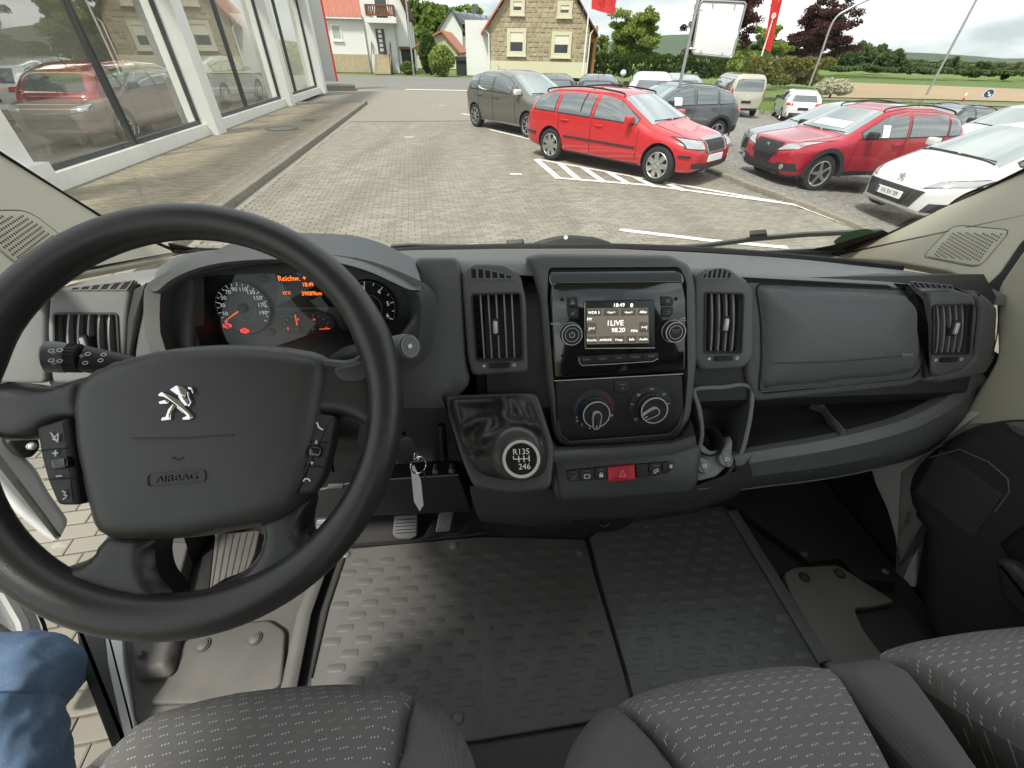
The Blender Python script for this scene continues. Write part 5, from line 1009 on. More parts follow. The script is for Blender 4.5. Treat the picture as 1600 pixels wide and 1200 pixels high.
# ================================================================ outside: materials
def paver_mat(name, c0, c1, moss):
    m = bpy.data.materials.new(name); m.use_nodes = True; t = m.node_tree; b = t.nodes['Principled BSDF']; b.inputs['Roughness'].default_value = .85; b.inputs['Specular IOR Level'].default_value = .3
    g = t.nodes.new('ShaderNodeNewGeometry'); oi = t.nodes.new('ShaderNodeObjectInfo'); r = mth(t, 'FRACT', mth(t, 'ADD', g.outputs['Random Per Island'], oi.outputs['Random']))
    pos = g.outputs['Position']; big = noise(t, .55, 4, pos); fine = noise(t, 60, 4, pos, .7)
    base = mix(t, r, c0, c1); base = mix(t, mth(t, 'MULTIPLY', ramp(t, big, [(.42, 0.), (.7, 1.)]), .55), base, moss); base = mix(t, mth(t, 'MULTIPLY', fine, .30), base, [c * .65 for c in c0])
    mpp = t.nodes.new('ShaderNodeMapping'); mpp.inputs['Scale'].default_value = (1.3, .14, 1); mpp.inputs['Rotation'].default_value = (0, 0, -.14); _lk(t, pos, mpp.inputs['Vector']); trk = ramp(t, noise(t, 1., 4, mpp.outputs[0]), [(.46, 0.), (.66, 1.)]); base = mix(t, mth(t, 'MULTIPLY', trk, .45), base, [c * .62 for c in c0])
    oil = ramp(t, noise(t, 1.1, 4, pos), [(.66, 0.), (.72, 1.)]); base = mix(t, mth(t, 'MULTIPLY', oil, .35), base, [c * .4 for c in c0])
    spots = ramp(t, noise(t, 9, 3, pos), [(.68, 0.), (.74, 1.)]); base = mix(t, mth(t, 'MULTIPLY', spots, .35), base, [min(c * 1.6, .7) for c in c1])
    _lk(t, base, b.inputs['Base Color']); _lk(t, bumpn(t, fine, .35, .004), b.inputs['Normal']); MAT[name] = m
paver_mat('paver', (.21, .194, .160), (.30, .28, .234), (.235, .21, .165))
paver_mat('path_paver', (.30, .255, .185), (.41, .35, .26), (.35, .28, .185))
def brick_ground(name, c0, c1, cm, sc, bw=.5, rot=0.):
    m = bpy.data.materials.new(name); m.use_nodes = True; t = m.node_tree; b = t.nodes['Principled BSDF']; b.inputs['Roughness'].default_value = .9; b.inputs['Specular IOR Level'].default_value = .25
    g = t.nodes.new('ShaderNodeNewGeometry'); mp_ = t.nodes.new('ShaderNodeMapping'); mp_.inputs['Rotation'].default_value = (0, 0, rot); _lk(t, g.outputs['Position'], mp_.inputs['Vector'])
    n = t.nodes.new('ShaderNodeTexBrick'); n.inputs['Scale'].default_value = sc; n.inputs['Color1'].default_value = (*c0, 1); n.inputs['Color2'].default_value = (*c1, 1); n.inputs['Mortar'].default_value = (*cm, 1); n.inputs['Mortar Size'].default_value = .025; n.inputs['Brick Width'].default_value = bw; _lk(t, mp_.outputs[0], n.inputs['Vector'])
    big = noise(t, .35, 5, g.outputs['Position']); c = mix(t, mth(t, 'MULTIPLY', big, .6), n.outputs['Color'], [x * .72 for x in c0]); f = noise(t, 25, 4, g.outputs['Position'])
    _lk(t, mix(t, mth(t, 'MULTIPLY', f, .3), c, [x * 1.35 for x in c1]), b.inputs['Base Color']); _lk(t, bumpn(t, f, .3, .006), b.inputs['Normal']); MAT[name] = m
brick_ground('paving_far', (.225, .208, .174), (.278, .26, .218), (.185, .17, .14), 5.6)
def speck(name, c0, c1, sc, bump_=.5, dist=.01, big=.3):
    m = bpy.data.materials.new(name); m.use_nodes = True; t = m.node_tree; b = t.nodes['Principled BSDF']; b.inputs['Roughness'].default_value = .92; b.inputs['Specular IOR Level'].default_value = .2
    g = t.nodes.new('ShaderNodeNewGeometry'); p = g.outputs['Position']; f = noise(t, sc, 5, p, .7); B = noise(t, big, 4, p)
    c = mix(t, ramp(t, f, [(.3, 0.), (.7, 1.)]), c0, c1); c = mix(t, mth(t, 'MULTIPLY', B, .5), c, [x * .7 for x in c0]); _lk(t, c, b.inputs['Base Color']); _lk(t, bumpn(t, f, bump_, dist), b.inputs['Normal']); MAT[name] = m
speck('gravel_mat', (.13, .125, .115), (.46, .44, .40), 13, 1., .05)
speck('asphalt', (.17, .165, .15), (.24, .235, .215), 60, .4, .004)
speck('joint_sand', (.15, .14, .11), (.24, .22, .17), 50, .4, .004)
speck('grass_mat', (.10, .15, .035), (.20, .26, .07), 6, .8, .05)
speck('field_brown', (.32, .24, .15), (.42, .32, .21), 3, .8, .05, .08)
speck('field_green', (.085, .135, .04), (.15, .20, .065), 2, .8, .05, .08)
speck('hill_haze_green', (.075, .11, .075), (.12, .155, .105), .35, .9, 1.5, .02)  # green lightened and greyed, distance haze painted into the hills
speck('render_white', (.70, .70, .68), (.80, .80, .78), 12, .2, .004)
speck('render_cream', (.62, .58, .42), (.70, .66, .50), 12, .2, .004)
speck('concrete', (.24, .22, .18), (.38, .35, .29), 20, .5, .01, 1.2)
speck('kerb_stone_mat', (.19, .175, .14), (.33, .30, .24), 22, .5, .01, 1.)
speck('plinth_stone', (.36, .30, .20), (.52, .44, .30), 4, .5, .02)
speck('slate', (.10, .11, .12), (.16, .17, .18), 8, .4, .01)
speck('orange_brick', (.45, .20, .08), (.55, .27, .11), 6, .4, .01)
speck('dark_wood', (.05, .03, .018), (.10, .06, .035), 14, .4, .01)
M('balcony_wood', (.16, .065, .028), .6, var=(8, .3)); M('roof_tile', (.36, .115, .07), .7, var=(5, .25)); M('roof_tile2', (.38, .15, .085), .7, var=(5, .25))
def stone_mat(name):
    m = bpy.data.materials.new(name); m.use_nodes = True; t = m.node_tree; b = t.nodes['Principled BSDF']; b.inputs['Roughness'].default_value = .9
    oi = t.nodes.new('ShaderNodeObjectInfo'); c = ramp(t, mth(t, 'FRACT', mth(t, 'ADD', oi.outputs['Random'], t.nodes.new('ShaderNodeNewGeometry').outputs['Random Per Island'])), [(0., (.29, .235, .155)), (.35, (.40, .335, .225)), (.7, (.48, .415, .30)), (1., (.35, .305, .24))]); g = t.nodes.new('ShaderNodeNewGeometry'); f = noise(t, 9, 5, g.outputs['Position'], .7)
    _lk(t, mix(t, mth(t, 'MULTIPLY', f, .5), c, (.25, .19, .11)), b.inputs['Base Color']); _lk(t, bumpn(t, f, .6, .03), b.inputs['Normal']); MAT[name] = m
stone_mat('wall_stone')
M('frame_white', (.78, .77, .73), .45, var=(3, .05), wear=(4, (.6, .57, .5), .4)); M('frame_dark', (.035, .037, .04), .4); M('line_paint', (.74, .73, .68), .8, var=(6, .12), wear=(16, (.36, .335, .28), .95))
M('pole_metal', (.42, .42, .41), .35, metal=.7); M('iron', (.11, .10, .09), .6, var=(20, .3)); M('shutter', (.40, .40, .34), .6); M('blind_cream', (.70, .66, .52), .6); M('pane_dark', (.03, .035, .04), .06, spec=.7); M('sign_white', (.86, .87, .88), .45); M('flag_red', (.62, .03, .03), .7); M('red_panel', (.55, .02, .02), .35)
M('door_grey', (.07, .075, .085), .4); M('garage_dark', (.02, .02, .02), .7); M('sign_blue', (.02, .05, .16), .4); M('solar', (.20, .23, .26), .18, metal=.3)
M('show_floor', (.20, .19, .17), .14, spec=.6); M('show_wall', (.5, .48, .43), .7)
glass_mat('shop_glass', (.88, .91, .88), .085, .58, .004)
def leaf_mat(name, c0, c1, trans=.35):
    m = bpy.data.materials.new(name); m.use_nodes = True; t = m.node_tree; t.nodes.clear(); o = t.nodes.new('ShaderNodeOutputMaterial'); d = t.nodes.new('ShaderNodeBsdfDiffuse'); tr = t.nodes.new('ShaderNodeBsdfTranslucent'); ms = t.nodes.new('ShaderNodeMixShader'); ms.inputs[0].default_value = trans
    g = t.nodes.new('ShaderNodeNewGeometry'); f = noise(t, .9, 3, g.outputs['Position']); r = mth(t, 'ADD', mth(t, 'MULTIPLY', g.outputs['Random Per Island'], .6), mth(t, 'MULTIPLY', f, .6)); c = mix(t, r, c0, c1)
    _lk(t, c, d.inputs['Color']); _lk(t, c, tr.inputs['Color']); _lk(t, d.outputs[0], ms.inputs[1]); _lk(t, tr.outputs[0], ms.inputs[2]); _lk(t, ms.outputs[0], o.inputs['Surface']); MAT[name] = m
leaf_mat('leaf_green', (.075, .125, .03), (.22, .30, .075)); leaf_mat('leaf_light', (.12, .18, .04), (.32, .39, .10)); leaf_mat('leaf_dark', (.028, .055, .014), (.08, .125, .03)); leaf_mat('leaf_copper', (.045, .022, .025), (.125, .062, .06)); leaf_mat('leaf_yellow', (.25, .26, .03), (.42, .42, .06)); leaf_mat('leaf_far_haze', (.075, .115, .05), (.17, .215, .10)); leaf_mat('blossom', (.35, .34, .22), (.62, .60, .45)); leaf_mat('leaf_olive', (.10, .11, .03), (.22, .21, .07)); leaf_mat('grass_blade', (.10, .16, .03), (.26, .33, .08))  # the far leaves are lightened to carry painted haze
M('bark', (.09, .07, .05), .9, var=(6, .3), bump=(30, .6, .02))
# car finishes
def paint(name, col, metal=0., rough=.32): M(name, col, rough, metal=metal, coat=1., spec=.5)
paint('paint_red', (.50, .012, .018)); paint('paint_red2', (.42, .012, .03), .25); paint('paint_taupe', (.15, .145, .125), .35); paint('paint_grey', (.13, .135, .145), .4); paint('paint_white', (.64, .64, .63)); paint('paint_beige', (.50, .47, .38), .35); paint('paint_dark', (.05, .055, .065), .4); paint('paint_silver', (.42, .43, .44), .6); paint('paint_darkblue', (.03, .04, .06), .3); paint('paint_brown', (.16, .10, .085), .3); paint('paint_wine', (.20, .012, .02), .25)
M('tyre', (.018, .018, .018), .85, bump=(60, .4, .004)); M('alloy', (.55, .55, .55), .28, metal=.9); M('alloy_dark', (.03, .03, .03), .4, metal=.4); M('car_trim', (.02, .02, .02), .6); M('arch_black', (.008, .008, .008), .9); M('lamp_clear', (.42, .44, .44), .10, metal=.4, coat=1.); M('lamp_tail', (.4, .01, .015), .12, coat=1.); M('plate_white', (.8, .8, .78), .5); M('plate_black', (.012, .012, .012), .5); M('seam', (.006, .006, .006), .8); M('paper', (.82, .83, .84), .7); M('car_glass', (.20, .22, .22), .03, metal=.55, coat=1.); M('car_screen', (.36, .40, .40), .03, metal=.55, coat=1.)
# ================================================================ ground, markings, kerbs
def sheet(name, L, z, mat, kind='structure', thick=None):
    mb = MB(); fr = Fr((0, 0, z), (0, 0, 1), (0, 1, 0)); L = ccw(L)
    if thick: mb.pad(fr, L, min(.012, thick / 3), thick, 2)
    else: mb.add([(x, y, z) for x, y in L], [tuple(t) for t in tessellate_polygon([[Vector((x, y, 0)) for x, y in L]])])
    return tag(mb.build(name, mat, None, 30), kind=kind)
def LZ(x, y=0): return -1.3 * (1 - math.exp(-.12 * max(0., x - 3.9)))
def GL(u, v):
    p = G(u, v)
    for _ in range(25): p = G(u, v, LZ(p[0]))
    return A([p[0], p[1], LZ(p[0])])
def sheetL(name, L, dz, mat, step, kind='structure'):
    V, Fq, dd_, nb_ = cdt_fill(L, step); mb = MB(); mb.add([(x, y, LZ(x) + dz) for x, y in V], Fq); return tag(mb.build(name, mat, None, 60), kind=kind)
def g2(L): return [tuple(G(u, v)[:2]) for u, v in L]
mb = MB(); gx_ = [-900, -100, 0, 3.9, 5, 6, 7.5, 9, 11, 14, 17, 22, 30, 45, 80, 200, 900]; mb.grid([[(x, y, LZ(x) - .05) for x in gx_] for y in (-60, 0, 30, 100, 400, 1500)]); tag(mb.build('ground', 'grass_mat', None, 0), kind='structure')
# direction of the showroom front and the kerb
F0 = A(G(125, 300)[:2]); F1 = A(G(500, 150)[:2]); fd = (F1 - F0) / np.linalg.norm(F1 - F0); fn = A([fd[1], -fd[0]])    # fn points to the yard
K0 = A(G(395, 302)[:2]); kd = fd; 
def fpt(s, t): return tuple(F0 + fd * s + fn * t)      # s along the front, t out into the yard
kt = float((K0 - F0) @ fn); ks_end = float((A(G(560, 165)[:2]) - F0) @ fd)
yard = sheet('pavement', [fpt(-12, kt - .2), fpt(ks_end + 7, kt - .2), fpt(ks_end + 7, kt + 9.5), (5.6, 16), (4.2, 8.2), (5.2, 5.0), (9, -6), (-6, -8)], -.006, 'joint_sand')
road = sheet('road', [(-60, 27.5), (-2.4, 29.2), (2.5, 24.0), (3.9, 24), (3.9, 44), (-4, 43.5), (-60, 48)], .003, 'asphalt')
# pavers: rows across the yard, the nearest as objects of their own
PW, PH = .176, .088; rot_ = math.atan2(fd[1], fd[0]) - math.pi / 2 + D2(3); ca, sa = math.cos(rot_), math.sin(rot_)
def pav(i, j): x = (i + .5 * (j % 2)) * PW; y = j * PH; return (x * ca - y * sa, x * sa + y * ca + 3.)
pl_ = lambda x, y: (x * ca - y * sa, x * sa + y * ca + 3.)
far_yard = sheet('paving_sheet', [pl_(-14, 13.62), pl_(9, 13.62), (3.6, 20), fpt(ks_end + 9, kt + 8), fpt(ks_end + 9, -6)], .0025, 'paving_far'); far_yard.parent = yard
cells = []
for j in range(-70, 154):
    for i in range(-64, 52):
        x, y = pav(i, j)
        s, t = (A([x, y]) - F0) @ fd, (A([x, y]) - F0) @ fn
        if t < kt + .10: continue
        near = y > 3.6 and x > -9 and x < 7.5
        door = (y < 3.2 and y > -.6 and x < -.55 and x > -3.2)
        if not (near or door): continue
        if y > 8.2 and x > 4.1 - .06 * (y - 8): continue
        if y < 8.2 and x > 4.1 + (8.2 - y) * .38: continue
        p = A([x, y, -H]); w = p @ _Fw; u = 800 + FPX * (p @ CR) / w; v = 600 - FPX * (p @ CU) / w
        if w < .2 or not (-80 < u < 1500 and 120 < v < 1300): continue
        if door and u > 330: continue
        hidden = (v > 410 and u > 300) or (v > 395 and 300 < u < 1350)
        if hidden: continue
        cells.append((w, x, y, u, v))
cells.sort()
def paver_geo(mb, x, y, z, gap=.0032, tilt=None):
    w, h = PW / 2 - gap, PH / 2 - gap; b = .006; V = []
    for dz, k in ((-.02, 0), (-.003, 0), (0, b)):
        for i, j in ((-1, -1), (1, -1), (1, 1), (-1, 1)):
            lx, ly = i * (w - k), j * (h - k); V.append((x + lx * ca - ly * sa, y + lx * sa + ly * ca, z + dz + (lx * tilt[0] + ly * tilt[1] if tilt else 0)))
    mb.add(V, [(0, 1, 5, 4), (1, 2, 6, 5), (2, 3, 7, 6), (3, 0, 4, 7), (4, 5, 9, 8), (5, 6, 10, 9), (6, 7, 11, 10), (7, 4, 8, 11), (8, 9, 10, 11)])
vis = [c for c in cells if 0 <= c[3] <= 1600]
near300 = set(id(c) for c in vis[:300])
mb = MB(); paver_geo(mb, 0, 0, 0); o = mb.build('paver', 'paver', None, 0); pme = o.data; bpy.data.objects.remove(o)
mb = MB()
for c in cells:
    zz = .004 + random.uniform(-.002, .002)
    if id(c) in near300: inst('paver', pme, yard, (c[1], c[2], zz + .001), (random.uniform(-.008, .008), random.uniform(-.008, .008), 0))
    else: paver_geo(mb, c[1], c[2], zz, tilt=(random.uniform(-.01, .01), random.uniform(-.01, .01)))
tag(mb.build('far_pavers', 'paver', yard, 0, fix=False), kind='stuff')
# raised path along the showroom with kerb stones
path = sheet('path', [fpt(-10, -.6), fpt(ks_end + .3, -.6), fpt(ks_end + .3, kt - .16), fpt(-10, kt - .16)], .105, 'joint_sand', thick=.12)
mb = MB(); n_ = 0
for j in range(0, 400):
    s = -4 + j * .085
    if s > ks_end: break
    for i in range(30):
        t = .02 + i * .165 + (j % 2) * .08
        if t > kt - .16: break
        t = min(t, kt - .24)
        x, y = fpt(s, t); a_, b_ = .0375, .0785; zz = .108 + random.uniform(-.002, .003); e1 = fd * a_; e2 = fn * b_; c = A([x, y])
        V = [(*(c - e1 - e2), zz), (*(c + e1 - e2), zz), (*(c + e1 + e2), zz), (*(c - e1 + e2), zz)]; mb.add(V + [(p[0], p[1], zz - .012) for p in V], [(3, 2, 1, 0), (0, 1, 5, 4), (1, 2, 6, 5), (2, 3, 7, 6), (3, 0, 4, 7)])
tag(mb.build('path_pavers', 'path_paver', path, 0), kind='stuff')
mb = MB(); mb.pad(Fr((*fpt((ks_end - 6) / 2, kt - .27), .1125), (0, 0, 1), (*fd, 0)), rect(.22, ks_end + 5.6), .004, .02, 1); mb.build('path_border', 'kerb_stone_mat', path, 0)
kerb = thing('kerb', 'weathered concrete kerb along the showroom path', 'kerb', (*fpt(8, kt), 0)); s = -6.; k = 0
while s < ks_end + .3:
    fk_ = Fr((*fpt(s + .5, kt - .08), .118 + random.uniform(-.004, .004)), (0, 0, 1), (*fd, 0)); mb = MB(); mb.pad(fk_, rect(.15, .985), .018, .16, 3); mb.build('kerb_stone', 'kerb_stone_mat', kerb, 40); s += 1.
# gutter strip
gut = sheet('gutter', [fpt(-10, kt), fpt(ks_end + .3, kt), fpt(ks_end + .3, kt + .14), fpt(-10, kt + .14)], .004, 'concrete')
mh = thing('manhole_cover', 'round iron manhole cover in the showroom path', 'manhole cover', (*G(440, 201, .11)[:2], .11)); fm = Fr((*G(440, 201, .11)[:2], .118), (0, 0, 1), (0, 1, 0)); mb = MB(); mb.ring(fm, circ(.42, 32), circ(.33, 32), 0, .01); mb.build('ring', 'iron', mh); mb = MB(); mb.lathe(fm, [(.33, -.01), (.33, -.002), (.0005, -.002)], 32); mb.build('lid', 'concrete', mh)
fm2 = Fr((*G(482, 188, .11)[:2], .117), (0, 0, 1), (*fd, 0)); mb = MB(); mb.pad(fm2, rect(.35, .5), .004, .02, 1); tag(mb.build('drain_cover', 'iron', None), 'flat dark drain cover beside the round manhole', 'drain cover')
# gravel lot, its kerb and dirt edge
lot = sheetL('gravel_lot', g2([(1115, 272), (1240, 316), (1345, 357)]) + [(6.2, 3.2), (16, -4), (30, 10), (32, 30), (14, 34), (4.5, 30), (2.5, 20), (3.2, 12.5)], .008, 'gravel_mat', 1.2)
me_ = []
for q in range(3):
    bm = bmesh.new(); bmesh.ops.create_icosphere(bm, subdivisions=1, radius=1.); 
    for v in bm.verts: v.co *= random.uniform(.65, 1.2)
    me_.append(([tuple(v.co) for v in bm.verts], [tuple(v.index for v in f.verts) for f in bm.faces])); bm.free()
mb = MB(); lotp = g2([(1115, 272), (1240, 316), (1345, 357)])
for k in range(9000):
    y = RNG.uniform(4.6, 19); x = RNG.uniform(3.4, 13)
    x = min(x, 14.); ex = np.interp(y, [4.6, 6.1, 7.3, 9.1, 13, 19], [5.5, 4.9, 4.6, 3.9, 3.4, 3.0])
    if x < ex + .02 or RNG.random() > 5.5 / y * 1.2: continue
    V, Fq = me_[k % 3]; r = RNG.uniform(.010, .028); sx = RNG.uniform(.8, 1.5); mb.add([(x + p[0] * r * sx, y + p[1] * r, LZ(x) + .010 + p[2] * r * .6) for p in V], Fq)
tag(mb.build('gravel', 'gravel_mat', None, 0, fix=False), 'loose grey gravel stones on the parking lot', 'gravel', kind='stuff')
rk = thing('lot_kerb', 'low mossy kerb between paving and gravel lot', 'kerb', (*G(1240, 316)[:2], 0)); P = [A(p) for p in cat(g2([(1105, 268), (1160, 288), (1240, 318), (1345, 360), (1440, 410)]), 6, False)]
d_acc = 0; i0 = 0
for i in range(len(P) - 1):
    c = (P[i] + P[i + 1]) / 2; d = P[i + 1] - P[i]; L_ = np.linalg.norm(d); mb = MB(); mb.pad(Fr((*c, .075 + random.uniform(-.008, .008)), (0, 0, 1), (*(d / L_), 0)), rect(.12, L_ - .012), .02, .12, 2); mb.build('kerb_stone', 'kerb_stone_mat', rk, 40)
# painted lines
def stripe(name, label, a, b, w, group=None, z=.0135):
    p, q = A(G(*a)[:2]), A(G(*b)[:2]); d = q - p; L_ = np.linalg.norm(d); f = Fr((*((p + q) / 2), z), (0, 0, 1), (*(d / L_), 0)); mb = MB(); mb.pad(f, rect(w, L_), .001, .003, 1); return tag(mb.build(name, 'line_paint', None, 0), label, 'marking', group)
hb = thing('hatched_marking', 'white hatched paint box beside the red estate car', 'marking', (*G(960, 280)[:2], .01))
for a, b, w in (((838, 250), (873, 280), .13), ((838, 249.5), (985, 276), .09), ((985, 276), (1245, 322), .09), ((871, 279), (1010, 290), .10), ((1010, 290), (1250, 322), .09), ((873, 255), (903, 281), .13), ((910, 262), (944, 286), .13), ((950, 270), (983, 289), .13), ((992, 278), (1024, 293), .13), ((1040, 287), (1070, 299), .13)):
    p, q = A(G(*a)[:2]), A(G(*b)[:2]); d = q - p; L_ = np.linalg.norm(d); f = Fr((*((p + q) / 2), .0135 + random.uniform(0, .002)), (0, 0, 1), (*(d / L_), 0)); mb = MB(); mb.pad(f, rect(w, L_), .001, .003, 1); mb.build('paint_bar', 'line_paint', hb, 0)
stripe('bay_line', 'white bay line behind the red estate car', (765, 203), (832, 219), .10); stripe('bay_line', 'white bay line in front of the hatched box towards the kerb', (1245, 322), (1345, 360), .07)
stripe('bay_line', 'white bay line close to the windscreen above the radio', (968, 360), (1110, 377), .10); stripe('bay_line', 'white bay line near the end of the passenger wiper', (1110, 377), (1230, 388), .10)
stripe('bay_line', 'short white bay line left of the grey minivan rear wheel', (722, 178), (742, 182), .10); stripe('give_way_line', 'white stop line at the road edge beside the yard exit', (634, 140), (735, 142), .35, z=.016)
for (u, v), lb_ in zip(((640, 215), (806, 273), (690, 165)), ('small pale paint mark in the middle of the yard paving', 'small pale paint mark on the paving nearest the hatched box', 'small pale paint mark near the yard exit')):
    p = A(G(u, v)[:2]); f = Fr((*p, .0138), (0, 0, 1), (0, 1, 0)); mb = MB(); mb.pad(f, rect(.24, .08), .001, .003, 1); tag(mb.build('paver_mark', 'line_paint', None, 0), lb_, 'marking')
# fields, verge road and hills to the right
gl2 = lambda L: [tuple(GL(u, v)[:2]) for u, v in L]
sheetL('field_track', gl2([(1150, 156), (1300, 157), (1450, 161), (1640, 170), (1640, 166), (1450, 157.5), (1300, 153.5), (1150, 152)]), .012, 'asphalt', 3.)
sheetL('brown_field', gl2([(1285, 152), (1450, 155), (1700, 162), (1700, 143), (1450, 133.5), (1300, 128)]), .02, 'field_brown', 8.)
sheetL('green_field', gl2([(1240, 127), (1300, 128), (1450, 133.5), (1700, 143), (1700, 132), (1450, 122), (1240, 116)]), .02, 'field_green', 12.)
def hill(name, cx, cy, rx, ry, hh, seed):
    n = 40; mb = MB(); R = []
    for i in range(n + 1):
        row = []
        for j in range(n + 1):
            a, b = i / n * 2 - 1, j / n * 2 - 1; r = min(1, math.hypot(a, b)); h = hh * (math.cos(r * math.pi) + 1) / 2 * (1 + .25 * math.sin(3.1 * a + seed) * math.cos(2.7 * b + seed)) + (.012 * hh * math.sin(40 * a + seed) * math.sin(37 * b) if r < .95 else 0); row.append((cx + a * rx, cy + b * ry, h - .5))
        R.append(row)
    mb.grid(R); return tag(mb.build(name, 'hill_haze_green', None, 60), kind='structure')
hill('hill', 190, 640, 230, 180, 17, 1.); hill('hill', 760, 620, 330, 200, 9, 2.2); hill('hill', 470, 700, 260, 160, 7, .4)
# ================================================================ buildings
def wbox(mb, fr, a0, a1, b0, b1, c0, c1):    # box in a facade frame
    mb.box(fr, a1 - a0, b1 - b0, c1 - c0, (a0 + a1) / 2, (b0 + b1) / 2, c0); return mb
# ---- showroom
show = thing('showroom', 'white framed car showroom with tall glass panes along the yard', 'building', (*fpt(8, 0), 0))
FS0 = Fr((*F0, 0.), (*fn, 0))      # facade plane; x to the right as seen from the yard
# in this frame walking away from the camera means positive or negative x:
sgn = 1 if FS0.x @ A([*fd, 0]) > 0 else -1
def fa(u, v): return FS0.px(u, v)[0]
cols = [fa(14, 290), fa(335, 216), fa(450, 172), fa(503, 151)]
HT = 4.6; X0 = fa(-60, 320) - 3.; X1 = cols[3]
mb = MB()
for i, c in enumerate(cols):
    w = .55 if i == 0 else .50
    m1 = MB(); wbox(m1, FS0, c - w / 2, c + w / 2, .105, HT, -.35, .26); m1.build('column', 'frame_white', show, 30)
mb = MB(); wbox(mb, FS0, X0, X1, .10, .34, -.30, .05); mb.build('plinth', 'frame_white', show, 30)
mb = MB(); wbox(mb, FS0, X0, X1 + .3, 3.9, HT + .6, -.5, .20); mb.build('fascia', 'frame_white', show, 30)
mull = [fa(-40, 300), fa(224, 232), fa(395, 180), fa(470, 157)]
bounds = [X0, cols[0], cols[1], cols[2], cols[3]]
for i in range(4):
    a0, a1 = bounds[i] + (.27 if i else 0), bounds[i + 1] - .26; m_ = mull[i]
    for p, q in ((a0, m_ - .03), (m_ + .03, a1)):
        g_ = MB(); g_.add([FS0.P(p, .36, -.12), FS0.P(q, .36, -.12), FS0.P(q, 3.9, -.12), FS0.P(p, 3.9, -.12)], [(0, 1, 2, 3)]); pn = g_.build('pane', 'shop_glass', show, 0)
        f_m = MB(); wbox(f_m, FS0, p - .02, q + .02, .34, .42, -.16, -.07); wbox(f_m, FS0, p - .05, p + .025, .42, 3.9, -.16, -.07); wbox(f_m, FS0, q - .025, q + .05, .42, 3.9, -.16, -.07); f_m.build('pane_frame', 'frame_dark', pn, 0)
mb = MB(); wbox(mb, FS0, X0, X1, 0, HT, -9, -8.8); wbox(mb, FS0, X1 - .2, X1, 0, HT, -9, -.2); mb.build('inner_wall', 'show_wall', show, 0)
mb = MB(); wbox(mb, FS0, X0, X1, .08, .14, -9, -.2); mb.build('inner_floor', 'show_floor', show, 0)
mb = MB(); wbox(mb, FS0, X0, X1, HT, HT + .2, -9, -3.6); mb.build('roof', 'concrete', show, 0)  # unseen partial roof, set back to darken only the rear of the showroom
for k in range(5):
    mb = MB(); wbox(mb, FS0, X0 + 2 + k * 4, X0 + 2.3 + k * 4, HT - .12, HT - .05, -7, -1); mb.build('added_strip', M('added_strip_glow', (.9, .9, .9), .4, emit=((1, .97, .9), 3.)) if k == 0 else 'added_strip_glow', show, 0)  # unseen glowing strips, added to brighten the showroom interior
led_ = MB(); c = cols[0]; wbox(led_, FS0, c - .4, c + .34, .42, .58, .20, .40); led_.build('ledge_box', 'frame_white', show, 30)
# pylon sign at the far end
px_, py_ = G(521, 141)[:2]; pyl = thing('pylon_sign', 'grey and red sign pylon on a dark base behind the showroom', 'sign', (px_, py_, 0)); fp = Fr((px_, py_, 0), (.35, -.94, 0))
mb = MB(); mb.box(fp, 2.3, .25, 1.4, b=.12, c=-.7); mb.build('base', 'iron', pyl); mb = MB(); mb.box(fp, 1.0, 5.2, .3, a=-.25, b=3.0, c=-.15); mb.build('board', 'pole_metal', pyl); mb = MB(); mb.box(fp, .09, 5.2, .32, a=.30, b=3.0, c=-.16); mb.build('red_edge', 'red_panel', pyl)

# ---- white house across the road
hp_ = G(575, 113.5); WH = Fr((hp_[0], hp_[1], 0), (.12, -1, 0)); wh = thing('white_house', 'white house with red tiled roof, wooden balcony and grey front door', 'house', (hp_[0], hp_[1], 0))
def hb_(fr, u0, v0, u1, v1): a, b = fr.px(u0, v0); c, d = fr.px(u1, v1); return min(a, c), max(a, c), min(b, d), max(b, d)
aL, aR = WH.px(470, 60)[0], WH.px(572, 60)[0]; eave = WH.px(540, 23)[1]; aR2 = WH.px(643, 100)[0]
mb = MB(); wbox(mb, WH, aL - 3, aR, 1.35, eave, -8, 0); mb.build('wall', 'render_white', wh, 0)
mb = MB(); wbox(mb, WH, aL - 3, aR, 0, 1.35, -8, .03); mb.build('plinth', 'plinth_stone', wh, 0)
gx = (aR + aR2) / 2; mb = MB(); L = [(aR, 0), (aR2, 0), (aR2, eave + .3), (aR2 - .9, eave + 2.4), (aR, eave + 4.6)]; mb.pad(WH.sh(.5), L, .005, 8, 1); mb.build('gable_wall', 'render_white', wh, 20)
for k in range(9):      # tile courses
    y0 = eave - .12 + k * .26; z0 = -.0 - k * .26; m1 = MB(); f_ = Fr(WH.P(0, y0, .38 + z0), nrm(WH.n * .75 + A([0, 0, .66]))); n_t = 26; a0 = aL - 3; st_ = (aR + .25 - a0) / n_t
    for i in range(n_t): m1.box(f_, st_ - .02, .36, .05, a0 + (i + .5) * st_, .10, -.02 + (i % 2) * .01)
    m1.build('tile_course', 'roof_tile', wh, 0)
mb = MB(); wbox(mb, WH, aL - 3, aR + .2, eave - .28, eave - .14, .30, .44); mb.build('gutter', 'frame_white', wh, 0)
mb = MB(); P = [WH.P(aR2 + .35, eave - .3, .7), WH.P(aR2 - .9, eave + 2.6, .7), WH.P(aR, eave + 4.9, .7)]; mb.grid([[p, p - WH.n * 8.6] for p in P]); mb.grid([[p + A([0, 0, .12]), p + A([0, 0, .12]) - WH.n * 8.6] for p in P]); mb.tube(P, .12, 6); mb.build('gable_roof', 'dark_wood', wh, 0)
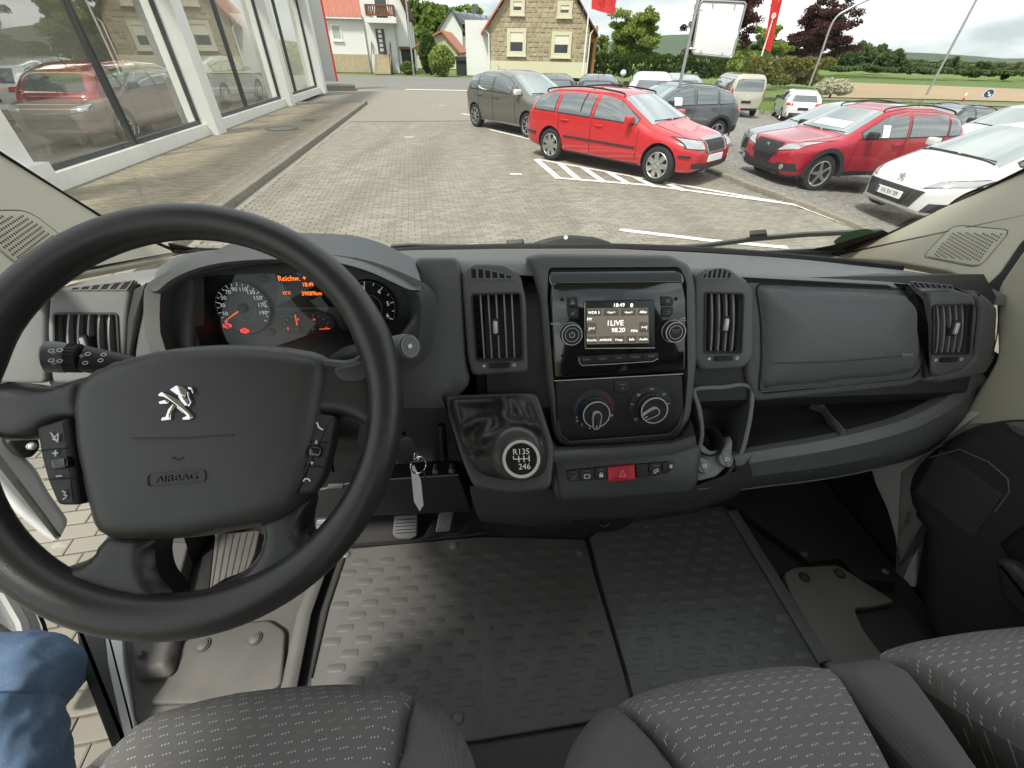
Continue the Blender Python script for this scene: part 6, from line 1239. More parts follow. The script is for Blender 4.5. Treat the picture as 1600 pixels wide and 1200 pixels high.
def window(fr, box, par, mat='shutter', fm='frame_white', t=.10, c=0., sill=True, low=None):
    a0, a1, b0, b1 = box; mb = MB(); wbox(mb, fr, a0, a1, b0, b1, c - .02, c + .02); w = mb.build('window', mat, par, 0)
    mb = MB(); wbox(mb, fr, a0 - t, a0, b0 - t, b1 + t, c - .02, c + .07); wbox(mb, fr, a1, a1 + t, b0 - t, b1 + t, c - .02, c + .07); wbox(mb, fr, a0, a1, b1, b1 + t, c - .02, c + .068); wbox(mb, fr, a0, a1, b0 - t, b0, c - .02, c + .068); mb.build('frame', fm, w, 0)
    if sill: mb = MB(); wbox(mb, fr, a0 - t - .05, a1 + t + .05, b0 - t - .09, b0 - t, c, c + .14); mb.build('sill', fm, w, 0)
    if low: mb = MB(); wbox(mb, fr, a0 + .04, a1 - .04, b0 + .04, b0 + (b1 - b0) * low, c + .02, c + .03); mb.build('pane', 'pane_dark', w, 0)
    return w
window(WH, hb_(WH, 518, 40, 534, 61), wh); WG = WH.sh(.5)
a0, a1, b0, b1 = hb_(WG, 586, 45, 605, 85); mb = MB(); wbox(mb, WG, a0, a1, b0, b1, 0, .05); dr = mb.build('door', 'door_grey', wh, 0)
for k in range(5): mb = MB(); yy = b0 + (b1 - b0) * (.12 + .18 * k); wbox(mb, WG, (a0 + a1) / 2 - .17, (a0 + a1) / 2 + .13, yy, yy + .22, .05, .07); mb.build('door_pane', 'frame_white', dr, 0)
zd = b0
for k in range(7): mb = MB(); wbox(mb, WG, a0 - .35, a1 + .35, 0, zd * (1 - k / 7.), 0, .35 + k * .28); mb.build('step', 'plinth_stone', wh, 0)
for aa in (a0 - .45, a1 + .4): mb = MB(); mb.tube([WG.P(aa, zd + .9, .1), WG.P(aa, .95, 2.1), WG.P(aa, 0, 2.1)], .03, 6); mb.tube([WG.P(aa, zd + .9, .1), WG.P(aa, zd, .1)], .03, 6); mb.build('handrail', 'frame_dark', wh)
a0, a1, b0, b1 = hb_(WG, 573, 8, 619, 27); mb = MB(); wbox(mb, WG, a0 - .1, a1 + .1, b0 - .45, b0 - .12, .0, 1.5); mb.build('balcony_slab', 'render_white', wh, 0)
bal = MB(); wbox(bal, WG, a0, a1, b1 - .12, b1, 1.38, 1.48); wbox(bal, WG, a0, a1, b0, b0 + .12, 1.38, 1.48); wbox(bal, WG, a0, a0 + .1, b0, b1, .1, 1.47); wbox(bal, WG, a1 - .1, a1, b0, b1, .1, 1.47); bo = bal.build('balcony', 'balcony_wood', wh, 0)
nb = 15; wdt = (a1 - a0) / nb
for k in range(nb):
    mb = MB(); f_ = WG.at(a0 + (k + .5) * wdt, (b0 + b1) / 2, 1.40); hw = wdt * .36; lean = .5 if 3 < k < 7 else (-.5 if 8 < k < 12 else 0); hh_ = (b1 - b0) / 2 - .1
    mb.add([f_.P(-hw - lean * hh_ * .5, -hh_, 0), f_.P(hw - lean * hh_ * .5, -hh_, 0), f_.P(hw + lean * hh_ * .5, hh_, 0), f_.P(-hw + lean * hh_ * .5, hh_, 0), f_.P(-hw - lean * hh_ * .5, -hh_, .04), f_.P(hw - lean * hh_ * .5, -hh_, .04), f_.P(hw + lean * hh_ * .5, hh_, .04), f_.P(-hw + lean * hh_ * .5, hh_, .04)], [(3, 2, 1, 0), (4, 5, 6, 7), (0, 1, 5, 4), (1, 2, 6, 5), (2, 3, 7, 6), (3, 0, 4, 7)]); mb.build('slat', 'balcony_wood', bo, 0)
window(WG, (a0 + .7, a1 - .7, b0 - .1, b1 + 1.3), wh, 'pane_dark', t=.12, sill=False)
for u0, v0 in ((565, 24), (616, 36)): a = WG.px(u0, v0)[0]; b = WG.px(u0, v0)[1]; mb = MB(); mb.tube([WG.P(a, b, .1), WG.P(a + .05, b - .4, .08), WG.P(a + .05, 0, .08)], .05, 6); mb.build('downpipe', 'pole_metal', wh)
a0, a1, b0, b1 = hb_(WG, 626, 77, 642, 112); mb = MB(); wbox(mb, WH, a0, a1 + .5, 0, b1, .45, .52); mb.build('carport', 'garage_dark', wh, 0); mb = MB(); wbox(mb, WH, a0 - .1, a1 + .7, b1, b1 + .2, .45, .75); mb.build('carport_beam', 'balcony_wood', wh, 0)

# ---- stone house
sp_ = G(835, 120.5); SH = Fr((sp_[0], sp_[1], 0), (-.03, -1, 0)); sh_ = thing('stone_house', 'rubble stone house with cream window surrounds and steep roof edge', 'house', (sp_[0], sp_[1], 0))
aL, aR = SH.px(766, 90)[0], SH.px(917, 90)[0]; bpl = SH.px(840, 96)[1]; be = SH.px(760, 36)[1]; cxs = (aL + aR) / 2; pk = be + (aR - aL) / 2 * 1.15
prof_ = [(aL, bpl), (aR, bpl), (aR, be), (cxs, pk), (aL, be)]
mb = MB(); mb.pad(SH.sh(-.06), prof_, .01, 9, 1); wall = mb.build('wall', 'joint_sand', sh_, 20); wall.data.materials[0] = MAT['plinth_stone']
mb = MB(); wbox(mb, SH, aL - .03, aR + .03, 0, bpl, -9, .02); mb.build('plinth', 'render_cream', sh_, 0)
wins = [hb_(SH, 797, 50, 817, 81), hb_(SH, 867, 55, 887, 84), hb_(SH, 802, 2, 815, 17), hb_(SH, 876, 8, 889, 21)]
y = bpl + .02; smes = []
for q in range(6):
    mb = MB(); mb.pad(Fr((0, 0, 0), SH.n, (0, 0, 1)), [(-.5 + random.uniform(0, .08), -.5 + random.uniform(0, .1)), (.5 - random.uniform(0, .08), -.5 + random.uniform(0, .1)), (.5 - random.uniform(0, .1), .5 - random.uniform(0, .1)), (-.5 + random.uniform(0, .1), .5 - random.uniform(0, .08))], .08, .3, 1); o = mb.build('stone', 'wall_stone', None, 0); smes.append(o.data); bpl_ = bpl; bpy.data.objects.remove(o)
ns_ = 0; row = 0; srest = MB()
ymax = SH.px(840, -12)[1]
while y < ymax:
    hgt = random.uniform(.28, .36); x = aL + .02 - random.uniform(0, .3)
    while x < aR:
        w = random.uniform(.34, .62); xa, xb = max(x, aL + .02), min(x + w, aR - .02); yc = y + hgt / 2; xc = (xa + xb) / 2
        lim = be + (min(xc - aL, aR - xc)) * 1.15
        okk = xb - xa > .15 and y + hgt < max(lim, be) + .1 and not any(b_[0] - .32 < xc < b_[1] + .32 and b_[2] - .3 < yc < b_[3] + .35 for b_ in wins)
        if okk and ns_ >= 300:
            srest.pad(SH.at(xc, yc, -.03 + random.uniform(-.02, .02)), rect(xb - xa - .035, hgt - .03), .03, .2, 1)
        if okk and ns_ < 300:
            o = inst('stone', smes[(ns_ * 7) % 6], wall, SH.P(xc, yc, -.03 + random.uniform(-.02, .02))); o.scale = ((xb - xa) - .035, 1, hgt - .03) if abs(SH.x[0]) > .9 else (1, 1, 1); ns_ += 1
        x += w
    y += hgt; row += 1
tag(srest.build('far_stones', 'wall_stone', wall, 0), kind='stuff')
for i, b_ in enumerate(wins): window(SH, b_, sh_, 'blind_cream', 'render_cream', .26, .0, True, .5 if i < 2 else .45)
for s_, a_ in ((-1, aL), (1, aR)):
    P = [SH.P(a_ + s_ * .75, be - .8, .35), SH.P(cxs, pk + .25, .35)]; mb = MB(); mb.grid([[p + A([0, 0, k * .18]), p + A([0, 0, k * .18]) - SH.n * 9.8] for p in P for k in (0,)]); mb.grid([[p + A([0, 0, .18]), p + A([0, 0, .18]) - SH.n * 9.8] for p in P]); mb.grid([[p, p + A([0, 0, .18])] for p in P]); mb.build('roof', 'dark_wood' if s_ == 1 else 'roof_tile2', sh_, 0)
a_ = SH.px(728, 100)[0]; mb = MB(); wbox(mb, SH, a_, aL - .05, 0, be + .2, -8.6, -.5); mb.build('side_wing', 'render_white', sh_, 0)
mb = MB(); mb.tube([SH.P(aL - .9, be - .2, .1), SH.P(aL - .1, be - .7, .1), SH.P(aL - .1, 0, .1)], .06, 6); mb.build('downpipe', 'frame_white', sh_)
a_ = SH.px(931, 100)[0]; mb = MB(); wbox(mb, SH, aR + .05, a_, 0, be, -7, -1.2); mb.build('side_annex', 'orange_brick', sh_, 0); mb = MB(); mb.tube([SH.P(aR + .5, be - .1, .1), SH.P(aR + .1, be - .6, .1), SH.P(aR + .1, 0, .1)], .06, 6); mb.build('downpipe', 'frame_white', sh_)
mb = MB(); a0, a1, b0, b1 = hb_(SH, 912, 66, 919, 112); wbox(mb, SH, aR + .10, aR + .55, 0, b1, -1.2, -1.1); mb.build('side_door', 'dark_wood', sh_, 0)
# ---- garage box, small gabled house, grey roofed house behind
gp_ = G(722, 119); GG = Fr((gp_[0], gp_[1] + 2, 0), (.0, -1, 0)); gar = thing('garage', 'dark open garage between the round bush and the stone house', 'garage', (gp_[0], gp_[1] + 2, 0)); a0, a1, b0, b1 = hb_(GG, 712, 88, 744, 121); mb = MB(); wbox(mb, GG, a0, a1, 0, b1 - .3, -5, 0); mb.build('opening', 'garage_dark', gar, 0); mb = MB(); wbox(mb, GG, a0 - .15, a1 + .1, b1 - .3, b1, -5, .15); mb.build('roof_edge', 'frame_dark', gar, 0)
def gable(name, label, u0, u1, vb, ve, vp, dist, wallm, roofm, px_apex, roof_dir=1):
    d0 = ray((u0 + u1) / 2, 100); d0 = d0 / d0[1]; o = A([d0[0] * dist, dist, 0]); fr = Fr(o, (0, -1, 0)); t = thing(name, label, 'house', o); a0, a1 = fr.px(u0, vb)[0], fr.px(u1, vb)[0]; be_, bp_ = fr.px((u0 + u1) / 2, ve)[1], fr.px(px_apex, vp)[1]; ap = fr.px(px_apex, vp)[0]
    mb = MB(); mb.pad(fr, [(a0, 0), (a1, 0), (a1, be_), (ap, bp_), (a0, be_)], .01, 9, 1); mb.build('wall', wallm, t, 20)
    for q in ((a0 - .4, be_ - .4), (a1 + .4, be_ - .4)):
        P = [fr.P(*q, .4), fr.P(ap, bp_ + .1, .4)]; mb = MB(); mb.grid([[p, p - fr.n * 10] for p in P]); mb.grid([[p + A([0, 0, .2]), p + A([0, 0, .2]) - fr.n * 10] for p in P]); mb.grid([[p, p + A([0, 0, .2])] for p in P]); mb.build('roof', roofm, t, 0)
    return t, fr
t1, f1 = gable('cream_cottage', 'cream cottage with orange roof behind the bushes', 640, 716, 108, 78, 52, 62, 'render_cream', 'roof_tile2', 690)
t2, f2 = gable('grey_roof_house', 'white house with grey solar panelled roof far behind', 690, 724, 90, 46, 16, 85, 'render_white', 'slate', 705)
a0, b0 = f2.px(706, 17); a1, b1 = f2.px(752, 40); mb = MB(); wbox(mb, f2, a0 + .3, a1, 0, b1, -12, -.6); mb.build('side_wall', 'render_white', t2, 0)
Q = [f2.P(a0, b0, .2), f2.P(a1 + 1.5, b0 - .3, .2 - 5.5), f2.P(a1 + 1.5, b1 - .2, .2), f2.P(a0 + 2.6, b1 - .2, .6)]; mb = MB(); mb.add(Q, [(0, 1, 2, 3)]); mb.build('roof', 'slate', t2, 0)
for i in range(6):
    for j in range(3):
        c = [(1 - t) * ((1 - s) * Q[0] + s * Q[1]) + t * ((1 - s) * Q[3] + s * Q[2]) for s, t in ((i / 6 + .02, j / 3 + .03), ((i + 1) / 6 - .02, j / 3 + .03), ((i + 1) / 6 - .02, (j + 1) / 3 - .03), (i / 6 + .02, (j + 1) / 3 - .03))]; mb = MB(); mb.add([p - f2.n * -.12 + A([0, 0, .06]) for p in c], [(0, 1, 2, 3)]); mb.build('solar_panel', 'solar', t2, 0)
for u, v in ((727, 47), (742, 48)): a, b = f2.px(u, v); window(f2.sh(-.6), (a - .5, a + .5, b - .7, b + .7), t2, 'pane_dark', sill=False)
mb = MB(); a, b = f2.px(736, 14); wbox(mb, f2, a - .4, a + .4, b - 1, b + .6, -6, -5); mb.build('chimney', 'slate', t2, 0)
# ================================================================ cars
WHEELS = {}
def wheel_meshes(style, r):
    k = (style, round(r, 3))
    if k in WHEELS: return WHEELS[k]
    fr = Fr((0, 0, 0), (0, 1, 0), (0, 0, 1)); w = .19
    mb = MB(); mb.lathe(fr, [(r * .66, -w), (r * .9, -w), (r, -w * .82), (r, -.03), (r * .965, -.006), (r * .88, .004), (r * .72, .0), (r * .66, -.012), (r * .66, -.06)], 40, cap=False); o = mb.build('tyre', 'tyre', None, 50); ty = o.data; bpy.data.objects.remove(o)
    n, wi, wo_, dark = {'cap7': (7, .26, .30, False), 'star5': (5, .20, .12, True), 'multi': (9, .10, .08, True), 'cross': (4, .34, .16, True), 'multi8': (8, .10, .09, True)}[style]
    mb = MB(); mb.k = 1; mb.lathe(fr, [(r * .68, -.045), (r * .2, -.05), (.001, -.05)], 32, cap=False); mb.k = 0
    mb.lathe(fr, [(r * .70, -.03), (r * .71, -.004), (r * .68, .002), (r * .645, -.006), (r * .64, -.04)], 40, cap=False); mb.lathe(fr, [(r * .17, -.03), (r * .16, .004), (r * .1, .010), (.001, .010)], 20, cap=False)
    for i in range(n):
        q = fr.rot(2 * math.pi * i / n + .2); L = [(-r * wi / 2, r * .12), (r * wi / 2, r * .12), (r * wo_ / 2, r * .66), (-r * wo_ / 2, r * .66)]; mb.pad(q.sh(.003), L, .008, .03, 2)
        if style == 'cross': mb.pad(q.sh(.004), [(-r * .1, r * .5), (r * .1, r * .5), (r * .24, r * .66), (-r * .24, r * .66)], .006, .03, 2)
    o = mb.build('rim', ['alloy', 'alloy_dark' if dark else 'car_trim'], None, 40); ri = o.data; bpy.data.objects.remove(o)
    WHEELS[k] = (ty, ri); return ty, ri
def smooth_prof(pts, L, sg=.035):
    X = np.linspace(-.3, L + .3, 1400); Z = np.interp(X, [p[0] for p in pts], [p[1] for p in pts]); k = int(sg / (X[1] - X[0]) * 3); w = np.exp(-.5 * (np.arange(-k, k + 1) / (k / 3)) ** 2); w /= w.sum(); Z = np.convolve(np.pad(Z, k, mode='edge'), w, 'valid'); return lambda x: np.interp(x, X, Z)
class Car:
    def __init__(s, name, label, cat_, front, ang, sp, group=None, z=0.):
        s.h = A([math.cos(ang), math.sin(ang)]); s.l = A([-s.h[1], s.h[0]]); s.f = A(front, float); s.sp = sp; s.L, s.W = sp['L'], sp['W']; s.z = z
        s.top = smooth_prof(sp['top'], s.L); s.belt = lambda x: sp['belt'][0] + (sp['belt'][1] - sp['belt'][0]) * x / s.L
        b = sp.get('bot', .20); s.bot = smooth_prof([(0, b + .10), (.12, b + .02), (.5, b), (s.L - .5, b), (s.L - .1, b + .06), (s.L, b + .14)], s.L); s.Hm = max(p[1] for p in sp['top']); s.n = sp.get('n', 6.5); s.m = sp.get('m', 7.)
        c = s.f - s.h * s.L / 2; s.t = thing(name, label, cat_, (*c, z), group); s.ang = ang
    def W3(s, x, y, z): p = s.f - s.h * x + s.l * y; return A([p[0], p[1], z + s.z])          # x back from the nose, y to the car's left
    def pf(s, x):
        q = np.clip(np.abs(2 * np.asarray(x) / s.L - 1), 0, 1); return (1 - q ** s.m) ** (1 / s.m)
    def zm(s, x): return s.bot(x) + .40 * (np.minimum(s.top(x), s.belt(x)) - s.bot(x))
    def lat(s, x, z):
        k = np.clip((z - s.belt(x)) / (s.Hm - s.belt(x)), 0, 1); lo = np.clip((s.belt(x) - z) / (s.belt(x) - s.bot(x)), 0, 1); return (1 - s.sp.get('tumble', .17) * k ** 1.15) * (1 - .06 * lo ** 2.2)
    def ys(s, x, z):
        zm = s.zm(x); t = np.clip(np.where(z > zm, (z - zm) / np.maximum(s.top(x) - zm, 1e-4), (zm - z) / np.maximum(zm - s.bot(x), 1e-4)), 0, 1); n = np.where(z > zm, s.n, 7.); return s.W / 2 * s.pf(x) * s.lat(x, z) * (1 - t ** n) ** (1 / n)
    def zs(s, x, y):       # height of the upper skin
        z = s.top(x)
        for _ in range(4):
            c = np.clip(abs(y) / (s.W / 2 * s.pf(x) * s.lat(x, z)), 0, .999); z = s.zm(x) + (s.top(x) - s.zm(x)) * (1 - c ** s.n) ** (1 / s.n)
        return z
    def xs(s, y, z, front=True):
        y, z = np.asarray(y, float), np.asarray(z, float); lo, hi = np.zeros(np.broadcast(y, z).shape), np.full(np.broadcast(y, z).shape, s.L * .5)
        for _ in range(24):
            m = (lo + hi) / 2; x = m if front else s.L - m; ok = (np.abs(y) < s.ys(x, z)) & (z < s.top(x)); hi = np.where(ok, m, hi); lo = np.where(ok, lo, m)
        return hi if front else s.L - hi
    def body(s):
        tt = np.linspace(0, 1, 72); X = s.L * (tt - .115 * np.sin(2 * math.pi * tt)); X[0] = 0; X[-1] = s.L; R = []
        al = np.concatenate([np.linspace(-math.pi / 2, 0, 8)[:-1], np.linspace(0, math.pi / 2, 18)])
        e = np.where(al >= 0, 2 / s.n, 2 / 7.); T = np.abs(np.sin(al)) ** e; CRn = np.maximum(np.cos(al), 0) ** e
        for x in X:
            zm = float(s.zm(x)); Z = np.where(al >= 0, zm + (float(s.top(x)) - zm) * T, zm - (zm - float(s.bot(x))) * T); Yv = s.W / 2 * float(s.pf(x)) * s.lat(x, Z) * CRn; row = [(x, y, z) for y, z in zip(Yv.tolist(), Z.tolist())]
            full = row + [(x, -y, z) for x, y, z in row[::-1][1:-1]]; R.append([s.W3(*p) for p in full])
        mb = MB(); mb.grid(R, wrap=True); o = mb.build('body', [s.sp['paint'], 'arch_black'], s.t, 0)
        bm = bmesh.new(); bm.from_mesh(o.data); bmesh.ops.remove_doubles(bm, verts=bm.verts, dist=.0008); bmesh.ops.recalc_face_normals(bm, faces=bm.faces); bm.to_mesh(o.data); bm.free()
        r = s.sp['r']; ax = (s.sp['fo'], s.sp['fo'] + s.sp['wb']); cu = MB()
        for x in ax:
            for sd in (-1, 1): f = Fr(s.W3(x, sd * (s.W / 2 - .30), r * 1.02), (*(s.l * sd), 0), (0, 0, 1)); cu.lathe(f, [(r * 1.15, 0), (r * 1.15, .6)], 36)
        co = cu.build('cutter', 'arch_black', s.t, 0); md = o.modifiers.new('b', 'BOOLEAN'); md.operation = 'DIFFERENCE'; md.object = co; md.solver = 'EXACT'; md.material_mode = 'TRANSFER'
        dg = bpy.context.evaluated_depsgraph_get(); me = bpy.data.meshes.new_from_object(o.evaluated_get(dg)); o.modifiers.clear(); old = o.data; o.data = me; bpy.data.meshes.remove(old); bpy.data.objects.remove(co)
        me.polygons.foreach_set('use_smooth', [True] * len(me.polygons)); me.set_sharp_from_angle(angle=math.radians(32)); s.bo = o
        ty, ri = wheel_meshes(s.sp.get('rim', 'multi'), r)
        for x in ax:
            for sd in (-1, 1):
                w = inst('wheel', ty, s.t, s.W3(x, sd * (s.W / 2 - .035), r), (0, 0, s.ang + (0 if sd == 1 else math.pi))); q = bpy.data.objects.new('rim', ri); COL.objects.link(q); q.parent = w
        return o
    def side(s, name, mat, x0, x1, lo, hi, sd, off=.004, nx=14, nz=6, par=None):
        xs_ = np.linspace(x0, x1, nx); R = []
        for x in xs_:
            a, b = lo(x), hi(x); b = max(b, a + .002); Z = np.linspace(a, b, nz); R.append([s.W3(x, sd * (y + off), z) for y, z in zip(s.ys(x, Z).tolist(), Z.tolist())])
        mb = MB(); mb.grid(R); return mb.build(name, mat, par or s.t, 60)
    def end(s, name, mat, L, front=True, off=.006, n=6, par=None):
        """patch on the nose or tail; L four corners (y, z)"""
        P = [bil(L, i / n, j / n) for i in range(n + 1) for j in range(n + 1)]; X = s.xs([p[0] for p in P], [p[1] for p in P], front)
        V = [s.W3(x + (-off if front else off), p[0] + math.copysign(off * .5, p[0]), p[1]) for x, p in zip(X, P)]; R = [V[i * (n + 1):(i + 1) * (n + 1)] for i in range(n + 1)]
        mb = MB(); mb.grid(R); return mb.build(name, mat, par or s.t, 60)
    def lamp(s, L, sd, off=.012):
        c0 = A(L).mean(0); s.end('lamp_housing', 'car_trim', [tuple(c0 + (A(p) - c0) * A([1.10, 1.22])) for p in L], True, off - .005); return s.end('headlight', 'lamp_clear', L, True, off)
    def topp(s, name, mat, x0, x1, y0, y1, off=.005, n=10, par=None):
        R = []
        for x in np.linspace(x0, x1, n):
            t = (x - x0) / (x1 - x0); yw = y0 + (y1 - y0) * t; R.append([s.W3(x, y * yw, float(s.zs(x, y * yw)) + off) for y in np.linspace(-1, 1, 13)])
        mb = MB(); mb.grid(R); return mb.build(name, mat, par or s.t, 60)
    def sline(s, name, mat, P, sd, w=.006, off=.003): mb = MB(); mb.tube([s.W3(x, sd * (float(s.ys(x, z)) + off), z) for x, z in P], w, 5); return mb.build(name, mat, s.t, 60)
    def glass(s):
        sp = s.sp; pil = sp.get('pil', .085)
        for (x0, x1) in sp['win']:
            for sd in (-1, 1): s.side('window_frame', 'car_trim', x0 - .02, x1 + .02, lambda x: float(s.belt(x)) - .006, lambda x: float(s.top(x)) - pil + .016, sd, .002)
            for sd in (-1, 1): s.side('window', 'car_glass', x0, x1, lambda x: float(s.belt(x)) + .015, lambda x: float(s.top(x)) - pil, sd)
        for sd in (-1, 1):
            xh = np.linspace(.16, sp['ws'][0] - .02, 10); mb = MB(); mb.tube([s.W3(x, sd * s.W * .355, float(s.zs(x, s.W * .355)) + .001) for x in xh], (.004, .003), 5); mb.build('bonnet_seam', 'seam', s.t)
            mb = MB(); xw = sp['ws'][0] + .01; mb.tube([s.W3(xw, sd * s.W * .02, float(s.zs(xw, .03)) + .014), s.W3(xw + .03, sd * s.W * .33, float(s.zs(xw + .03, s.W * .33)) + .012)], .009, 5); mb.build('wiper', 'car_trim', s.t)
        mb = MB(); xa = sp['ws'][1] + (s.L - sp['ws'][1]) * .62; za = float(s.zs(xa, .0)); mb.tube([s.W3(xa, 0, za), s.W3(xa + .10, 0, za + .13)], .006, 5); mb.build('aerial', 'car_trim', s.t)
        xc, xt = sp['ws']; yw = s.W / 2 * .80; s.topp('windscreen', 'car_screen', xc, xt, yw, s.W / 2 * .66)
        if 'rg' in sp: x0, x1, z0, z1, yy0, yy1 = sp['rg']; s.end('rear_window', 'car_glass', [(-yy0, z0), (yy0, z0), (yy1, z1), (-yy1, z1)], False)
        for sd in (-1, 1):
            x = sp['win'][0][0] + .10; z = float(s.belt(x)) + .06; y = float(s.ys(x, z)); f = Fr(s.W3(x, sd * (y + .11), z), (*(-s.h), 0), (0, 0, 1)); mb = MB(); mb.pad(Fr(s.W3(x - .05, sd * (y + .11), z + .01), (*s.h, 0), (0, 0, 1)), rnd(rect(.20, .13), .04), .03, .10, 4, back=True); mb.tube([s.W3(x, sd * (y - .02), z - .04), s.W3(x, sd * (y + .06), z - .03)], .02, 6); mb.build('mirror', sp.get('mir', sp['paint']), s.t, 60)
    def doors(s, seams, handles, zlo=.32):
        for sd in (-1, 1):
            for x in seams: s.sline('door_seam', 'seam', [(x, z) for z in np.linspace(zlo, float(s.belt(x)) + .01, 8)], sd, .004, .001)
            for x in handles:
                z = float(s.belt(x)) - .10; mb = MB(); mb.tube([s.W3(x + d, sd * (float(s.ys(x, z)) + o_), z) for d, o_ in ((-.09, .005), (-.06, .022), (.06, .022), (.09, .005))], (.013, .010), 6); mb.build('door_handle', s.sp.get('han', s.sp['paint']), s.t, 60)
    def rails(s, x0, x1, mat='car_trim'):
        for sd in (-1, 1):
            y = s.W / 2 * .62; P = [s.W3(x, sd * y, float(s.zs(x, y)) + d) for x, d in ((x0, .0), (x0 + .1, .045), ((x0 + x1) / 2, .05), (x1 - .1, .045), (x1, .0))]; mb = MB(); mb.tube(cat([tuple(p) for p in P], 4, False), (.018, .014), 6); mb.build('roof_rail', mat, s.t, 60)
    def plate(s, txt, z, front=True, w=.52, bg_='plate_white', y=0.):
        x = s.xs(y, z, front); n = A([*(s.h if front else -s.h), 0]); f = Fr(s.W3(x + (-.025 if front else .025), y, z), n, (0, 0, 1)); mb = MB(); mb.pad(f, rnd(rect(w, .11), .01), .002, .02, 1); p = mb.build('number_plate', bg_, s.t, 0)
        if txt: text(f, txt, .095, 'plate_black', p, 'lettering', .02, .0, .001, .0005, .78); mb = MB(); mb.box(f, .04, .10, .001, -w / 2 + .025, 0, .0005); mb.build('blue_strip', 'sign_blue', p, 0)
        return p
    def lion(s, z, size, mat='chrome'):
        x = s.xs(0, z); f = Fr(s.W3(x - .012, 0, z), nrm(A([*s.h, .25])), (0, 0, 1)); mb = MB(); k = size
        for L in ([(-.5, .25), (-.3, .45), (.1, .35), (.5, -.05), (.42, -.2), (.0, .12), (-.35, .28)], [(-.1, .5), (.25, .55), (.35, .25), (.1, .2)], [(-.1, .05), (.05, .1), (-.2, -.5), (-.4, -.5)], [(.2, .0), (.4, -.15), (.45, -.5), (.2, -.5)]): mb.pad(f, ccw([(a * k, b * k) for a, b in L]), .003, .01, 1)
        mb.build('emblem', mat, s.t, 0)
def near_place(A_, B_, side_, sp):
    """nose position and heading from the ground contact of the rear (A_) and front (B_) wheels on one side"""
    d = B_ - A_; wb = np.linalg.norm(d); h = d / wb; l = A([-h[1], h[0]]); sp['wb'] = wb; c = B_ - l * side_ * (sp['W'] / 2 - .09); return c + h * sp['fo'], math.atan2(h[1], h[0])
def squash(sp, k):
    sp['top'] = [(x, z * (1 - (1 - k) * min(1, max(0, (z - .4) / .6)))) for x, z in sp['top']]; sp['belt'] = tuple(b * (1 - (1 - k) * .85) for b in sp['belt'])
    if 'rg' in sp: r = sp['rg']; sp['rg'] = (r[0], r[1], r[2] * (1 - (1 - k) * .9), r[3] * k, r[4], r[5])
    return sp
# red estate
sp = dict(L=4.20, W=1.68, fo=.66, r=.305, belt=(.90, .97), paint='paint_red', rim='cap7', top=[(0, .50), (.02, .66), (.10, .74), (.4, .83), (.85, .93), (.95, .96), (1.72, 1.35), (2.05, 1.405), (2.8, 1.42), (3.48, 1.38), (3.83, 1.27), (4.05, .98), (4.14, .85), (4.19, .6), (4.20, .5)], win=[(1.22, 2.18), (2.28, 3.12), (3.22, 3.80)], ws=(.97, 1.70), rg=(0, 0, .98, 1.26, .56, .48), bot=.20, n=5.)
squash(sp, .95); fpos, an_ = near_place(A(G(860, 250)[:2]), A(G(1022, 286)[:2]), -1, sp); c = Car('red_estate_car', 'bright red estate car with black roof rails and silver wheel covers', 'car', fpos, an_, sp); c.body(); c.glass(); c.doors([1.14, 2.23, 3.08], [2.03, 2.90]); c.rails(1.75, 3.7)
for sd in (-1, 1):
    c.sline('rub_strip', 'car_trim', [(x, .52) for x in np.linspace(1.18, 2.92, 12)], sd, .018, .004); c.sline('sill_trim', 'alloy_dark', [(x, .245) for x in np.linspace(1.08, 2.83, 10)], sd, .02, .0); c.sline('bumper_strip', 'car_trim', [(x, .50) for x in np.linspace(.10, .30, 8)], sd, .022, .006); c.sline('bumper_strip', 'car_trim', [(x, .50) for x in np.linspace(3.74, 4.08, 8)], sd, .022, .006)
    c.lamp([(sd * .40, .60), (sd * .74, .63), (sd * .72, .76), (sd * .42, .72)], sd); c.end('fog_lamp', 'car_trim', [(sd * .42, .30), (sd * .66, .32), (sd * .66, .40), (sd * .42, .40)], True, .008); c.side('tail_light', 'lamp_tail', 4.00, 4.13, lambda x: .62, lambda x: .92, sd, .006, 5)
    c.sline('pillar_divider', 'seam', [(2.53, z) for z in np.linspace(.98, 1.33, 5)], sd, .012, .005)
gr_ = c.end('grille', 'car_trim', [(-.30, .56), (.30, .56), (.33, .73), (-.33, .73)], True, .012)
for k in range(7): y = -.24 + k * .08; c.end('grille_bar', 'car_trim', [(y - .008, .57), (y + .008, .57), (y + .008, .72), (y - .008, .72)], True, .022, 2, gr_)
c.end('grille_surround', 'alloy', [(-.34, .725), (.34, .725), (.35, .755), (-.35, .755)], True, .018); c.end('grille_surround', 'alloy', [(-.32, .54), (.32, .54), (.32, .56), (-.32, .56)], True, .018); c.end('grille_surround', 'alloy', [(.30, .55), (.325, .55), (.355, .74), (.33, .74)], True, .018); c.end('grille_surround', 'alloy', [(-.325, .55), (-.30, .55), (-.33, .74), (-.355, .74)], True, .018)
c.end('lower_intake', 'car_trim', [(-.38, .28), (.38, .28), (.38, .37), (-.38, .37)], True, .008); c.plate('', .45)
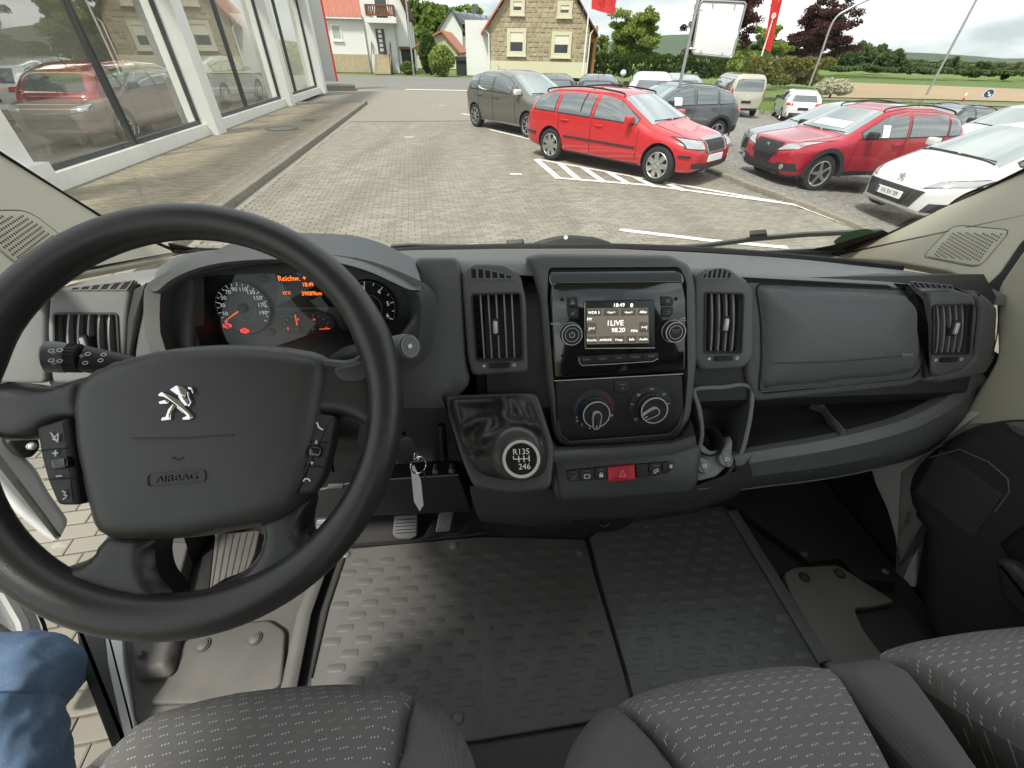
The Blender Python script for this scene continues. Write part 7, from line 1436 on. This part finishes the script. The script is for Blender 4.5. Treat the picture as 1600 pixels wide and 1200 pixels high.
# grey-brown minivan
sp = dict(L=3.98, W=1.68, fo=.78, r=.30, belt=(.98, 1.04), paint='paint_taupe', rim='multi8', mir='paint_white', top=[(0, .52), (.04, .74), (.2, .86), (.72, .98), (.82, 1.01), (1.75, 1.46), (2.2, 1.53), (3.0, 1.52), (3.55, 1.42), (3.78, 1.12), (3.93, .9), (3.98, .5)], win=[(1.02, 1.36), (1.48, 2.30), (2.38, 3.06), (3.12, 3.52)], ws=(.86, 1.72), rg=(0, 0, 1.08, 1.38, .6, .5))
squash(sp, .95); fpos, an_ = near_place(A(G(745, 198)[:2]), A(G(825, 216)[:2]), -1, sp); c = Car('minivan', 'grey brown compact minivan behind the red estate car', 'car', fpos, an_, sp); c.body(); c.glass(); c.doors([1.30, 2.34, 3.08], [2.15, 2.95], .30)
for sd in (-1, 1): c.side('tail_light', 'lamp_tail', 3.80, 3.93, lambda x: .82, lambda x: 1.05, sd, .006, 5); c.lamp([(sd * .42, .68), (sd * .74, .70), (sd * .70, .84), (sd * .46, .78)], sd); c.sline('sill_trim', 'alloy', [(x, .25) for x in np.linspace(1.15, 3.0, 10)], sd, .014, .004)
c.end('grille', 'car_trim', [(-.35, .40), (.35, .40), (.35, .6), (-.35, .6)], True)
# dark grey SUV behind the red estate car
sp = dict(L=4.30, W=1.77, fo=.86, wb=2.60, r=.335, belt=(1.0, 1.07), paint='paint_grey', rim='cross', mir='car_trim', han='car_trim', top=[(0, .6), (.05, .85), (.2, .95), (1.10, 1.04), (1.2, 1.07), (1.95, 1.45), (2.4, 1.52), (3.2, 1.48), (3.75, 1.36), (4.08, 1.06), (4.25, .95), (4.30, .55)], win=[(1.50, 2.42), (2.52, 3.20), (3.28, 3.78)], ws=(1.22, 1.92), rg=(0, 0, 1.04, 1.34, .6, .5), bot=.24)
an_ = D2(197); h = A([math.cos(an_), math.sin(an_)]); l = A([-h[1], h[0]]); rw3 = GL(1112, 227); rw = rw3[:2]; fpos = rw - l * (sp['W'] / 2 - .09) + h * (sp['wb'] + sp['fo'])
c = Car('grey_suv', 'dark grey SUV with paper in its window behind the sign post', 'car', fpos, an_, sp, z=float(rw3[2])); c.body(); c.glass(); c.doors([1.42, 2.47, 3.36], [2.28, 3.14]); c.rails(2.0, 3.6, 'paint_grey')
for sd in (-1, 1):
    c.side('tail_light', 'lamp_tail', 3.98, 4.24, lambda x: .86, lambda x: 1.0, sd, .006, 6); c.side('lower_cladding', 'car_trim', 1.25, 3.0, lambda x: .24, lambda x: .36, sd, .008); c.side('lower_cladding', 'car_trim', 3.85, 4.22, lambda x: .30, lambda x: .50, sd, .008); c.side('price_sheet', 'paper', 1.78, 2.02, lambda x: 1.04, lambda x: 1.22, sd, .012, 6, 5)
    f = Fr(c.W3(.86 + 2.6, sd * (c.W / 2 - .002), .34), (*(c.l * sd), 0), (0, 0, 1)); mb = MB(); A1 = [(.455 * math.cos(t), .455 * math.sin(t)) for t in np.linspace(-.2, math.pi + .2, 24)]; A2 = [(.385 * math.cos(t), .385 * math.sin(t)) for t in np.linspace(-.2, math.pi + .2, 24)]; mb.grid([[f.P(*p, .008), f.P(*q, .008)] for p, q in zip(A1, A2)]); mb.build('arch_cladding', 'car_trim', c.t, 0)
# red SUV on the gravel, facing left
sp = dict(L=4.12, W=1.76, fo=.80, wb=2.54, r=.335, belt=(.95, 1.02), paint='paint_red2', rim='star5', mir='car_trim', top=[(0, .6), (.04, .80), (.16, .90), (1.05, 1.01), (1.15, 1.04), (1.95, 1.45), (2.4, 1.52), (3.1, 1.50), (3.66, 1.40), (3.94, 1.14), (4.08, .9), (4.12, .5)], win=[(1.42, 2.40), (2.48, 3.36), (3.42, 3.70)], ws=(1.17, 1.92), rg=(0, 0, 1.04, 1.34, .6, .5), bot=.24)
squash(sp, .96); an_ = D2(191); h = A([math.cos(an_), math.sin(an_)]); l = A([-h[1], h[0]]); fw3 = GL(1266, 298); fw = fw3[:2]; fpos = fw - l * (sp['W'] / 2 - .09) + h * sp['fo']
c = Car('red_suv', 'dark red SUV with black arch trim parked on the gravel behind the kerb', 'car', fpos, an_, sp, z=float(fw3[2])); c.body(); c.glass(); c.doors([1.34, 2.44, 3.32], [2.25, 3.15]); c.rails(1.95, 3.7)
for sd in (-1, 1):
    c.lamp([(sd * .34, .70), (sd * .76, .78), (sd * .77, .90), (sd * .52, .84)], sd); c.end('fog_panel', 'car_trim', [(sd * .40, .36), (sd * .80, .38), (sd * .78, .52), (sd * .48, .50)], True, .01); f0 = Fr(c.W3(c.xs(sd * .62, .44) - .02, sd * .62, .44), (*c.h, 0), (0, 0, 1)); mb = MB(); mb.lathe(f0, [(.05, -.01), (.05, .004), (.001, .012)], 16); mb.build('fog_lamp', 'lamp_clear', c.t)
    c.side('lower_cladding', 'car_trim', 1.22, 2.92, lambda x: .24, lambda x: .36, sd, .008); c.side('price_sheet', 'paper', 1.82, 1.98, lambda x: .97, lambda x: 1.17, sd, .012, 6, 5)
    for x in (.80, .80 + 2.54): f = Fr(c.W3(x, sd * (c.W / 2 - .004), .34), (*(c.l * sd), 0), (0, 0, 1)); mb = MB(); A1 = [(.465 * math.cos(t), .465 * math.sin(t)) for t in np.linspace(-.15, math.pi + .15, 24)]; A2 = [(.382 * math.cos(t), .382 * math.sin(t)) for t in np.linspace(-.15, math.pi + .15, 24)]; mb.grid([[f.P(*p, .010), f.P(*q, .010), f.P(*q, -.06)] for p, q in zip(A1, A2)]); mb.build('arch_cladding', 'car_trim', c.t, 40)
g_ = c.end('grille', 'car_trim', [(-.36, .60), (.36, .60), (.40, .84), (-.40, .84)], True, .012)
for k in range(11): y = -.32 + k * .064; c.end('grille_bar', 'alloy_dark', [(y - .006, .61), (y + .006, .61), (y + .006, .83), (y - .006, .83)], True, .024, 3, g_)
c.lion(.73, .11); c.end('lower_intake', 'car_trim', [(-.62, .30), (.62, .30), (.50, .46), (-.50, .46)], True, .008); c.end('skid_plate', 'alloy', [(-.5, .27), (.5, .27), (.5, .31), (-.5, .31)], True, .016); c.plate('', .54, True, .5, 'plate_black'); c.topp('dash_paper', 'paper', 1.30, 1.50, .42, .40, .012, 4)
# white hatchback with number plate at the frame edge
sp = dict(L=3.98, W=1.82, fo=.68, wb=2.61, r=.32, belt=(.93, 1.02), paint='paint_white', rim='multi', mir='paint_white', top=[(0, .42), (.02, .55), (.08, .66), (.22, .76), (.72, .94), (.80, .97), (1.7, 1.36), (2.2, 1.42), (3.1, 1.37), (3.6, 1.2), (3.85, .92), (3.98, .5)], win=[(1.05, 2.1), (2.2, 2.95), (3.05, 3.5)], ws=(.82, 1.67), rg=(0, 0, 1.02, 1.26, .6, .5), bot=.17, n=4.4, m=4.6)
fpos = A(G(1390, 299, .14)[:2]); c = Car('white_hatchback', 'white hatchback with number plate HX RH 789 next to the windscreen pillar', 'car', fpos, D2(184), sp, z=-.28); c.body(); c.glass(); c.doors([1.0, 2.15, 3.0], [1.95, 2.8])
for sd in (-1, 1): c.lamp([(sd * .50, .60), (sd * .84, .68), (sd * .86, .78), (sd * .60, .70)], sd); c.end('fog_panel', 'car_trim', [(sd * .60, .26), (sd * .82, .28), (sd * .80, .42), (sd * .66, .40)], True, .008)
g_ = c.end('grille', 'car_trim', [(-.46, .30), (.46, .30), (.56, .55), (-.56, .55)], True, .010, 8)
for k in range(4): z = .32 + k * .02; c.end('grille_bar', 'alloy_dark', [(-.44, z), (.44, z), (.44, z + .008), (-.44, z + .008)], True, .020, 8, g_)
c.end('bumper_chin', 'paint_white', [(-.62, .17), (.62, .17), (.58, .27), (-.58, .27)], True, .02, 8); c.plate('HX RH 789', .42); c.lion(.63, .16); c.sline('hood_edge', 'seam', [(x, float(c.zs(x, .6)) - .03) for x in np.linspace(.25, .7, 6)], 1, .003, -.02)
mb = MB(); mb.tube([c.W3(.81, y, float(c.zs(.81, abs(y))) + .012) for y in np.linspace(-.65, .65, 12)], .012, 5); mb.build('wiper_cowl', 'car_trim', c.t)
# beige van seen from behind
SV = dict(L=5.0, W=1.92, fo=.95, wb=3.1, r=.33, belt=(1.18, 1.20), paint='paint_beige', rim='cap7', top=[(0, .7), (.06, .95), (.5, 1.06), (1.0, 1.22), (1.7, 1.85), (2.2, 1.93), (4.75, 1.92), (4.92, 1.75), (4.98, 1.1), (5., .5)], win=[(1.35, 2.2), (2.35, 3.5), (3.65, 4.7)], ws=(1.05, 1.68), rg=(0, 0, 1.18, 1.72, .74, .66), bot=.28, tumble=.14, pil=.12, n=7., m=9.)
def rear_at(u, v, ang, sp_, D=None):
    p = A(GL(u, v)[:2]) if D is None else (lambda d: A([d[0], d[1]]) / d[1] * D)(ray(u, v)); h_ = A([math.cos(ang), math.sin(ang)]); return p + h_ * sp_['L']
c = Car('beige_van', 'beige panel van with rear window seen from behind beside the hedge', 'van', rear_at(1158, 184, D2(84), SV), D2(84), SV, z=LZ(GL(1158, 184)[0])); c.body(); c.glass()
for sd in (-1, 1): c.side('tail_light', 'lamp_tail', 4.86, 4.945, lambda x: .95, lambda x: 1.3, sd, .008, 4)
c.end('rear_bumper', 'car_trim', [(-.85, .36), (.85, .36), (.85, .44), (-.85, .44)], False, .02, 8); c.plate('', .72, False, .5, 'plate_black'); c.end('badge', 'chrome', [(-.05, .98), (.05, .98), (.05, 1.02), (-.05, 1.02)], False, .01, 2)
# white hatchback rear view
def hatch(paint_, L=4.2, H_=1.46, W=1.78, rim='multi'):
    k = H_ / 1.46; return dict(L=L, W=W, fo=.88, wb=2.58, r=.31, belt=(.93 * k, 1.0 * k), paint=paint_, rim=rim, mir='car_trim', top=[(0, .5), (.04, .68), (.15, .78 * k), (1.05, .95 * k), (1.15, .98 * k), (1.95, 1.40 * k), (2.4, 1.46 * k), (3.2, 1.42 * k), (L - .5, 1.28 * k), (L - .2, .98 * k), (L - .03, .88 * k), (L, .5)], win=[(1.42, 2.38), (2.46, 3.2), (3.28, L - .5)], ws=(1.17, 1.92), rg=(0, 0, .96 * k, 1.24 * k, .62, .5), bot=.19)
def simple(name, label, pos, ang, sp_, rear=True, group=None, z=0., paper=False):
    c = Car(name, label, 'car', pos, ang, sp_, group, z); c.body(); c.glass(); k = sp_['top'][6][1] / 1.46; L = sp_['L']
    for sd in (-1, 1): c.end('tail_light', 'lamp_tail', [(sd * .50, .80 * k), (sd * .82, .80 * k), (sd * .80, .92 * k), (sd * .52, .90 * k)], False, .01); c.lamp([(sd * .44, .62), (sd * .76, .66), (sd * .76, .76), (sd * .5, .72)], sd)
    c.end('rear_bumper', 'car_trim', [(-.74, .26), (.74, .26), (.74, .46), (-.74, .46)], False, .01, 8); c.end('grille', 'car_trim', [(-.5, .34), (.5, .34), (.45, .6), (-.45, .6)], True, .01); c.plate('', .66 * k, False, .5, 'plate_black')
    c.doors([1.34, 2.42, 3.26], [2.22, 3.08])
    if paper: c.topp('dash_paper', 'paper', 1.30, 1.50, .42, .40, .012, 4)
    return c
S = hatch('paint_white', 4.25, 1.44); c = simple('white_sports_hatch', 'white hatchback seen from behind with dark bumper near the verge', rear_at(1246, 193, D2(72), S), D2(72), S, z=LZ(GL(1246, 193)[0]))
S = hatch('paint_silver', 4.2, 1.45); c = simple('silver_hatchback', 'silver white hatchback half hidden behind the red SUV', A([6.45, 13.1]), D2(184), S, z=LZ(7.9))
S = hatch('paint_dark', 4.4, 1.56); c = simple('dark_crossover', 'dark crossover with paper on its dashboard at the back of the lot', A([14.2, 18.4]), D2(194), S, paper=True, z=LZ(16.)); c.rails(2.0, 3.7)
S = hatch('paint_white', 4.4, 1.46); c = simple('white_car', 'white car behind the red SUV tail with black mirror', A([11.2, 12.6]), D2(187), S, z=-.45)
FC = [(872, 1.42, 'paint_dark', 'dark_hatchback', 'dark hatchback in the back row above the minivan windscreen', 21.5, 92, -.30), (932, 1.45, 'paint_darkblue', 'blue_grey_hatchback', 'blue grey hatchback in the back row behind the red estate roof', 20.0, 80, -.28), (1018, 1.50, 'paint_white', 'white_estate', 'white car with red tail lamp in the back row by the hedge', 19.0, 78, -.18), (1072, 1.40, 'paint_silver', 'silver_estate', 'silver car in the back row between white car and beige van', 22.5, 84, -.22)]
for u, Hh, pt, nm, lab, D, an_, zz in FC: S = hatch(pt, 4.3, Hh); simple(nm, lab, rear_at(u, 140, D2(an_), S, D), D2(an_), S, z=zz)
# cars inside the showroom
def fcar(s, t, ang, sp_, nm, lab): return simple(nm, lab, A(fpt(s, t)), math.atan2(fd[1], fd[0]) + ang, sp_, z=.14)
fcar(7.6, -1.75, D2(-4), hatch('paint_wine', 4.2, 1.44, rim='multi8'), 'showroom_car', 'red car with pale alloy wheels inside the showroom behind the first panes')
fcar(3.0, -2.0, D2(176), hatch('paint_brown', 4.1, 1.44, rim='multi8'), 'showroom_car', 'brown car inside the showroom behind the nearest pane')
fcar(9.6, -4.2, D2(-6), hatch('paint_white', 4.3, 1.46, rim='multi8'), 'showroom_car', 'white car inside the showroom behind the red car')
fcar(15.5, -2.4, D2(-8), hatch('paint_silver', 4.3, 1.46, rim='multi'), 'showroom_car', 'silver car inside the showroom behind the middle panes')
# ================================================================ trees, hedges, poles
def leaves(mb, C, R, n, size, flat=1., shell=.55):
    """n small leaf quads in an ellipsoid clump"""
    d = RNG.normal(size=(n, 3)); d /= np.linalg.norm(d, axis=1)[:, None]; r = (shell + (1 - shell) * RNG.random(n) ** .6)[:, None]; P = A(C) + d * r * A(R); a = RNG.normal(size=(n, 3)); a /= np.linalg.norm(a, axis=1)[:, None]; b = np.cross(a, RNG.normal(size=(n, 3))); b /= np.linalg.norm(b, axis=1)[:, None]; s = size * RNG.uniform(.6, 1.3, n)[:, None]
    V = np.stack([P - a * s * .5, P + b * s * .32, P + a * s * .5, P - b * s * .32], 1).reshape(-1, 3); k = len(mb.v); mb.v.extend(map(tuple, V.tolist())); mb.f.extend([(k + 4 * i, k + 4 * i + 1, k + 4 * i + 2, k + 4 * i + 3) for i in range(n)]); mb.m.extend([0] * n)
def tree(name, label, base, hgt, rx, rz, mat, nclump, nleaf, size, trunk=.25, z0=None, group=None, cat_='tree', shape=1.):
    b = A(base, float); t = thing(name, label, cat_, b, group); zc = hgt - rz if z0 is None else z0; C = b + A([0, 0, zc]); mb = MB(); lim = MB(); tips = []
    nl = max(5, nclump // 8); Rv = A([rx, rx, rz])
    for k in range(nl):
        d = RNG.normal(size=3); d[2] = d[2] * .8 + .18; d /= np.linalg.norm(d); sq = (1 - (1 - shape) * max(d[2], 0)); e = C + d * Rv * A([sq, sq, 1]) * RNG.uniform(.72, 1.08); tips.append(e)
        for q in range(nclump // nl):
            tt = RNG.uniform(.30, 1.) ** .8; p = C + (e - C) * tt + RNG.normal(size=3) * Rv * .11; s = RNG.uniform(.09, .22) * (1.25 - .5 * tt); leaves(mb, p, (rx * s * RNG.uniform(.8, 1.5), rx * s * 1.1, rz * s * RNG.uniform(.55, 1.)), int(nleaf * (s / .2) ** 1.4), size, shell=.2)
    mb.build('crown', mat, t, 0, fix=False)
    lim.tube([b, b + A([.05, .02, zc * .5]), C + A([0, 0, -rz * .1]), C + A([0, 0, rz * .5])], [trunk, trunk * .8, trunk * .5, trunk * .12], 8)
    for p in tips: q = b + A([0, 0, zc * RNG.uniform(.6, 1.)]); lim.tube([q, (q + p) / 2 + A([0, 0, .1 * rz]), p], [trunk * .35, trunk * .2, trunk * .05], 5)
    lim.build('trunk', 'bark', t, 60); return t
def pt_at(u, D): d = ray(u, 100); return A([d[0] / d[1] * D, D, 0.])
def tree_px(name, label, u, D, vtop, wpx, mat, nclump, nleaf, size, vlow=None, **k):
    b = pt_at(u, D); hgt = zat(b[0], b[1], vtop); rx = abs(pt_at(u + wpx / 2, D)[0] - b[0]); lo = zat(b[0], b[1], vlow) if vlow else hgt * .2; rz = (hgt - lo) / 2; return tree(name, label, b, hgt, rx, rz, mat, nclump, nleaf, size, z0=lo + rz, **k)
tree_px('green_tree', 'tall bright green tree right of the stone house', 985, 58, 8, 108, 'leaf_light', 150, 330, .23, 118, trunk=.3, shape=.7)
tree_px('green_tree', 'smaller green tree beside the orange house wall', 945, 55, 46, 50, 'leaf_light', 70, 260, .22, 116, trunk=.2)
tree_px('copper_beech', 'dark purple tree behind the blank white sign board', 1112, 56, -60, 128, 'leaf_copper', 150, 330, .23, 112, trunk=.35)
tree_px('copper_beech', 'dark purple tree between the red flag and the lamp post', 1262, 62, 0, 122, 'leaf_copper', 170, 340, .23, 112, trunk=.35, shape=.6)
tree_px('green_tree', 'green tree with pale blossom behind the red flag', 1180, 60, 30, 96, 'leaf_light', 110, 280, .22, 112)
tree_px('yellow_shrub', 'small yellow green shrub at the hedge under the purple tree', 1048, 56, 82, 22, 'leaf_yellow', 10, 160, .25, 100, cat_='shrub', trunk=.05)
# wood behind the white house and at the end of the field
def wood(name, label, spots, mat, size, nleaf=240, nc=9):
    mb = MB()
    for u, D, vt, w in spots:
        b = pt_at(u, D); h_ = zat(b[0], b[1], vt); rx = abs(pt_at(u + w / 2, D)[0] - b[0])
        for k in range(nc): d = RNG.normal(size=3); d /= np.linalg.norm(d); leaves(mb, b + A([d[0] * rx * .7, d[1] * rx * .7, h_ * .52 + d[2] * h_ * .36]), (rx * .45, rx * .45, h_ * .22), nleaf, size)
    return tag(mb.build(name, mat, None, 0, fix=False), label, 'trees', kind='stuff')
wood('woodland', 'dense green wood rising behind the white house', [(600 + k * 13 + random.uniform(-6, 6), 105 + random.uniform(-8, 22), random.uniform(-10, 30), 46) for k in range(12)] + [(660 + k * 12, 95, random.uniform(40, 58), 34) for k in range(5)], 'leaf_green', .9)
wood('field_wood', 'broad dark green wood at the far edge of the field', [(1300 + k * 9.5 + random.uniform(-4, 4), 108 + random.uniform(0, 16), 66 + abs(k - 4) * 2.2 + random.uniform(-2, 6), 24) for k in range(11)], 'leaf_far_haze', .95)
wood('field_hedge', 'row of bushes and trees along the green field', [(1300 + k * 12, 100 + random.uniform(-4, 10), 103 + k * .55 + random.uniform(-5, 5), 22) for k in range(28)], 'leaf_far_haze', .8, 160, 7)
wood('distant_trees', 'hazy line of distant trees below the hills', [(1410 + k * 12, 150 + random.uniform(-6, 20), 98 + k * .6 + random.uniform(-7, 6), 26) for k in range(18)], 'leaf_far_haze', 1.3, 130, 7)
for u, vt, w, lab in ((1420, 96, 18, 'lone field tree left of the leaning lamp pole'), (1492, 88, 26, 'taller field tree behind the leaning lamp pole'), (1548, 92, 34, 'rounded field tree right of the lamp pole'), (1582, 97, 22, 'narrow field tree near the frame edge')): tree_px('field_tree', lab, u, 98, vt, w, 'leaf_far_haze', 16, 170, .8, 122, group='trees at the field')
# hedges and bushes
def hedge(name, label, p, q, w, h_, mat, n, size, cat_='hedge'):
    p, q = A(p, float), A(q, float); t = thing(name, label, cat_, (p + q) / 2); mb = MB(); L_ = np.linalg.norm(q - p); k = max(int(L_ / (h_ * .5)), 2)
    for i in range(k):
        for j in range(3): c = p + (q - p) * (i + .5) / k; leaves(mb, c + A([random.uniform(-.3, .3) * w, random.uniform(-.3, .3) * w, h_ * (.2 + .3 * j)]), (L_ / k * .75, w * .5, h_ * .25), n, size, shell=.7)
    mb.build('foliage', mat, t, 0, fix=False); s = MB()
    for i in range(k): c = p + (q - p) * (i + .5) / k; s.tube([c, c + A([0, 0, h_ * .7])], .03, 5)
    s.build('stem', 'bark', t, 0); return t
hedge('clipped_hedge', 'long clipped dark green hedge behind the parked cars', pt_at(932, 52), pt_at(1125, 52), 1.6, 1.75, 'leaf_dark', 260, .22)
hedge('wild_hedge', 'loose light green hedge beside the beige van', pt_at(1188, 44), pt_at(1290, 46), 2.6, 1.75, 'leaf_olive', 340, .26)
hedge('wild_hedge', 'green bushes between hedge and flag pole', pt_at(1120, 54), pt_at(1192, 52), 2.6, 2.1, 'leaf_light', 340, .26)
def bush(label, u, v, vt, wpx, mat, n, size, name='round_bush'):
    b = G(u, v); h_ = zat(b[0], b[1], vt); d = abs(G(u + wpx / 2, v)[0] - b[0]); t = thing(name, label, 'bush', b); mb = MB()
    for k in range(14): e = RNG.normal(size=3); e /= np.linalg.norm(e); leaves(mb, b + A([e[0] * d * .55, e[1] * d * .55, h_ * .5 + e[2] * h_ * .28]), (d * .5, d * .5, h_ * .26), n, size)
    mb.build('foliage', mat, t, 0, fix=False); s = MB(); s.tube([b, b + A([0, 0, h_ * .6])], .06, 6); s.build('stem', 'bark', t, 0); return t
bush('clipped round bush under the white house window', 561, 111, 81, 24, 'leaf_olive', 260, .2); bush('small bush left of the round bush at the white house', 541, 111, 90, 14, 'leaf_olive', 160, .18); bush('thin shrub beside the house steps', 610, 113, 98, 20, 'leaf_green', 140, .18)
bush('low green bush at the street pole', 638, 116, 96, 26, 'leaf_green', 220, .2); bush('large bright green laurel bush in front of the garage', 692, 119, 71, 42, 'leaf_light', 420, .24); bush('tall dark conifer bush behind the laurel', 674, 116, 54, 34, 'leaf_dark', 380, .24); bush('dark purple shrub beside the stone house', 733, 96, 55, 24, 'leaf_copper', 200, .5); bush('white flowering bush at the foot of the lamp post', 1296, 152, 122, 44, 'blossom', 260, .2)
# grass blades on the verge and weeds along the kerb
mb = MB()
for k in range(3800):
    u = RNG.uniform(1185, 1440); v = RNG.uniform(157, 180); p = GL(u, v)
    a = RNG.uniform(0, 6.28); h_ = RNG.uniform(.08, .30); w = .015; d = A([math.cos(a) * w, math.sin(a) * w, 0]); tip = p + A([RNG.normal() * .06, RNG.normal() * .06, h_]); mb.add([p - d, p + d, tip], [(0, 1, 2)])
for k in range(900):
    u = RNG.uniform(1095, 1420); v = np.interp(u, [1105, 1160, 1240, 1345, 1440], [268, 288, 318, 360, 410]) + RNG.normal() * 3 - 3; p = G(u, v)
    a = RNG.uniform(0, 6.28); h_ = RNG.uniform(.02, .07); w = .004; d = A([math.cos(a) * w, math.sin(a) * w, 0]); tip = p + A([RNG.normal() * .03, RNG.normal() * .03, h_]); mb.add([p - d, p + d, tip], [(0, 1, 2)])
tag(mb.build('grass', 'grass_blade', None, 0, fix=False), 'tufts of grass along the verge and kerb', 'grass', kind='stuff')
# blank sign on its post
sb = G(1046, 206); sg = thing('blank_sign', 'blank white sign board with rounded metal frame on a grey post', 'sign', sb); ztop = zat(sb[0], sb[1], -30); mb = MB(); mb.tube([sb, sb + A([0, 0, ztop])], .045, 12); mb.build('post', 'pole_metal', sg)
fs = Fr(sb + A([0, 0, 2.]), (-.12, -1, 0)); Q = rnd(ccw(fs.pxs([(1096, 3), (1164, 6), (1143, 88), (1083, 82)])), .06, 5); mb = MB(); mb.pad(fs.sh(-.01), Q, .004, .02, 2, back=True); bd = mb.build('board', 'sign_white', sg)
mb = MB(); mb.tube([fs.P(a, b, 0) for a, b in inset(ccw(Q), -.03)], .022, 8, closed=True); mb.build('board_frame', 'pole_metal', sg)
for u, v in ((1114, 7), (1148, 10), (1095, 82), (1128, 86)): a, b = fs.px(u, v); mb = MB(); mb.box(fs, .03, .09, .02, a, b); mb.build('clamp', 'pole_metal', sg)
for v in (14, 76): a, b = fs.px(1095 if v == 14 else 1084, v); mb = MB(); mb.tube([fs.P(a + .05, b, .0), fs.P(fs.px(1046, 206)[0], b, -.05)], .02, 6); mb.build('bracket', 'pole_metal', sg)
# flags
def flag(label, base, vtop, L, D, emblem):
    t = thing('flag_pole', label, 'flag pole', base); zt = zat(base[0], base[1], vtop); mb = MB(); mb.tube([base, base + A([0, 0, zt])], [.075, .05], 10); mb.build('pole', 'frame_white', t); f = Fr(base + A([0, 0, 4.]), (0, -1, 0)); Q = [A(p) for p in f.pxs(L)]; R = []
    for i in range(13):
        R.append([f.P(*bil(Q, i / 12, j / 8), .18 * math.sin(i * .9 + j * .3) * (i / 12 + .2)) for j in range(9)])
    mb = MB(); mb.grid(R); o = mb.build('flag', 'flag_red', t, 60); q = bil(Q, .35, .5); mb = MB(); mb.ring(f.at(q[0], q[1], .26), circ(emblem, 20), circ(emblem * .55, 20), 0, .01); mb.build('flag_emblem', 'mark_white', o, 0); return t
fb_ = pt_at(912, 44); flag('red flag on a white pole in front of the stone house', fb_, -40, [(924, 14), (960, 24), (968, -30), (926, -40)], 44, .22)
fb_ = pt_at(1186, 50); flag('furled red flag on a white pole above the beige van', fb_, -60, [(1193, 76), (1206, 82), (1226, -20), (1212, -40)], 50, .2)
# lamp posts and small street furniture
def lamp(label, u, D, v0, vt, arm):
    b = pt_at(u, D); t = thing('lamp_post', label, 'lamp post', b); zt = zat(b[0], b[1], vt); P = [b, b + A([0, 0, zt * .5]), b + A([0, 0, zt])]; 
    if arm: P += [b + A([arm * .25, -.2, zt + .7]), b + A([arm * .6, -.4, zt + 1.2]), b + A([arm, -.6, zt + 1.5])]
    mb = MB(); mb.tube(cat([tuple(p) for p in P], 5, False), .07, 10); mb.build('post', 'pole_metal', t)
    if arm: e = P[-1]; mb = MB(); mb.pad(Fr(e + A([arm * .15, 0, -.05]), (0, 0, -1), (0, 1, 0)), rnd(rect(.8, .3), .1), .04, .14, 3, back=True); mb.build('lamp_head', 'pole_metal', t)
    return t
lamp('curved street lamp post beside the dark purple tree', 1277, 40, 130, 33, 3.0); lamp('tall grey lamp pole standing in front of the fields', 1473, 34, 140, -60, 0)
b = pt_at(645, 44); t = thing('street_pole', 'slim grey street pole in front of the bushes by the white house', 'pole', b); mb = MB(); mb.tube([b, b + A([0, 0, zat(b[0], b[1], -30)])], .07, 8); mb.build('post', 'pole_metal', t); mb = MB(); zz = zat(b[0], b[1], 50); mb.tube([b + A([.15, 0, zz - 1.]), b + A([.15, 0, zz + .6])], .10, 8); mb.build('junction_box', 'pole_metal', t)
b = pt_at(1573, 36); t = thing('road_sign', 'small round blue road sign beyond the parked cars', 'sign', b); zz = zat(b[0], b[1], 146); f = Fr(b + A([0, 0, zz]), (-.6, -.8, 0)); mb = MB(); mb.lathe(f, [(.27, -.02), (.27, 0), (.001, 0)], 28); mb.build('disc', 'mark_white', t); mb = MB(); mb.lathe(f, [(.24, 0), (.24, .01), (.001, .01)], 28); mb.build('blue_face', 'sign_blue', t); mb = MB(); mb.box(f.rot(.7), .06, .26, .01, c=.012); mb.pad(f.sh(.02).rot(.7), [(-.1, -.09), (.1, -.09), (0, -.22)], .002, .01, 1); mb.build('arrow', 'mark_white', t, 0); mb = MB(); mb.tube([b, b + A([0, 0, zz])], .04, 8); mb.build('post', 'pole_metal', t)
b = pt_at(1537, 34); t = thing('marker_post', 'short white marker post with red band at the field edge', 'post', b); zz = zat(b[0], b[1], 145); mb = MB(); mb.tube([b, b + A([0, 0, zz])], .06, 8); mb.build('post', 'frame_white', t); mb = MB(); mb.tube([b + A([0, 0, zz - .5]), b + A([0, 0, zz - .28])], .063, 8); mb.build('red_band', 'red_panel', t)
b = pt_at(976, 26); t = thing('garden_lamp', 'small white globe lamp in front of the hedge', 'lamp', b); zz = zat(b[0], b[1], 114); mb = MB(); mb.tube([b, b + A([0, 0, zz - .1])], .03, 6); mb.build('post', 'pole_metal', t); mb = MB(); mb.lathe(Fr(b + A([0, 0, zz]), (0, 0, 1), (0, 1, 0)), [(.02, -.14), (.12, -.08), (.15, 0), (.12, .09), (.01, .14)], 16); mb.build('globe', 'mark_white', t)
